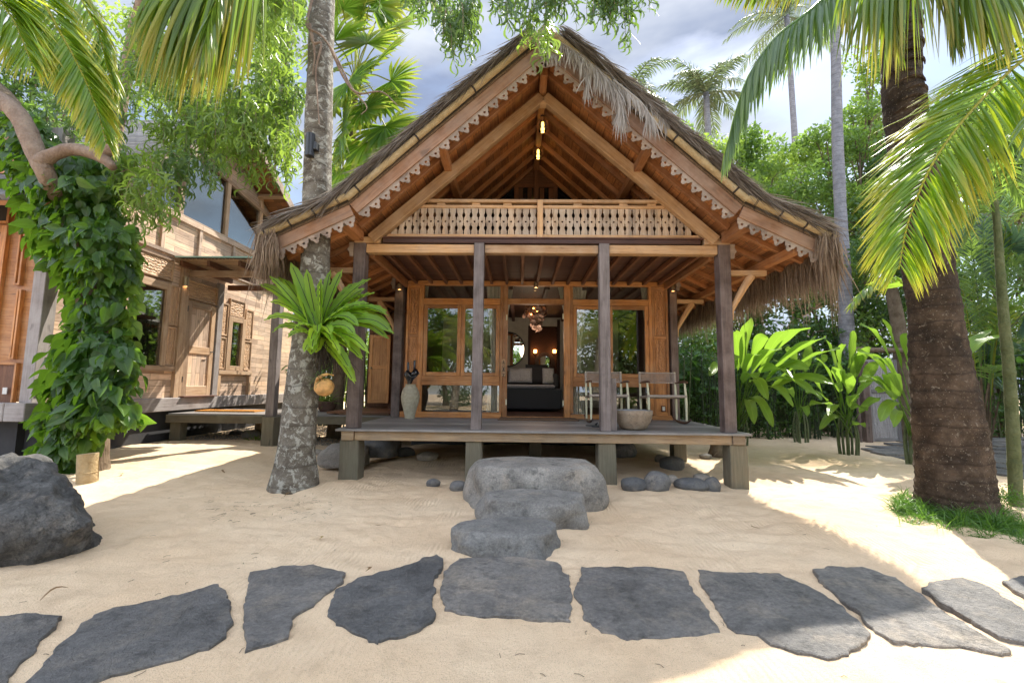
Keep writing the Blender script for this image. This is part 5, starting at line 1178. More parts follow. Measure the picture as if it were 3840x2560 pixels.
fl.append((P_([(1335, 1300), (1400, 1300), (1500, 1300), (1570, 1310), (1600, 1365), (1630, 1400), (1655, 1450), (1600, 1458), (1520, 1462), (1440, 1467), (1380, 1450), (1340, 1420), (1335, 1385), (1318, 1360)]), 'broad shaded slate slab right of the squarish one'))
fl.append((P_([(1603, 1307), (1680, 1312), (1790, 1315), (1860, 1345), (1940, 1390), (2000, 1450), (1985, 1470), (1950, 1500), (1900, 1508), (1830, 1495), (1770, 1475), (1740, 1455), (1690, 1450), (1660, 1420), (1630, 1370), (1605, 1330)]), 'slate slab half in sun and half in shade'))
fl.append((P_([(1865, 1305), (1900, 1298), (1980, 1300), (2060, 1325), (2098, 1352), (2158, 1395), (2243, 1447), (2322, 1490), (2300, 1500), (2200, 1480), (2100, 1478), (2050, 1470), (1990, 1430), (1930, 1375), (1880, 1330)]), 'long sunlit slate slab pointing to the lower right'))
fl.append((P_([(2114, 1346), (2150, 1330), (2210, 1325), (2270, 1345), (2352, 1395), (2390, 1430), (2380, 1475), (2317, 1464), (2262, 1440), (2203, 1404), (2152, 1374)]), 'sunlit slate slab second from the right edge'))
fl.append((P_([(2300, 1332), (2340, 1322), (2400, 1325), (2420, 1370), (2352, 1368)]), 'small slate slab cut by the right edge of the picture'))
def slab(poly, lab, zt=.034, cat='flagstone', grp='slate slabs of the foreground path'):
    pts = [G(x, y, zt) for x, y in poly]; out = []
    for k in range(len(pts)):
        a, b = pts[k], pts[(k+1) % len(pts)]; L_ = (b-a).length; m = max(2, int(L_/.03)); nrm2 = Vector((-(b-a).y, (b-a).x, 0)).normalized()
        for q in range(m):
            t = q/m; p = a.lerp(b, t); w = math.sin(math.pi*t)**.3 if 0 < t < 1 else .35
            out.append(p+nrm2*(.012*noise.noise(p*5)+.012*noise.noise(p*16)+.008*noise.noise(p*45)-.004)*w*1.5)
    c = sum(out, Vector())/len(out); mb = MB(); n = len(out); rings = []
    def R_(s_, z, inset=0):
        return [((p-c)*(1-inset/max((p-c).length, .05))+c).xy.to_3d()+Vector((0, 0, z)) for p in out]
    layers = [R_(1, -.05, 0), R_(1, zt-.006, -.002)]
    l2 = R_(1, zt, .004); l2 = [p+Vector((0, 0, .004*noise.noise(p*20))) for p in l2]; layers.append(l2)
    l3 = R_(1, zt+.002, .05); layers.append([p+Vector((0, 0, .004*noise.noise(p*9))) for p in l3])
    v = [tuple(p) for l in layers for p in l]
    mb.add(np.array(v), np.array([(l*n+k, l*n+(k+1) % n, (l+1)*n+(k+1) % n, (l+1)*n+k) for l in range(3) for k in range(n)]))
    mb.more(0, np.array([[3*n+k for k in range(n)]]), rnd=mb.rnd[0][0])
    o = mb.build('flagstone', M_['slate'], loc=tuple(c), smooth=35); tag(o, lab, cat, grp); return o
for poly, lab in fl: slab(poly, lab)
# paved path at the back right
mb = MB(); pth = [G(3260, 1672, .0), G(3450, 1655, .0), G(3840, 1640, .0), G(4100, 1640, 0), G(4300, 1760, 0), G(3850, 1800, 0), G(3560, 1745, 0), G(3330, 1715, 0)]
for k, p in enumerate(pth): p.z = .0
gx0 = [min(p.x for p in pth), max(p.x for p in pth), min(p.y for p in pth), max(p.y for p in pth)]
def inside(x, y, P):
    c_ = False
    for k in range(len(P)):
        a, b = P[k-1], P[k]
        if (a.y > y) != (b.y > y) and x < (b.x-a.x)*(y-a.y)/(b.y-a.y)+a.x: c_ = not c_
    return c_
yy = gx0[2]; row = 0
while yy < gx0[3]:
    xx = gx0[0]+RNG.uniform(0, .4); dy = RNG.uniform(.4, .6)
    while xx < gx0[1]:
        dx = RNG.uniform(.5, .9)
        if inside(xx+dx/2, yy+dy/2, pth):
            j_ = lambda: RNG.uniform(-.05, .05); poly = [(xx+.03+j_(), yy+.03+j_()), (xx+dx/2, yy+.03+j_()), (xx+dx-.03+j_(), yy+.03+j_()), (xx+dx-.03+j_(), yy+dy-.03+j_()), (xx+dx/2+j_(), yy+dy-.02+j_()), (xx+.03+j_(), yy+dy-.03+j_())]
            mb.prism(poly, (0, 0, hs(xx, yy)-.02), (1, 0, 0), (0, 1, 0), (0, 0, .05))
        xx += dx
    yy += dy
tag(mb.build('path', M_['slate']), kind='structure')
# ------------------------------------------------------------------ plants
def pc(mb, name, mat, root, **k): return child(mb, name, M_[mat] if isinstance(mat, str) else mat, parent=root, **k)
# leaf templates: x along the blade, y across, z up
def tmpl(prof, curl=0., fold=.12):
    T = []; 
    for x, w in prof: T += [(x, -w, w*fold*2-curl*x*x), (x, 0, -curl*x*x), (x, w, w*fold*2-curl*x*x)]
    F = []
    for k in range(len(prof)-1): F += [(3*k, 3*k+1, 3*k+4, 3*k+3), (3*k+1, 3*k+2, 3*k+5, 3*k+4)]
    F = np.array(F); T = np.array(T, float); mw = max(w for _, w in prof)
    TU = np.stack((T[F][:, :, 0], .5+T[F][:, :, 1]/(2*mw)), -1)
    return T, F, TU
T_OV = tmpl([(0, .02), (.12, .2), (.32, .31), (.58, .27), (.82, .13), (1, .01)], .18, .22)
T_SM = tmpl([(0, .03), (.3, .22), (.65, .2), (1, .01)], .1, .2)
def sickle():
    xs = np.linspace(0, 1, 6); c = .0+.42*np.sin(xs*math.pi*.85)**1.2; w = .075*np.sin(np.clip(xs*.9+.08, 0, 1)*math.pi)**.7+.004
    T = []; 
    for x, y, q in zip(xs*.92, c, w): T += [(x, y-q, 0), (x, y+q, 0)]
    F = np.array([(2*k, 2*k+1, 2*k+3, 2*k+2) for k in range(5)]); T = np.array(T); TU = np.stack((T[F][:, :, 0], T[F][:, :, 1]*0+.5), -1); return T, F, TU
T_SI = sickle()
T_Q = (np.array([(0, 0, 0), (.5, -.28, .04), (1, 0, 0), (.5, .28, .04)], float), np.array([(0, 1, 2, 3)]), np.array([[(0, .5), (.5, 0), (1, .5), (.5, 1)]], float))
def rv(n, s=1.): return RNG.normal(0, s, (n, 3))

# --- pinnate frond -------------------------------------------------
def frond(root, pts, L, n=70, w=.035, ang=50, droop=.5, mat='palm', name='frond', rad=.018, side_up=None, dens_start=.08, hang=0., jit=.09, tipf=.35, both=(1, 1), seg=5, fold=.18):
    m = 60; c = catmull(pts, m); Tn = nrmA(np.gradient(c, axis=0)); mb = MB()
    mb.tube(c, np.linspace(rad, rad*.2, m), n=6, rnd=.75)
    up = np.array((0, 0, 1.)) if side_up is None else nrm(side_up)
    t = np.linspace(dens_start, .995, n)
    for s in (-1, 1):
        if not both[0 if s < 0 else 1]: continue
        tt = np.clip(t+RNG.normal(0, .3/n, n), 0, 1); ii = np.clip((tt*(m-1)).astype(int), 0, m-1); p = c[ii]; T_ = Tn[ii]
        S = nrmA(np.cross(T_, np.broadcast_to(up, T_.shape))); U = np.cross(S, T_)
        a = R(ang)*(1-.45*tt)
        d = S*(s*np.sin(a))[:, None]+T_*np.cos(a)[:, None]+U*.18+np.array((0, 0, -1))*hang+RNG.normal(0, jit, (n, 3))
        ln = L*np.interp(tt, [0, .15, .45, .8, 1], [.55, .9, 1, .75, tipf])*RNG.uniform(.88, 1.08, n)
        ww = w*np.interp(tt, [0, .3, .8, 1], [.8, 1, .8, .45])*RNG.uniform(.85, 1.15, n)
        sd_ = np.cross(d, U)+RNG.normal(0, .15, (n, 3)); 
        mb.strips(p, d, ln, ww, T_*.9+U*.35+RNG.normal(0, .12, (n, 3)), RNG.uniform(.6, 1.3, n)*droop, seg=seg, taper=2.0, base=.5, wpos=.25, fold=fold, rnd=RNG.uniform(.1, .95, n))
    return pc(mb, name, mat, root)
def palm_trunk(root, pts, rad, mat, n=20, seg=70, rough=.03, ringamp=.0, name='trunk'):
    c = catmull(pts, seg); rr = np.interp(np.linspace(0, 1, seg), np.linspace(0, 1, len(rad)), rad)
    mb = MB(); mb.tube(c, rr, n=n)
    v = mb.v[0]
    for k in range(len(v)):
        q = v[k]; ctr = c[min(k//n, seg-1)]; d = q-ctr; f = 1+rough*2*noise.noise((q[0]*3, q[1]*3, q[2]*2.2))+rough*noise.noise((q[0]*11, q[1]*11, q[2]*7))+ringamp*(((k//n) % 3) == 0)
        v[k] = ctr+d*f
    return pc(mb, name, mat, root, smooth=180)
def crown(root, top, n, L, leaf_len, mat, droop=.6, w=.04, up0=.8, nl=40, rad=.03, seg=3, seed=0, spread=1.):
    r = np.random.default_rng(seed)
    for k in range(n):
        a = 2*math.pi*k/n*1.618*spread+r.uniform(-.3, .3); el = r.uniform(-.5, 1.2) if k > n*.25 else r.uniform(.8, 1.5); l = L*r.uniform(.85, 1.1)
        d = np.array((math.cos(a)*math.cos(el), math.sin(a)*math.cos(el), math.sin(el))); P = [np.array(top, float)]
        cur = P[0].copy(); dd = d.copy()
        for q in range(4): cur = cur+dd*l/4; dd = nrm(dd+np.array((0, 0, -.42*droop*(1 if el > 0 else .6)))); P.append(cur.copy())
        frond(root, P, leaf_len, n=nl, w=w, ang=62, droop=.7, mat=mat, rad=rad, seg=seg, fold=0.)

def at0(*a): return [np.array(Q(*q)) for q in a]
# 1. grey palm that carries the fern, leaning a little, in front of the left corner post
YP = 5.6
TP = thing('coconut_palm', 'slim grey lichen-spotted palm trunk in front of the left end of the porch', 'palm tree', loc=G(1105, 1812, .05))
pts = [Q(1100, 1830, YP), Q(1112, 1700, YP), Q(1130, 1500, YP), Q(1155, 1250, YP), Q(1178, 1050, YP), Q(1188, 800, YP), Q(1195, 500, YP), Q(1203, 200, YP), Q(1212, -100, YP), Q(1225, -500, YP)]
palm_trunk(TP, pts, [.31, .222, .20, .185, .182, .180, .172, .165, .155, .14], 'bark_palm', n=28, seg=140, rough=.028)
top = np.array(pts[-1])
# hanging fronds of this palm that come into the picture at the top left
for (pp, L_, dr, sd) in (
    ([top, Q(1000, -520, 4.6), Q(820, -330, 3.9), Q(700, -70, 3.6), Q(650, 180, 3.5)], .62, 1.0, 1), ([top, Q(1050, -400, 4.4), Q(900, -200, 3.8), Q(800, 40, 3.5), Q(760, 260, 3.45)], .6, 1.0, 2), ([top, Q(1100, -500, 4.8), Q(980, -300, 4.2), Q(880, -60, 3.9), Q(845, 220, 3.8)], .6, 1.1, 3)):
    frond(TP, pp, L_+.1, n=90, w=.044, ang=30, droop=dr, mat='palm', rad=.016, hang=.5, dens_start=.35)
for pp in ((( 1080, -300, 4.2), (900, -160, 3.7), (720, -90, 3.55), (560, -60, 3.5)), ((1060, -260, 4.4), (950, -120, 4.0), (860, -60, 3.9), (760, -40, 3.85))):
    frond(TP, [top]+at0(*pp), 1.5, n=50, w=.044, ang=24, droop=1.0, mat='palm', rad=.016, hang=1.8, dens_start=.4, jit=.22, fold=.3)
for k in range(9):
    a = k*.75+2.2; P = [top, top+V3(math.cos(a)*.9, math.sin(a)*.9, 1.0), top+V3(math.cos(a)*2.0, math.sin(a)*2.0, 1.0), top+V3(math.cos(a)*3.0, math.sin(a)*3.0, .1)]
    if math.sin(a) < -.1: continue
    frond(TP, P, .6, n=45, w=.04, mat='palm', rad=.02, seg=3, fold=0.)
# bare twisting vine on the trunk
VN = thing('dry_vine', 'bare twisting vine stem climbing the slim grey palm trunk', 'vine', loc=Q(1160, 90, 5.4))
for pp in ([Q(1185, -60, 5.42), Q(1160, 40, 5.38), Q(1152, 100, 5.35), Q(1200, 130, 5.36), Q(1240, 180, 5.42), Q(1275, 240, 5.45), Q(1320, 330, 5.5), Q(1375, 400, 5.5), Q(1355, 430, 5.5)], [Q(1240, 180, 5.4), Q(1295, 300, 5.48), Q(1345, 350, 5.5), Q(1430, 345, 5.5), Q(1490, 395, 5.5)], [Q(1160, 90, 5.36), Q(1175, 160, 5.36), Q(1205, 165, 5.36), Q(1185, 260, 5.38), Q(1190, 360, 5.38), Q(1197, 465, 5.38)], [Q(1165, 110, 5.36), Q(1180, 200, 5.37), Q(1172, 280, 5.38)]):
    mb = MB(); c = catmull(pp, 40); mb.tube(c, np.linspace(.022, .006, 40), n=6, jit=.2); pc(mb, 'stem', 'bark_limb', VN, smooth=60)
# black lamp on the trunk
p = Q(1163, 545, 5.38); T = thing('tree_lamp', 'black cylinder up-and-down lamp strapped to the slim palm trunk', 'lamp', loc=p)
mb = MB(); mb.lathe([(0, -.155), (.045, -.155), (.055, -.15), (.055, .15), (.05, .155), (0, .155)], tuple(p), 24); pc(mb, 'housing', 'black', T, smooth=40)
mb = MB(); mb.box(p.x+.04, p.x+.09, p.y-.02, p.y+.1, p.z-.06, p.z+.04); pc(mb, 'bracket', 'black', T, bevel=.004)
# bird's nest fern
fc = Q(1195, 1245, 5.42); T = thing('birds_nest_fern', 'large bright green fern with strap-shaped wavy leaves, growing on the slim palm trunk', 'fern', loc=fc)
tips = [(1090, 985, 0), (1150, 1010, -.1), (1200, 1055, -.25), (1285, 1010, -.1), (1390, 1045, -.05), (1010, 1035, -.1), (1060, 1045, .15), (990, 1200, -.1), (1080, 1265, -.2), (1170, 1180+130, -.35), (1190, 1250, -.45), (1368, 1105, .05), (1360, 1145, -.2), (1400, 1195, -.1), (1460, 1185, -.05), (1478, 1250, -.2), (1335, 1260, -.35), (1385, 1325, -.3), (1360, 1350, -.2), (1315, 1390, -.25), (1335, 1430, -.1), (1440, 1170, .1), (1010, 1130, .0), (1240, 1255, -.4), (1140, 1320, -.3), (1275, 1330, -.4), (1120, 1100, .1), (1330, 1060, .2), (1240, 1075, .25)]
for (x, y, dy) in tips+[(x_+RNG.uniform(-45, 45), y_+RNG.uniform(-40, 60), d_+.08) for x_, y_, d_ in tips]:
    tip = np.array(Q(x, y, fc.y+dy-.05)); b = np.array(fc)+RNG.normal(0, .03, 3)+V3(0, .0, -.02); d = tip-b; l = np.linalg.norm(d)
    rise = .17*max(.0, 1-abs(d[2])/max(l, .1))+.02
    c = catmull([b, b+d*.35+V3(0, -.02, rise*.55*l/.6), b+d*.72+V3(0, -.02, rise*.55*l/.6), tip], 22)
    Tn = nrmA(np.gradient(c, axis=0)); vw = nrm(np.array(fc)-V3(0, 0, 1.32)); nr = nrm(V3(0, -.7, .7)+RNG.normal(0, .25, 3)); S = nrmA(np.cross(Tn, nr)); U = np.cross(S, Tn)
    t = np.linspace(0, 1, 22); hw = .062*RNG.uniform(.8, 1.15)*np.interp(t, [0, .2, .55, .85, 1], [.12, .5, 1, .75, .05]); wv = .012*np.sin(t*45+RNG.uniform(0, 6))*np.interp(t, [0, .3, 1], [0, 1, .7])
    cols = [c-S*hw[:, None]+U*(hw*.35+wv)[:, None], c-S*(hw*.5)[:, None]+U*(hw*.1)[:, None], c, c+S*(hw*.5)[:, None]+U*(hw*.1)[:, None], c+S*hw[:, None]+U*(hw*.35-wv)[:, None]]
    v = np.stack(cols, 1).reshape(-1, 3); i, j = np.meshgrid(np.arange(21), np.arange(4), indexing='ij'); f = np.stack((i*5+j, i*5+j+1, (i+1)*5+j+1, (i+1)*5+j), -1).reshape(-1, 4)
    uv = np.stack([np.stack((t[q//5 % 22 if False else 0]*np.ones(1), np.zeros(1)), -1) for q in [0]])
    UV = np.stack((np.repeat(t, 5)*1.3, np.tile(np.linspace(0, 1, 5), 22)), -1)[f]
    mb = MB(); mb.add(v, f, UV); mb.tube(c[:-2]+U[:-2]*.003, .004, n=4, mi=1); pc(mb, 'leaf', [M_['fern'], M_['darkstem']], T, smooth=180)
mb = MB(); n = 260; mb.strips(np.array(fc)+RNG.normal(0, .07, (n, 3))+V3(.12, .02, -.08), RNG.normal(0, .35, (n, 3))+V3(.1, 0, -1), RNG.uniform(.15, .62, n), .008, rv(n), .3, seg=4); mb.tube([tuple(fc+Vector((.03, .06, .02))), tuple(fc+Vector((.06, .06, -.18)))], [.1, .04], n=10); pc(mb, 'root_ball', 'soil', T)
# coconut-shell planter
p = Q(1215, 1450, 5.32); T = thing('coconut_planter', 'split yellow-brown coconut shell planter hanging on the slim palm trunk', 'planter', loc=p)
mb = rock((p.x, p.y, p.z), (.115, .10, .115), 61, rough=.05, flat=2, e=1, n=(30, 22), fine=.02, bottom=2); pc(mb, 'husk', 'coco', T, smooth=60)
mb = MB(); mb.tube(catmull([(p.x-.10, p.y-.02, p.z+.02), (p.x-.04, p.y-.09, p.z+.10), (p.x+.05, p.y-.06, p.z+.15), (p.x+.12, p.y-.02, p.z+.14)], 14), [.012]*4+[.02]*6+[.008]*4, n=6); pc(mb, 'rim', 'coco', T, smooth=60)
mb = MB(); n = 60; mb.strips(np.tile(np.array(p)+V3(-.02, 0, .1), (n, 1))+RNG.normal(0, .04, (n, 3)), RNG.normal(0, .6, (n, 3))+V3(0, -.2, .6), RNG.uniform(.08, .2, n), .012, rv(n), .8, seg=3); pc(mb, 'fern_tuft', 'tree_dk', T)

# 2. big dark palm at the right
YB2 = 4.95; g0 = G(3580, 1905, .0)
BP = thing('coconut_palm', 'thick dark ringed palm trunk leaning on the right, grass at its foot', 'palm tree', loc=g0)
tr = [(3585, 1960, 160), (3578, 1830, 152), (3560, 1650, 138), (3535, 1450, 125), (3512, 1250, 110), (3490, 1080, 100), (3470, 900, 96), (3440, 700, 94), (3408, 520, 92), (3385, 330, 88), (3375, 100, 84), (3365, -150, 80), (3360, -420, 78)]
pts = [Q(x, y, YB2-.0) for x, y, _ in tr]; palm_trunk(BP, pts, [h/1650*YB2*.74 for _, _, h in tr], 'bark_big', n=48, seg=200, rough=.05, ringamp=.028)
mb = MB(); n = 900; ii = RNG.integers(0, 12, n); 
p = np.array(g0)+V3(.12, -.4, .22)+RNG.normal(0, 1, (n, 3))*(.13, .03, .05); mb.stamp(*T_Q[:2], p, rv(n), rv(n)+V3(0, -1, .3), .022); pc(mb, 'moss', 'grass', BP)
# scars: short ridged leaf bases on the upper trunk
mb = MB()
for k in range(26):
    t = k/26; y = 860-t*900; i_ = np.interp(y, [-150, 100, 330, 520, 700, 900], [3365, 3375, 3385, 3408, 3440, 3470]); hw = 66/1650*YB2; c0 = np.array(Q(i_, y, YB2))
    a0 = RNG.uniform(-2.6, -.6); aa = np.linspace(a0-.9, a0+.9, 9)
    mb.tube([c0+V3(math.cos(a)*hw*1.01, math.sin(a)*hw*1.01, .05*math.cos((a-a0)*1.6)) for a in aa], [.005, .012, .017, .02, .022, .02, .017, .012, .005], n=5)
pc(mb, 'leaf_scars', 'bark_big', BP, smooth=60)
top = np.array(pts[-1])+V3(0, 0, .3)
def at(*a): return [np.array(Q(*q)) for q in a]
frond(BP, [top]+at((3250, -230, 4.7), (3080, 0, 4.5), (2900, 150, 4.4), (2790, 330, 4.35), (2715, 600, 4.3)), .85, n=130, w=.046, ang=38, droop=.9, mat='palm_grn', rad=.026, hang=.75, dens_start=.2)
frond(BP, [top]+at((3400, -420, 4.3), (3420, -200, 3.9), (3300, -110, 3.8), (3160, -70, 3.75)), 1.4, n=52, w=.042, ang=24, droop=1., mat='palm', rad=.018, hang=1.8, jit=.2, dens_start=.35)
frond(BP, [top]+at((3480, -420, 4.2), (3560, -220, 3.9), (3660, -120, 3.7), (3800, -60, 3.6)), 1.35, n=52, w=.042, ang=24, droop=1., mat='palm', rad=.018, hang=1.8, jit=.2, dens_start=.35)
frond(BP, [top]+at((3240, -380, 4.2), (3150, -250, 3.8), (3080, -120, 3.6), (2900, -60, 3.4), (2700, -40, 3.3)), .42, n=90, w=.036, ang=40, droop=.9, mat='palm', rad=.016, hang=.7, dens_start=.45)
for x0, x1, yy, L_ in ((3420, 3540, -60, .85), (3300, 3330, -40, .75), (3500, 3650, -90, .8)):
    frond(BP, [top]+at(((3370+x0)/2, -520, 4.6), (x0, -260, 4.1), (x1, yy, 3.9), (x1+40, yy+220, 3.85)), L_, n=85, w=.038, ang=28, droop=1., mat='palm', rad=.018, hang=.7, dens_start=.3)
frond(BP, [top]+at((3500, -500, 4.4), (3700, -330, 4.0), (3850, -180, 3.8), (3990, 60, 3.7)), .72, n=80, w=.034, ang=40, droop=1., mat='palm', rad=.018, hang=.6, dens_start=.3)
for k in range(0):
    a = k*.9+1.5; 
    if math.sin(a) < -.25: continue
    P = [top, top+V3(math.cos(a)*.9, math.sin(a)*.9, 1.0), top+V3(math.cos(a)*2.1, math.sin(a)*2.1, 1.1), top+V3(math.cos(a)*3.3, math.sin(a)*3.3, .2)]; frond(BP, P, .65, n=45, w=.045, mat='palm', rad=.022, seg=3, fold=0.)
# 3. palm standing outside on the right, one long frond reaches in
RP = thing('coconut_palm', 'palm outside the right edge whose long arching yellow-green frond hangs into the picture', 'palm tree', loc=(8.3, 5.7, 0))
palm_trunk(RP, [(8.3, 5.7, -.1), (8.2, 5.7, 1.5), (7.9, 5.6, 3.4), (7.6, 5.5, 5.)], [.3, .22, .18, .16], 'bark_palm')
rt = V3(7.6, 5.5, 5.1)
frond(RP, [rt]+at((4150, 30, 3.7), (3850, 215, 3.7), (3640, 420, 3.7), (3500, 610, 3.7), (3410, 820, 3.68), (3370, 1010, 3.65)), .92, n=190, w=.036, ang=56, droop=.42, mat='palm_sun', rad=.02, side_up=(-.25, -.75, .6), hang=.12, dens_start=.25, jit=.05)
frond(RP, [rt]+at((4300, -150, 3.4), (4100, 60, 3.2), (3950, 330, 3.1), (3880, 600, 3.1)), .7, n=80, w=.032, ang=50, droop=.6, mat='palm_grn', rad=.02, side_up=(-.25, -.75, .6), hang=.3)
for k in range(1):
    a = k*.9+.2
    P = [rt, rt+V3(math.cos(a)*.8, math.sin(a)*.8, .8), rt+V3(math.cos(a)*1.9, math.sin(a)*1.9, .8), rt+V3(math.cos(a)*2.8, math.sin(a)*2.8, .0)]; frond(RP, P, .65, n=45, w=.04, mat='palm', rad=.02, seg=3, fold=0.)
# 4. palm outside on the left
LP = thing('coconut_palm', 'palm outside the upper left corner whose yellow-tipped fronds hang down into the picture', 'palm tree', loc=(-6.2, 3.0, 0))
palm_trunk(LP, [(-6.4, 2.9, -.1), (-6.2, 2.9, 2.), (-5.9, 2.9, 4.), (-5.7, 2.9, 5.6)], [.3, .22, .18, .16], 'bark_palm')
lt = V3(-5.7, 2.9, 5.7)
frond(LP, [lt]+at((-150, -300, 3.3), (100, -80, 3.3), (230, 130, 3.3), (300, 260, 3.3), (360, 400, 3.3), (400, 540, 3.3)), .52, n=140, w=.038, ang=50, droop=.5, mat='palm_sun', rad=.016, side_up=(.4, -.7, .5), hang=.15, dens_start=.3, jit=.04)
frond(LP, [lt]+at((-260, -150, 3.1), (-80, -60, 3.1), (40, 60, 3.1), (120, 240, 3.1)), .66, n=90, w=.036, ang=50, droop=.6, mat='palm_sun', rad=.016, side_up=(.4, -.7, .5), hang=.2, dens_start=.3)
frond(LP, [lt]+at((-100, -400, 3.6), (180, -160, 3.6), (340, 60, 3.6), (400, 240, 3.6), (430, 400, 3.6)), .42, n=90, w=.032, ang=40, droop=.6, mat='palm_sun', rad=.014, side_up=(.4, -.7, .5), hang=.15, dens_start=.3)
for k in range(3):
    a = k*.8+2.2; P = [lt, lt+V3(math.cos(a)*.8, math.sin(a)*.8, .8), lt+V3(math.cos(a)*1.9, math.sin(a)*1.9, .8), lt+V3(math.cos(a)*2.8, math.sin(a)*2.8, .0)]; frond(LP, P, .6, n=40, w=.04, mat='palm', rad=.02, seg=3, fold=0.)

# 5. distant palms
for (x, y, Y, yb, lab, L_, sc, sd) in ((2360, 345, 26, 1300, 'distant coconut palm with swept fronds just behind the thatched ridge', 3.4, 1., 3), (2648, 350, 25, 1300, 'distant coconut palm with a full round crown, middle of the sky at the right', 3.1, 1., 11), (2950, 60, 30, 1300, 'distant coconut palm whose crown touches the top edge, right of the round-crowned one', 5., 1., 5)):
    p = np.array(Q(x, y, Y)); b = V3(p[0]+.3, Y, 0); T = thing('coconut_palm', lab, 'palm tree', 'distant palms against the sky', loc=b)
    palm_trunk(T, [b, V3(p[0]+.15, Y, p[2]*.5), p], [.3, .2, .17], 'bark_grey', n=10, seg=20); crown(T, p, 17, L_, .95, 'palm_far', w=.085, nl=42, seed=sd, rad=.05, droop=.8)
b = G(3170, 1640, 0); T = thing('coconut_palm', 'pale grey slender palm trunk rising behind the right end of the thatch', 'palm tree', loc=b)
Yg = 12.5; pts = [Q(3185, 1650, Yg), Q(3170, 1100, Yg), Q(3152, 800, Yg), Q(3140, 500, Yg), Q(3135, 250, Yg), Q(3128, 0, Yg), Q(3118, -400, Yg), Q(3100, -1150, Yg)]; palm_trunk(T, pts, [.24, .17, .155, .145, .13, .12, .11, .10], 'bark_grey', n=18, seg=80, rough=.02); crown(T, np.array(pts[-1]), 12, 3., .8, 'palm_far', w=.07, nl=36, seed=8)

# 6. fan palm left of the gable
T = thing('fan_palm', 'tall fan palm with many round pleated leaves between the slim trunk and the gable', 'palm tree', loc=(-3.2, 10, 0))
def fan(root, c, toward, R0, nseg=34, span=4.6, mat='fan', petiole=None, name='fan_leaf', droop=.5, up=(0, 0, 1)):
    c = np.array(c, float); ax = nrm(toward); nn = nrm(np.cross(ax, np.cross(V3(*up), ax))+RNG.normal(0, .25, 3)); sd_ = nrm(np.cross(ax, nn))
    # leaf lies in the plane spanned by ax and sd_
    a = np.linspace(-span/2, span/2, nseg)+RNG.normal(0, .015, nseg)
    d = np.cos(a)[:, None]*ax+np.sin(a)[:, None]*sd_+nn*(.12*np.cos(np.arange(nseg)*math.pi))[:, None]*.3
    mb = MB(); side = -np.sin(a)[:, None]*ax+np.cos(a)[:, None]*sd_
    ln = R0*(1-.10*np.abs(a)/span*2)*RNG.uniform(.93, 1.05, nseg); dr = RNG.uniform(.5, 1.2, nseg)*droop*.35
    mb.strips(np.tile(c, (nseg, 1)), d, ln, R0*span/nseg*.95, side, dr, seg=6, taper=1.25, base=.04, wpos=.58, fold=.25, rnd=RNG.uniform(.2, .9, nseg))
    if petiole is not None: mb.tube(catmull([petiole, (np.array(petiole)+c)/2+V3(0, 0, .15), c], 10), .016, n=5, rnd=.6)
    pc(mb, name, mat, root)
fcs = [(1320, 60, 9.2), (1420, 40, 9.6), (1290, 180, 8.9), (1410, 190, 9.2), (1500, 140, 9.8), (1345, 330, 8.8), (1440, 270, 9.0), (1500, 330, 9.3), (1460, 400, 9.1), (1395, 440, 8.9), (1480, 500, 9.2), (1320, 520, 9.0), (1410, 560, 9.1), (1290, 420, 9.4), (1320, 660, 9.3), (1370, -40, 9.4), (1480, 30, 9.9), (1260, 300, 9.6), (1380, 120, 9.9)]
tc0 = np.array(Q(1330, 300, 10.2))
for (x, y, Y) in fcs:
    c = np.array(Q(x-35, y-25, Y)); fan(T, c, c-tc0+V3(.35, -.3, -.45)+RNG.normal(0, .2, 3), 1.0*RNG.uniform(.85, 1.1), petiole=tc0, up=(-.2, -.75, .6))
palm_trunk(T, [(tc0[0]-.1, 10.2, -.1), (tc0[0], 10.2, 3), tuple(tc0)], [.16, .12, .1], 'bark_tree', n=12, seg=30)

# 7. sickle-leaved acacia hanging over the scene from the left
AC = thing('acacia_tree', 'airy acacia with long curved leaves hanging over the gable and the left house', 'tree', loc=(-4.6, 7.4, 0))
limb = [(-4.7, 7.6, -.1), (-4.6, 7.6, 2.0), np.array(Q(560, 700, 7.4)), np.array(Q(480, 240, 7.2)), np.array(Q(560, -60, 6.6)), np.array(Q(760, -420, 5.8)), np.array(Q(1300, -700, 5.2))]
limb[0] = V3(*Q(330, 1600, 6.75).xy, -.1); limb[1] = np.array(Q(355, 1150, 6.75)); limb[2] = np.array(Q(400, 700, 7.0))
mb = MB(); mb.tube(catmull(limb, 50), np.linspace(.15, .06, 50), n=12, jit=.06); pc(mb, 'trunk', 'bark_limb', AC, smooth=180)
for pp in ([Q(480, 240, 7.2), Q(520, 190, 7.0), Q(600, 130, 6.8), Q(640, 20, 6.6)], [Q(760, -420, 5.8), Q(950, -150, 5.2), Q(1060, 60, 5.1)], [Q(1300, -700, 5.2), Q(1700, -400, 4.9), Q(2100, -260, 4.8), Q(2500, -160, 4.8)], [Q(1300, -700, 5.2), Q(1500, -250, 4.9), Q(1650, 60, 4.9)], [Q(1300, -700, 5.2), Q(1900, -600, 3.8), Q(2600, -700, 3.2), Q(3400, -900, 3.)]):
    mb = MB(); c = catmull(pp, 30); mb.tube(c, np.linspace(.05, .012, 30), n=8, jit=.1); pc(mb, 'limb', 'bark_limb', AC, smooth=180)
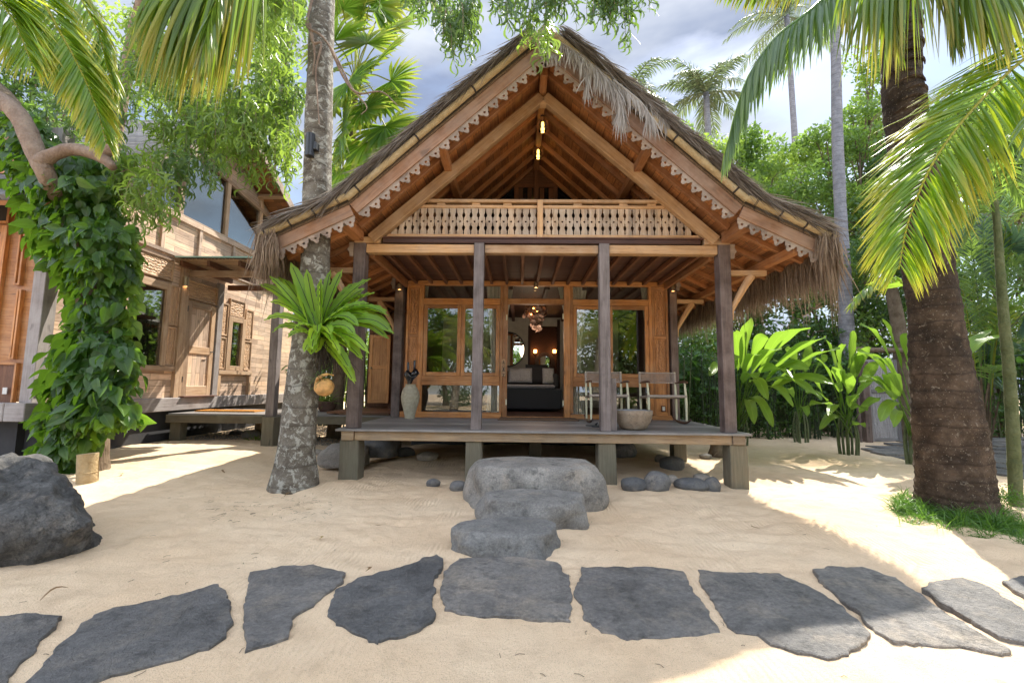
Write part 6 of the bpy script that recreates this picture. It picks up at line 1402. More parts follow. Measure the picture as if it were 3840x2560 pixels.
def sprays(anchors, mat, L_=.13, per=26, name='foliage', root=AC, twigs=True, wind=(0, 0), tmpl_=T_SI, spread=.5):
    mb = MB(); tw = MB()
    for (p, ln) in anchors:
        p = np.array(p, float); a = RNG.uniform(0, 6.28); h = np.array((math.cos(a)*spread, math.sin(a)*spread*.7, .35))
        c = catmull([p, p+h*ln*.3+V3(wind[0], 0, -.05)*ln, p+h*ln*.5+V3(wind[0]*1.5, 0, -.45)*ln, p+h*ln*.55+V3(wind[0]*2, 0, -1.0)*ln], 16)
        n = int(per*ln/.8)+6; ii = RNG.integers(1, 16, n); T_ = nrmA(np.gradient(c, axis=0))[ii]
        d = T_*.5+RNG.normal(0, .55, (n, 3))+V3(0, 0, -.75); pos = c[ii]+RNG.normal(0, .015, (n, 3))
        mb.stamp(tmpl_[0], tmpl_[1], pos, d, rv(n)+V3(0, -.6, .2), RNG.uniform(.75, 1.2, n)*L_, rnd=np.clip(RNG.normal(.5, .22, n), 0, 1), TU=tmpl_[2])
        if twigs: tw.tube(c, np.linspace(.006, .002, 16), n=3, caps=False)
    pc(mb, name, mat, root)
    if twigs: pc(tw, 'twigs', 'bark_limb', root)
A = []
def cl(x0, x1, yt, yb, Y0, Y1, n, lmin=.35, lmax=.75):
    for _ in range(n):
        x = RNG.uniform(x0, x1); y = RNG.uniform(yt, yb); Y = RNG.uniform(Y0, Y1); A.append((Q(x, y, Y), RNG.uniform(lmin, lmax)))
A.clear()
for a in ((1560, 1700, -100, 90, 4.3, 4.8, 16), (1690, 1800, -60, 140, 4.3, 4.8, 15), (1800, 1960, -140, 20, 4.3, 4.8, 15), (1960, 2110, -100, 40, 4.4, 4.8, 13), (2080, 2250, -160, -20, 4.3, 4.8, 13), (2220, 2350, -100, 60, 4.4, 4.8, 18), (2330, 2450, -170, -20, 4.4, 4.8, 12), (1400, 1580, -160, -20, 4.6, 5., 9)): cl(*a, .28, .5)
sprays(A, 'acacia', .165, per=34, spread=.35)
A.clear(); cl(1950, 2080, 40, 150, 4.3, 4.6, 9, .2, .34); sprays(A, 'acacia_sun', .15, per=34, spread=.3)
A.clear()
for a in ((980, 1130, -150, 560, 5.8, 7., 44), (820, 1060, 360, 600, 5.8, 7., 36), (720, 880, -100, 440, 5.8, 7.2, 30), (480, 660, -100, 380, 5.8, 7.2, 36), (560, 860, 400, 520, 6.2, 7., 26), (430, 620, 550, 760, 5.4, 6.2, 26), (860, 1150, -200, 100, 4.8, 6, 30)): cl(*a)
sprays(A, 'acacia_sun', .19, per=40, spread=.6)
A.clear()
for a in ((450, 1130, -200, 450, 6.6, 7.6, 34), (900, 1140, 200, 560, 6.4, 7.5, 26), (600, 900, 300, 560, 6.5, 8, 26), (200, 480, 150, 500, 6.0, 7.5, 40), (640, 800, 560, 640, 5.8, 6.4, 10)): cl(*a)
sprays(A, 'acacia', .19, per=40, spread=.6)
# the part of its crown above and in front of the house, out of the picture, which keeps the forecourt in shade
def shade(n, bx, by, bz, ls, mat='acacia', size=.14, per=26):
    A.clear()
    for _ in range(n): A.append(((RNG.uniform(*bx), RNG.uniform(*by), RNG.uniform(*bz)), RNG.uniform(*ls)))
    sprays(A, mat, size, per=per, twigs=False, spread=.9, name='upper_foliage')

# broad shade tree to the right of the picture: trunk outside, crown high above the forecourt
def clump(mb, c, r, n, size, squash=.8, shell=.55, T_=T_Q, up=.5):
    u = nrmA(rv(n)); rr = (shell+(1-shell)*RNG.random((n, 1))**.6)
    pos = np.array(c)+u*rr*np.array((r, r, r*squash))
    nor = u*.7+RNG.normal(0, .5, (n, 3))+V3(0, 0, up); d = RNG.normal(0, 1, (n, 3))+u*.3
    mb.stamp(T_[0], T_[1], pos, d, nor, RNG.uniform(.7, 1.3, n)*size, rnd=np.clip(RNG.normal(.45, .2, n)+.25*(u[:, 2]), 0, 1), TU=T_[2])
def tree(name, lab, base, blobs, mats, size, nper, trunk_r=.18, group=None, bark='bark_tree', cat='tree', T_=T_Q, shell=.5):
    base = np.array(base, float); T = thing(name, lab, cat, group, loc=base)
    ctr = np.mean([b[:3] for b in blobs], axis=0); fork = base+(ctr-base)*.45
    tb = MB(); tb.tube(catmull([base-V3(0, 0, .2), base+(fork-base)*.5+V3(.1, 0, 0), fork], 10), np.linspace(trunk_r, trunk_r*.7, 10), n=10, jit=.1); pc(tb, 'trunk', bark, T, smooth=180)
    lb = MB()
    for b in blobs:
        e = np.array(b[:3]); lb.tube(catmull([fork, (fork+e)/2+RNG.normal(0, .12, 3)+V3(0, 0, .1), e], 8), np.linspace(trunk_r*.45, trunk_r*.1, 8), n=6)
        for _ in range(3): e2 = e+nrm(RNG.normal(0, 1, 3))*b[3]*.8; lb.tube([e*.7+fork*.3, (e+e2)/2, e2], [trunk_r*.18, trunk_r*.12, .006], n=4)
    pc(lb, 'limbs', bark, T, smooth=180)
    for k, m in enumerate(mats):
        mb = MB()
        for q, b in enumerate(blobs):
            if q % len(mats) == k: 
                for _ in range(5):
                    o = nrm(RNG.normal(0, 1, 3))*b[3]*.55; clump(mb, np.array(b[:3])+o, b[3]*RNG.uniform(.4, .65), max(20, int(nper*b[3]**2/5)), size, T_=T_, shell=shell)
        if mb.v: pc(mb, 'crown', m, T)
    return T
def pxb(L_): return [tuple(Q(x, y, Y))+(r,) for x, y, Y, r in L_]
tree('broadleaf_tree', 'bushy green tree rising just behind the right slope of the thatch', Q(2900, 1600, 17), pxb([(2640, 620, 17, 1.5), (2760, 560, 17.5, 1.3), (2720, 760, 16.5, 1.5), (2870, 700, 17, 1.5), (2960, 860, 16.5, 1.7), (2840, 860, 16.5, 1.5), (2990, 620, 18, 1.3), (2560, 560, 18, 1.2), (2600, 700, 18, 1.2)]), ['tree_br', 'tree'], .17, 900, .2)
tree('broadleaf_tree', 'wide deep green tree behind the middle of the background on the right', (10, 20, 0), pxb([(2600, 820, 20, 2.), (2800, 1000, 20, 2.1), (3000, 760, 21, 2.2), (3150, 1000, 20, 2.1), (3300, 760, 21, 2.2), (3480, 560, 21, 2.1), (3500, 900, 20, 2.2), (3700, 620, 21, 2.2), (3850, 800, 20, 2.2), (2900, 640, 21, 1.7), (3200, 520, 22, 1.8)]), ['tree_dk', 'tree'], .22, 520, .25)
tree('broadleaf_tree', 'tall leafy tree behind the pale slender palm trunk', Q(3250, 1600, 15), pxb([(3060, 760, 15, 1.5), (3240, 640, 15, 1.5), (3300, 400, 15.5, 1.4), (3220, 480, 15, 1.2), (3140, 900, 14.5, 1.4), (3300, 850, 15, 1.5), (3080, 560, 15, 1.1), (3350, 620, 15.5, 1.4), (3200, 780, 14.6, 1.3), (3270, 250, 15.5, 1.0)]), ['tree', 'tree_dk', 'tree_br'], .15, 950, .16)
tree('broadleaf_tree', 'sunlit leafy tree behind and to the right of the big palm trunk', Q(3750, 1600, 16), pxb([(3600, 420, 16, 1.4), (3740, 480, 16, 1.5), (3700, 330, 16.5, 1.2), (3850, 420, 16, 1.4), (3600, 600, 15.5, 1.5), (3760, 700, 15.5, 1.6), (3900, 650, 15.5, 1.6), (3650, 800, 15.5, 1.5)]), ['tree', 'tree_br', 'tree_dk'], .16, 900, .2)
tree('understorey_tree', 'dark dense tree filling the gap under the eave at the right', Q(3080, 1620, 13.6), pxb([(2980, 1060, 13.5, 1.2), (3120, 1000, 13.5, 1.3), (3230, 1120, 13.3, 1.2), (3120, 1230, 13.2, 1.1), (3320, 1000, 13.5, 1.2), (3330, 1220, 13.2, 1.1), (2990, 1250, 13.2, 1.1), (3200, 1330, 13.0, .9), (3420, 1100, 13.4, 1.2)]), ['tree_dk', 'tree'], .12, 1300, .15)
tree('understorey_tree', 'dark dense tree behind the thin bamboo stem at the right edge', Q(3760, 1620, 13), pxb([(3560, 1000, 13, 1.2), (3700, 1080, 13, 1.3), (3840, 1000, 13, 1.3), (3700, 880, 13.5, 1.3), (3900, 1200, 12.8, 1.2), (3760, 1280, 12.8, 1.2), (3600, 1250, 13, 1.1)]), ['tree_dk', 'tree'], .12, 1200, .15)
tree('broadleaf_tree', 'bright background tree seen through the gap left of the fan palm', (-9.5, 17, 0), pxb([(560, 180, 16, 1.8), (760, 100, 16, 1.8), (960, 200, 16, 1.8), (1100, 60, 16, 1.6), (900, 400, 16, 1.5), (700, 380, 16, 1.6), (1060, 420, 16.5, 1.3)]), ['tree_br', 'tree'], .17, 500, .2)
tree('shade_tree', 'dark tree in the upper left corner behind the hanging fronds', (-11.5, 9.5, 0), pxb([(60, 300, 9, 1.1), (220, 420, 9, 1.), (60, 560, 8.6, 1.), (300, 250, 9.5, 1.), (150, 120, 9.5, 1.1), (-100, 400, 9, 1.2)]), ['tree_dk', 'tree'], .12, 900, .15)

tree('understorey_tree', 'dark bushy tree low behind the right eave of the house', (5.5, 16.5, 0), [(3.2, 16, 1.2, 1.2), (4.4, 16, 1.6, 1.3), (5.6, 16, 2.0, 1.3), (4.0, 16.5, 3.0, 1.3), (5.4, 16.2, 3.4, 1.3), (6.8, 16, 2.6, 1.3), (8.2, 16, 2.2, 1.3), (9.6, 15.5, 2.6, 1.3), (8.0, 16, 3.8, 1.3), (6.6, 16.3, 4.4, 1.2), (11, 15, 2.4, 1.4)], ['tree_dk', 'tree'], .17, 800, .18)
tree('understorey_tree', 'dark bushy tree low behind the gap between the two houses', (-5.5, 19, 0), [(-3, 18.5, 1.2, 1.3), (-4.6, 18.5, 1.8, 1.4), (-6.4, 18.5, 2.2, 1.4), (-5.2, 18.5, 3.6, 1.4), (-3.2, 18.5, 3.2, 1.3), (-8, 18.5, 3.4, 1.5)], ['tree', 'tree_dk'], .17, 700, .18)
# 8. ground-level backdrop at the right: tall heliconia hedge, stems and big leaves
def paddle(mb, b, tip, w, nr=(0, -.5, .8), sag=.12, pet=.3, mi=0, n=14, rnd=None, fold=.28, wav=.02):
    b, tip = np.array(b, float), np.array(tip, float); d = tip-b; l = np.linalg.norm(d); r = RNG.uniform(.3, .9) if rnd is None else rnd
    c = catmull([b, b+d*.4+V3(0, 0, sag*l*.9), b+d*.75+V3(0, 0, sag*l*.75), tip], n+8)
    mb.tube(c[:9], np.linspace(.012, .006, 9), n=5, rnd=r, mi=mi)
    c = c[8:] if pet else c; k = len(c); Tn = nrmA(np.gradient(c, axis=0)); nn = nrm(np.array(nr)+RNG.normal(0, .25, 3)); S = nrmA(np.cross(Tn, nn)); U = np.cross(S, Tn)
    t = np.linspace(0, 1, k); hw = w*np.interp(t, [0, .12, .4, .75, .93, 1], [.12, .7, 1, .82, .4, .03]); ph = RNG.uniform(0, 6); wv = wav*np.sin(t*9+ph)
    cols = [c-S*hw[:, None]+U*(hw*fold+wv)[:, None], c-S*(hw*.5)[:, None]+U*(hw*fold*.4)[:, None], c, c+S*(hw*.5)[:, None]+U*(hw*fold*.4)[:, None], c+S*hw[:, None]+U*(hw*fold-wv)[:, None]]
    v = np.stack(cols, 1).reshape(-1, 3); i, j = np.meshgrid(np.arange(k-1), np.arange(4), indexing='ij'); f = np.stack((i*5+j, i*5+j+1, (i+1)*5+j+1, (i+1)*5+j), -1).reshape(-1, 4)
    UV = np.stack((np.repeat(t, 5), np.tile(np.linspace(0, 1, 5), k)), -1)[f]; mb.add(v, f, UV, r, mi)
def heliconia(lab, base, leaves, mat='helic', wr=.085, nst=6, grp='heliconia clumps on the sand'):
    base = Vector(base); T = thing('heliconia', lab, 'plant', grp, loc=base)
    sb = MB()
    for _ in range(nst):
        o = Vector((RNG.uniform(-.16, .16), RNG.uniform(-.12, .12), 0)); sb.tube(catmull([base+o-Vector((0, 0, .1)), base+o*1.2+Vector((0, 0, .35)), base+o*.8+Vector((0, 0, .75))], 8), np.linspace(.026, .016, 8), n=7)
    pc(sb, 'stems', 'helic_dk' if mat == 'helic_dk' else 'bamboo', T, smooth=60)
    for (x, y, Y, w) in leaves:
        w *= 1.35; mb = MB(); s0 = base+Vector((RNG.uniform(-.1, .1), RNG.uniform(-.08, .08), RNG.uniform(.35, .8))); paddle(mb, s0, Q(x, y, Y), w, sag=RNG.uniform(.10, .2)); pc(mb, 'leaf', mat, T, smooth=180)
bA = G(2775, 1668, 0)
heliconia('large heliconia clump with long sunlit leaves right behind the right corner post', bA, [(3040, 1230, 8.0, .09), (2930, 1310, 7.6, .09), (2980, 1430, 7.5, .08), (2760, 1240, 8.1, .09), (2880, 1500, 7.4, .075), (3150, 1305, 7.6, .10), (3095, 1265, 7.7, .09), (2955, 1235, 8, .09), (2880, 1265, 7.9, .085), (2700, 1290, 7.8, .08), (2660, 1410, 7.7, .075), (3125, 1440, 7.6, .085), (3065, 1485, 7.6, .08), (2975, 1525, 7.6, .075), (2900, 1600, 7.5, .07), (2815, 1190, 8.2, .1), (2750, 1350, 7.7, .09), (2840, 1420, 7.6, .09), (3035, 1385, 7.7, .085), (2850, 1330, 7.8, .08), (2830, 1590, 7.5, .07), (2990, 1350, 8.1, .08)])
# one broad banana leaf standing behind
T = thing('banana_plant', 'banana plant with one broad upright silvery-green leaf behind the right corner post', 'plant', loc=G(2790, 1640, 0))
mb = MB(); b0 = G(2790, 1640, 0); mb.tube([b0, b0+Vector((0, 0, 1.2))], [.07, .05], n=10); pc(mb, 'stem', 'bamboo', T, smooth=60)
for x, y, Y in ((2795, 1180, 8.9), (2840, 1330, 9.1), (2700, 1230, 9.3)): mb = MB(); paddle(mb, b0+Vector((0, 0, 1.0)), Q(x, y, Y), .2, nr=(.1, -1, .1), sag=.03, fold=.12); pc(mb, 'leaf', 'fan_blue', T, smooth=180)
bB = G(3180, 1705, 0)
heliconia('heliconia clump standing alone on the sand between the house and the big palm', bB, [(3090, 1260, 8.6, .085), (3200, 1240, 8.5, .085), (3140, 1380, 8.0, .08), (3290, 1360, 8.3, .075), (3020, 1470, 8.2, .07), (3160, 1290, 8.3, .085), (3040, 1520, 8, .075), (3060, 1345, 8.4, .075), (3260, 1300, 8.2, .08), (3290, 1420, 8, .08), (3120, 1440, 8.1, .08), (3215, 1480, 7.9, .07), (3240, 1600, 7.8, .06), (3075, 1610, 8, .055), (3010, 1400, 8.3, .07), (3230, 1330, 8.4, .08), (3300, 1490, 8.1, .07), (3180, 1400, 7.9, .085), (3250, 1540, 7.9, .06), (3110, 1560, 7.8, .06)], nst=9)
bC = G(3430, 1740, 0)
bD = G(3010, 1660, 0)
heliconia('heliconia clump in the shade between the sunlit clump and the lone one', bD, [(2960, 1300, 9.6, .09), (3060, 1260, 9.8, .09), (3010, 1420, 9.4, .08), (2940, 1460, 9.5, .07), (3080, 1500, 9.4, .07), (3100, 1330, 9.7, .08), (2900, 1350, 9.7, .08), (3030, 1560, 9.3, .06)])
heliconia('heliconia clump pushing out from behind the big palm trunk', bC, [(3225, 1215, 7.4, .095), (3310, 1195, 7.6, .09), (3215, 1320, 7.3, .085), (3275, 1340, 7.2, .08), (3235, 1410, 7.2, .08), (3330, 1400, 7.1, .09), (3300, 1580, 7, .075), (3220, 1430, 7.3, .075), (3350, 1600, 7, .06), (3290, 1470, 7.1, .08), (3400, 1380, 7.2, .09), (3400, 1250, 7.5, .09), (3750, 1260, 7.4, .08), (3720, 1235, 7.6, .07), (3690, 1530, 7.2, .06)], nst=7)
# dark hedge behind: many plants, each with stems and leaves
protos = []
for k in range(4):
    base = Vector((0, 0, 0)); T = thing('tall_heliconia', 'x', 'plant', 'dark tall heliconias in the hedge behind the sand', loc=base)
    sb = MB(); 
    for _ in range(16):
        o = np.array((RNG.uniform(-.4, .4), RNG.uniform(-.25, .25), 0)); h = RNG.uniform(1.3, 2.3); ln = RNG.normal(0, .12, 2); sb.tube([o, o+V3(ln[0], ln[1], h)], [.016, .011], n=5)
    pc(sb, 'stems', 'darkstem' if k % 2 else 'bamboo', T)
    mb = MB()
    for _ in range(22):
        a = RNG.uniform(0, 6.28); h = RNG.uniform(.9, 2.1); b_ = V3(RNG.uniform(-.3, .3), RNG.uniform(-.2, .2), h); l = RNG.uniform(.5, .95); paddle(mb, b_, b_+V3(math.cos(a)*l*.8, math.sin(a)*l*.6, RNG.uniform(-.2, .8)), RNG.uniform(.08, .14), n=8)
    pc(mb, 'leaves', 'helic_dk', T, smooth=180)
    mb = MB()
    for _ in range(90):
        clump(mb, (RNG.uniform(-.45, .45), RNG.uniform(-.2, .3), RNG.uniform(.1, 2.2)), .18, 14, .10)
    pc(mb, 'low_foliage', 'tree_dk', T); protos.append(T)
hx = [(2560, 12.3), (2650, 11.6), (2740, 12.2), (2840, 11.6), (2930, 12.4), (3020, 11.9), (3110, 12.6), (3180, 12.2), (2600, 13.4), (2780, 13.6), (2960, 13.6), (3080, 13.8), (3470, 12.8), (3620, 12.6), (3760, 12.4), (3900, 12.2), (2500, 11.4)]
order = ['nearest the porch rail end', 'directly behind the right corner post', 'left of the banana leaf', 'behind the banana leaf', 'behind the sunlit heliconia', 'right of the sunlit heliconia', 'left of the lone heliconia clump', 'behind the lone heliconia clump', 'in the back row by the porch', 'in the back row behind the banana leaf', 'in the back row behind the sunlit heliconia', 'in the back row behind the lone clump', 'behind the big palm trunk', 'just right of the big palm trunk', 'behind the thin bamboo stem', 'at the right edge of the picture', 'seen between the rear post and the rocking chair']
for k, (x, Y) in enumerate(hx):
    P = protos[k % 4]; p = Q(x, 1600, Y); p.z = 0
    if k < 4: r_ = P; r_.location = p
    else:
        r_ = P.copy(); C.objects.link(r_); r_.location = p; r_.rotation_euler = (0, 0, 0)
        for ch in P.children: c = ch.copy(); C.objects.link(c); c.parent = r_
        s_ = RNG.uniform(.9, 1.15); r_.scale = (s_, 1, s_)
    r_['label'] = 'tall dark leafy heliconia in the hedge, '+order[k]
# dark house-like fence deep behind, and old carved gate
mb = MB(); mb.box(3.0, 16, 14.9, 15.0, 0, 2.2); tag(mb.build('garden_fence', M_['darkvoid']), 'dark timber fence deep behind the hedge on the right', 'fence')
gp = G(3300, 1655, 0); T = thing('carved_gate', 'silvery old carved wooden door leaf leaning between the lone heliconia and the big palm', 'gate', loc=gp)
Yg = gp.y; a = Q(3268, 1660, Yg); b = Q(3338, 1350, Yg+.2)
mb = MB(); frame(mb, (a.x, b.x), (0, b.z), Yg, Yg+.05, .09); mb.box(a.x+.09, b.x-.09, Yg+.002, Yg+.048, 1.2, 1.3); pc(mb, 'gate_frame', 'silver', T, bevel=.005)
mb = MB(); mb.box(a.x+.085, b.x-.085, Yg+.015, Yg+.035, .08, b.z-.08); pc(mb, 'carved_panel', 'carved_gr', T)
for k, (x, w, lab) in enumerate(((3225, .06, 'thin dark gate post left of the carved gate leaf'), (3258, .15, 'square dark gate post touching the carved gate leaf'))):
    p = Q(x, 1650, Yg-.1); mb = MB(); mb.box(p.x-w/2, p.x+w/2, Yg-.15, Yg-.15+w, -.1, 2.0 if k else 1.2); tag(mb.build('gate_post', M_['darkpost'], bevel=.006), lab, 'post')
mb = MB(); a = Q(3190, 1310, Yg+.1); b = Q(3500, 1318, Yg+.1); mb.tube([a, b], .07, n=10); tag(mb.build('gate_lintel', M_['bark_tree'], smooth=60), 'weathered round log lying across above the carved gate', 'beam')
tb = thing('old_stump_tree', 'brown rough tree trunk between the carved gate and the big palm', 'tree', loc=G(3390, 1650, 0)); g_ = G(3390, 1650, 0)
mb = MB(); mb.tube(catmull([g_-Vector((0, 0, .1)), g_+Vector((0, 0, 1)), g_+Vector((.1, 0, 2.6)), g_+Vector((-.1, 0, 4.5))], 24), np.linspace(.24, .13, 24), n=12, jit=.1); pc(mb, 'trunk', 'bark_tree', tb, smooth=180)
mb = MB()
for k in range(7): clump(mb, np.array(g_)+V3(RNG.uniform(-.8, .8), RNG.uniform(-.5, .5), 4.5+RNG.uniform(-.6, .8)), .6, 400, .11)
pc(mb, 'crown', 'tree_dk', tb)
# small fishtail palm with a bright leaf left of the big trunk
T = thing('fishtail_palm', 'low palm leaf with blunt bright green leaflets left of the big palm trunk', 'palm', loc=G(3480, 1760, 0))
frond(T, [G(3480, 1760, .0)]+at((3440, 1300, 7.0), (3400, 1090, 6.8), (3330, 1040, 6.7), (3255, 1075, 6.6), (3200, 1130, 6.6)), .36, n=24, w=.085, ang=62, droop=.35, mat='fan', rad=.012, hang=.35, dens_start=.45, tipf=.7, fold=.1)
# areca and fan palms at the right edge
T = thing('fan_palm', 'blue-green fan palm behind the bamboo stem at the right edge', 'palm tree', loc=G(3720, 1640, 0)); g_ = np.array(G(3720, 1640, 0))
for (x, y, Y, r0) in ((3650, 960, 9.5, .85), (3790, 930, 9.2, .9), (3720, 820, 9.8, .8), (3860, 1150, 9., .8), (3620, 1120, 10, .7), (3870, 1330, 9, .7), (3800, 1500, 9.6, .6)): c = np.array(Q(x, y, Y)); fan(T, c, c-(g_+V3(0, 0, 2.6))+V3(-.2, -.5, .2), r0, mat='fan_blue', petiole=g_+V3(0, 0, 1.9), up=(0, -.8, .5))
palm_trunk(T, [g_-V3(0, 0, .1), g_+V3(0, 0, 1), g_+V3(0, 0, 1.9)], [.14, .11, .1], 'bark_tree', n=10, seg=14)
T = thing('areca_palm', 'clump of yellow-green areca palm leaves between the big trunk and the bamboo stem', 'palm tree', loc=G(3680, 1690, 0)); g_ = np.array(G(3680, 1690, 0))
sb = MB()
for k, (x, y) in enumerate(((3600, 1050), (3640, 900), (3760, 1000), (3800, 700), (3700, 1150), (3850, 1250), (3560, 1180), (3820, 960), (3700, 680), (3610, 1300), (3840, 830), (3740, 1380), (3780, 1150))):
    Y = g_[1]-RNG.uniform(.2, 1.6); tip = np.array(Q(x, y, Y)); b_ = g_+V3(RNG.uniform(-.12, .2), RNG.uniform(-.1, .1), .2); mid = b_+(tip-b_)*.55+V3(0, 0, .5); frond(T, [b_, b_*.6+mid*.4, mid, mid*.4+tip*.6+V3(0, 0, .12), tip], .42, n=34, w=.03, ang=50, droop=.4, mat='palm_grn' if k % 3 else 'fan', rad=.014, dens_start=.5, seg=3)
    sb.tube([b_-V3(0, 0, .25), b_, b_+(mid-b_)*.5], [.03, .024, .014], n=6)
pc(sb, 'stems', 'bark_tree', T, smooth=60)
bs = [G(3810, 1900, .0)]; T = thing('green_bamboo', 'thin green ringed bamboo-like stem at the right edge in front of the fan palm', 'bamboo', loc=bs[0]); Yb = bs[0].y
pts = [Q(3812, 1925, Yb), Q(3800, 1650, Yb), Q(3785, 1400, Yb), Q(3765, 1200, Yb), Q(3750, 1000, Yb), Q(3735, 800, Yb), Q(3700, 600, Yb)]
mb = MB(); c = catmull(pts, 120); rr = np.interp(np.linspace(0, 1, 120), [0, .3, .6, 1], [.062, .055, .045, .025]); rr += np.where(np.arange(120) % 9 == 4, .006, 0); mb.tube(c, rr, n=14); pc(mb, 'stem', 'bamboo', T, smooth=50)
for k, tips_ in enumerate((((3640, 640), 5), ((3830, 560), 5.2), ((3570, 760), 4.9), ((3840, 760), 5.2), ((3620, 900), 5.4))):
    (x, y), Y = tips_; s0 = np.array(pts[5+(k % 2)]); tip = np.array(Q(x, y, Y)); frond(T, [s0, (s0+tip)/2+V3(0, 0, .18), tip], .34, n=22, w=.035, ang=50, droop=.4, mat='palm_grn', rad=.008, dens_start=.2, seg=3)
# 9. grass at the foot of the big palm
mb = MB(); n = 12000; pts = []
ys = RNG.random(n); xs = 3370+ys*470; yv = 1905+ys*95+RNG.normal(0, 1, n)*22
cc = np.array([G(min(max(a_, 3365), 3900), b_, 0) for a_, b_ in zip(xs[:700], yv[:700])]); 
k_ = RNG.integers(0, 700, n); p = cc[k_]+RNG.normal(0, .035, (n, 3))*(1, 1, 0); p[:, 2] = [hs(q[0], q[1])-.01 for q in p]
d = RNG.normal(0, .55, (n, 3))*(1, 1, 0)+V3(0, -.1, 1); mb.strips(p, d, RNG.uniform(.08, .22, n)*(.8+.5*np.sin(p[:, 0]*17)*np.sin(p[:, 1]*19)), .007, rv(n), RNG.uniform(.5, 1.8, n), seg=4, taper=1.6)
tag(mb.build('grass', M_['grass']), kind='stuff')
# 10. vine-covered tree in front of the left house
vb = G(345, 1775, .1); T = thing('vine_covered_tree', 'tree trunk wrapped in glossy dark green climbing leaves in front of the left house', 'tree', loc=vb); Yv = 6.15
pts = [Q(360, 1800, Yv), Q(345, 1650, Yv), Q(335, 1400, Yv), Q(345, 1150, Yv), Q(350, 900, Yv), Q(270, 740, Yv), Q(180, 690, Yv)]
palm_trunk(T, [Q(350, 1800, Yv), Q(345, 1600, Yv), Q(340, 1350, Yv), Q(350, 1100, Yv), Q(345, 900, Yv), Q(270, 740, Yv), Q(180, 680, Yv-.1), Q(120, 560, Yv-.15), Q(60, 430, Yv-.2), Q(-60, 300, Yv-.3)], [.2, .16, .16, .19, .2, .2, .17, .14, .14, .14], 'bark_tree', n=18, seg=80, rough=.08)
for pp, r in (([Q(-60, 340, Yv-.8), Q(60, 420, Yv-.8), Q(130, 560, Yv-.8), Q(185, 680, Yv-.7), Q(240, 760, Yv-.2)], [.09, .11, .11, .10, .12]), ([Q(150, 610, Yv-.8), Q(200, 580, Yv-.8), Q(280, 560, Yv-.8), (Q(380, 590, Yv-.8)), Q(425, 630, Yv-.8)], [.10, .08, .075, .075, .045]), ([Q(370, 585, Yv-.8), Q(415, 550, Yv-.8), Q(390, 510, Yv-.8), Q(330, 480, Yv-.8), Q(260, 380, Yv-.6)], [.08, .07, .06, .055, .05])):
    mb = MB(); mb.tube(catmull(pp, 24), np.interp(np.linspace(0, 1, 24), np.linspace(0, 1, 5), r), n=12, jit=.1); pc(mb, 'limb', 'bark_limb', T, smooth=180)
bp = Q(327, 1770, 5.5); T2 = thing('bamboo_section', 'cut yellow bamboo tube standing in the sand at the foot of the vine-covered tree', 'bamboo', loc=bp); a, b = Q(327, 1818, 5.5), Q(330, 1700, 5.5)
mb = MB(); mb.tube([a, a.lerp(b, .38), a.lerp(b, .4), a.lerp(b, .42), b], [.105, .105, .112, .105, .104], n=20); pc(mb, 'tube', 'bamboo_y', T2, smooth=40)
def vineleaves(n, fy, fx, fr, size, mat, name, tm=T_OV, rnd=(.45, .22), front=.75):
    mb = MB(); y = RNG.uniform(*fy, n); cx_ = np.interp(y, *fx); hw = np.interp(y, *fr)
    th = RNG.uniform(-math.pi, math.pi, n); th = np.where(RNG.random(n) < front, -np.abs(th), th)   # mostly on the sides one can see
    rr = RNG.uniform(.6, 1.08, n); hw = hw*np.array([1+.55*noise.noise((q/70., 3.1, 0))+.3*noise.noise((q/25., th_, 7)) for q, th_ in zip(y, th)])
    P = np.array([Q(a_+h_*math.cos(t_)*r_, b_, Yv+h_/1650*Yv*math.sin(t_)*r_) for a_, b_, h_, t_, r_ in zip(cx_, y, hw, th, rr)])
    o = np.stack((np.cos(th), np.sin(th), np.full(n, .25)), 1); d = np.stack((np.cos(th)*.5, np.sin(th)*.5, np.full(n, -.9)), 1)+RNG.normal(0, .4, (n, 3))
    mb.stamp(tm[0], tm[1], P, d, o+RNG.normal(0, .4, (n, 3)), RNG.uniform(.45, 1.3, n)*size, rnd=np.clip(RNG.normal(*rnd, n), 0, 1), TU=tm[2]); pc(mb, name, mat, T, smooth=180)
vineleaves(1300, (560, 1010), ([560, 700, 830, 1010], [200, 240, 290, 350]), ([560, 680, 800, 900, 1010], [120, 190, 195, 160, 140]), .2, 'vine', 'vine_leaves')
vineleaves(430, (980, 1290), ([980, 1100, 1290], [355, 360, 345]), ([980, 1100, 1290], [125, 105, 110]), .19, 'vine', 'vine_leaves', front=.55)
vineleaves(900, (1240, 1560), ([1240, 1400, 1560], [345, 340, 330]), ([1240, 1320, 1450, 1560], [95, 155, 170, 165]), .22, 'vine', 'vine_leaves', rnd=(.4, .2))
vineleaves(750, (1540, 1790), ([1540, 1650, 1790], [310, 260, 180]), ([1540, 1650, 1790], [160, 100, 45]), .2, 'vine', 'vine_leaves', rnd=(.5, .2))
vineleaves(200, (840, 1300), ([840, 1000, 1300], [470, 480, 465]), ([840, 1300], [42, 38]), .17, 'helic', 'vine_leaves', rnd=(.8, .15))  # paler leaves down the right edge, backlight put into their colour
vineleaves(300, (400, 620), ([400, 620], [40, 110]), ([400, 620], [90, 130]), .2, 'vine', 'vine_leaves', rnd=(.3, .15))
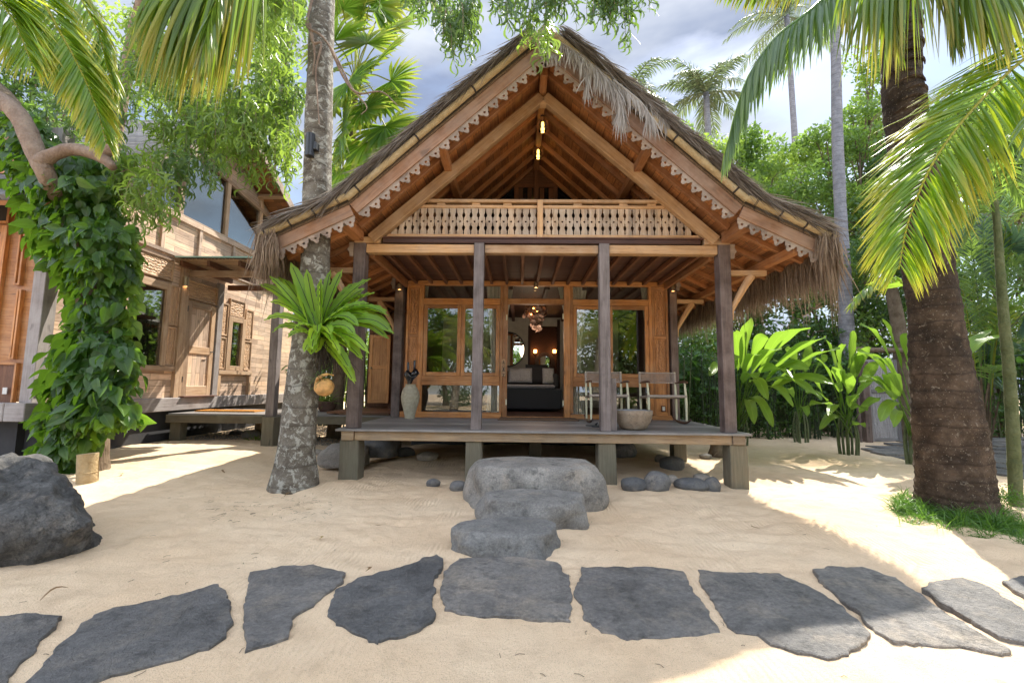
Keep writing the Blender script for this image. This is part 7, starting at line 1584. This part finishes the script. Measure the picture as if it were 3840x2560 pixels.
# 11. bamboo thicket between the houses
T = thing('bamboo_thicket', 'dark thin-stemmed bamboo thicket behind the walkway, light glinting through', 'bamboo', loc=(-4.2, 12.3, 0)); sb = MB(); mb = MB()
for k in range(150):
    x = RNG.uniform(-6.3, -2.4); y = RNG.uniform(11.9, 13.6); h = RNG.uniform(2.6, 3.8); o = V3(x, y, 0); sb.tube([o, o+V3(RNG.normal(0, .12), RNG.normal(0, .1), h)], [.022, .012], n=5)
for k in range(140): clump(mb, (RNG.uniform(-6.3, -2.3), RNG.uniform(12, 13.8), RNG.uniform(1.8, 3.9)), .3, 30, .13)
pc(sb, 'stems', 'darkstem', T); pc(mb, 'foliage', 'tree', T)
# sunlit shrubbery far behind it
T = thing('sunlit_shrub', 'bright shrubbery glowing behind the bamboo thicket', 'shrub', loc=(-5, 17, 0)); mb = MB(); 
for k in range(60): clump(mb, (RNG.uniform(-9, -1.5), RNG.uniform(16, 18), RNG.uniform(.2, 2.6)), .6, 70, .16)
pc(mb, 'foliage', 'tree_br', T); mb = MB()
for k in range(12): x = RNG.uniform(-9, -1.5); mb.tube([(x, 17, 0), (x+.2, 17, 2.2)], [.04, .02], n=5)
pc(mb, 'stems', 'bark_tree', T)
# pot and small plants
p = Q(1225, 1550, 9.9); c = (p.x, p.y, .681); T = thing('potted_plant', 'round dark terracotta pot with a grassy plant on the walkway behind the slim palm', 'plant pot', loc=c)
mb = MB(); mb.lathe([(0, .0), (.14, 0), (.19, .1), (.2, .2), (.215, .2), (.215, .23), (.18, .23), (.17, .19), (0, .19)], c, 28); pc(mb, 'pot', 'pot', T, smooth=40)
mb = MB(); n = 120; mb.strips(np.tile(np.array(c)+V3(0, 0, .18), (n, 1))+RNG.normal(0, .05, (n, 3))*(1, 1, 0), RNG.normal(0, .5, (n, 3))+V3(0, 0, .9), RNG.uniform(.2, .5, n), .014, rv(n), .8, seg=4); pc(mb, 'blades', 'tree', T)
def tuft(g, n, L_, mat, lab, w=.02, name='spider_plant'):
    T = thing(name, lab, 'plant', loc=g); mb = MB(); mb.strips(np.tile(np.array(g), (n, 1))+RNG.normal(0, .05, (n, 3))*(1, 1, 0), RNG.normal(0, .6, (n, 3))*(1, 1, .3)+V3(0, 0, .8), RNG.uniform(.6, 1.1, n)*L_, w, rv(n)*(1, 1, .2), RNG.uniform(.8, 1.6, n), seg=5, fold=.15); pc(mb, 'leaves', mat, T)
tuft(G(965, 1660, .08), 60, .38, 'fan', 'striped spider plant on the gravel left of the walkway post'); tuft(G(1065, 1655, .08), 34, .3, 'fan', 'small spider plant between the walkway post and the slim palm')
tuft(Q(1085, 1390, 5.7), 14, .22, 'grass', 'little orchid-like tuft growing on the left side of the slim palm trunk', name='orchid')
# banana roots by the deck
g_ = G(2690, 1708, .0); T = thing('old_root_stump', 'brown fibrous stump on the sand seen beneath the right end of the deck', 'stump', loc=g_); mb = MB(); mb.tube([g_-Vector((0, 0, .05)), g_+Vector((0, 0, .14)), g_+Vector((0, 0, .5))], [.2, .12, .09], n=12, jit=.2); pc(mb, 'stump', 'bark_tree', T, smooth=180)
mb = MB(); n = 120; mb.strips(np.tile(np.array(g_), (n, 1))+RNG.normal(0, .08, (n, 3))*(1, 1, .2), RNG.normal(0, 1, (n, 3))*(1, 1, .3), .2, .012, rv(n), .5); pc(mb, 'root_fibres', 'fringe', T)
# gravel bed under the walkway
mb = MB(); n = 5000; x = RNG.uniform(-7, -2.6, n); y = RNG.uniform(9.1, 11.8, n); p = np.stack((x, y, np.array([hs(a_, b_) for a_, b_ in zip(x, y)])+.008), 1)
T8 = np.array([(1, 0, 0), (-1, 0, 0), (0, 1, 0), (0, -1, 0), (0, 0, .7), (0, 0, -.7)], float); F8 = np.array([(0, 2, 4), (2, 1, 4), (1, 3, 4), (3, 0, 4), (2, 0, 5), (1, 2, 5), (3, 1, 5), (0, 3, 5)])
mb.stamp(T8, F8, p, rv(n), rv(n), RNG.uniform(.008, .02, n)); tag(mb.build('gravel', M_['palestone']), kind='stuff')
# fallen leaves
fls = [(1165, 1110*1.633, 'd')]
fl_px = [(1368, 0, 0)]
for k, (x, y, s_, lab) in enumerate(((1165, 2030, .085, 'single yellow curled leaf lying on the open sand'), (145, 2290, .10, 'brown curled leaf lying on the leftmost slate slab'), (1335, 2170, .09, 'brown curled leaf lying on the edge of the slab with the pointed corner'), (455, 1805, .10, 'brown leaf on the sunny sand by the cut bamboo'), (842, 1787, .10, 'brown twisted leaf on the sand left of the slim palm'), (685, 1755, .07, 'small brown leaf on the sand in front of the walkway'), (1065, 1868, .09, 'dark curled leaf on the shaded sand below the slim palm'), (1147, 1907, .06, 'small dark leaf furthest from the trunk on the shaded sand'), (1428, 1972, .05, 'tiny brown leaf right of the twigs on the sand'), (2850, 1990, .06, 'small brown leaf on the shaded sand in front of the right corner post'))):
    p = G(x, y, .0); p.z = max(hs(p.x, p.y), .052 if y > 2100 else -1)+.006; mb = MB(); a = RNG.uniform(0, 6.28)
    mb.stamp(T_SI[0]*(1, 1.5, 1)+np.array([(0, 0, .12*math.sin(q[0]*3)) for q in T_SI[0]]), T_SI[1], np.array([p]), np.array([(math.cos(a), math.sin(a), .15)]), np.array([(0, 0, 1.)]), s_*1.3, rnd=np.array([1. if k == 0 else .2]), TU=T_SI[2]); tag(mb.build('fallen_leaf', M_['deadleaf'], loc=tuple(p)), lab, 'leaf', 'fallen leaves')
mb = MB()
for k in range(190):
    p = G(RNG.uniform(780, 1250), RNG.uniform(1860, 1960), 0) if k < 90 else G(RNG.uniform(-100, 3900), RNG.uniform(1780, 2560), 0); a = RNG.uniform(0, 6.28); l = RNG.uniform(.015, .05) if k > 90 else RNG.uniform(.02, .08); a2 = a+RNG.normal(0, .25); z = max(hs(p.x, p.y), .0)+.004
    mb.tube([(p.x, p.y, z), (p.x+math.cos(a)*l*.5, p.y+math.sin(a)*l*.5, z+.003), (p.x+math.cos(a2)*l, p.y+math.sin(a2)*l, z)], .0013, n=3)
tag(mb.build('twig_litter', M_['soil']), kind='stuff')
# ------------------------------------------------------------------ garden behind the viewer, seen only in the panes and as shade
for k, (x, y, h, r) in enumerate(((-9, -9, 5, 2.4), (-4.5, -11, 5.5, 2.5), (1, -12, 5, 2.5), (6, -10, 5.5, 2.6), (11, -7, 5.5, 2.6), (13, 0, 6, 2.6), (13, 7, 6.5, 2.4))):
    bl = [(x+RNG.uniform(-2.6, 2.6), y+RNG.uniform(-1, 1), h*RNG.uniform(.12, 1.), r*RNG.uniform(.5, .8)) for _ in range(13)]
    tree('garden_tree', 'leafy garden tree behind the viewer, %s' % ['far left', 'left', 'centre', 'right', 'far right', 'beside the right edge', 'beyond the right edge'][k], (x, y, 0), bl, ['tree', 'tree_dk'], .22, 330, .2, group='garden trees mirrored in the windows')
for k, (x, y) in enumerate(((-3.2, -5.5), (3.6, -5.))):
    b = V3(x, y, 0); T = thing('coconut_palm', 'palm behind the viewer mirrored in the %s panes' % ('left' if k == 0 else 'right'), 'palm tree', loc=b); palm_trunk(T, [b, b+V3(.2, 0, 2), b+V3(.3, 0, 3.6)], [.22, .15, .13], 'bark_palm', n=12, seg=20); crown(T, b+V3(.3, 0, 3.6), 13, 2.8, .6, 'palm', w=.05, nl=40, seed=30+k)
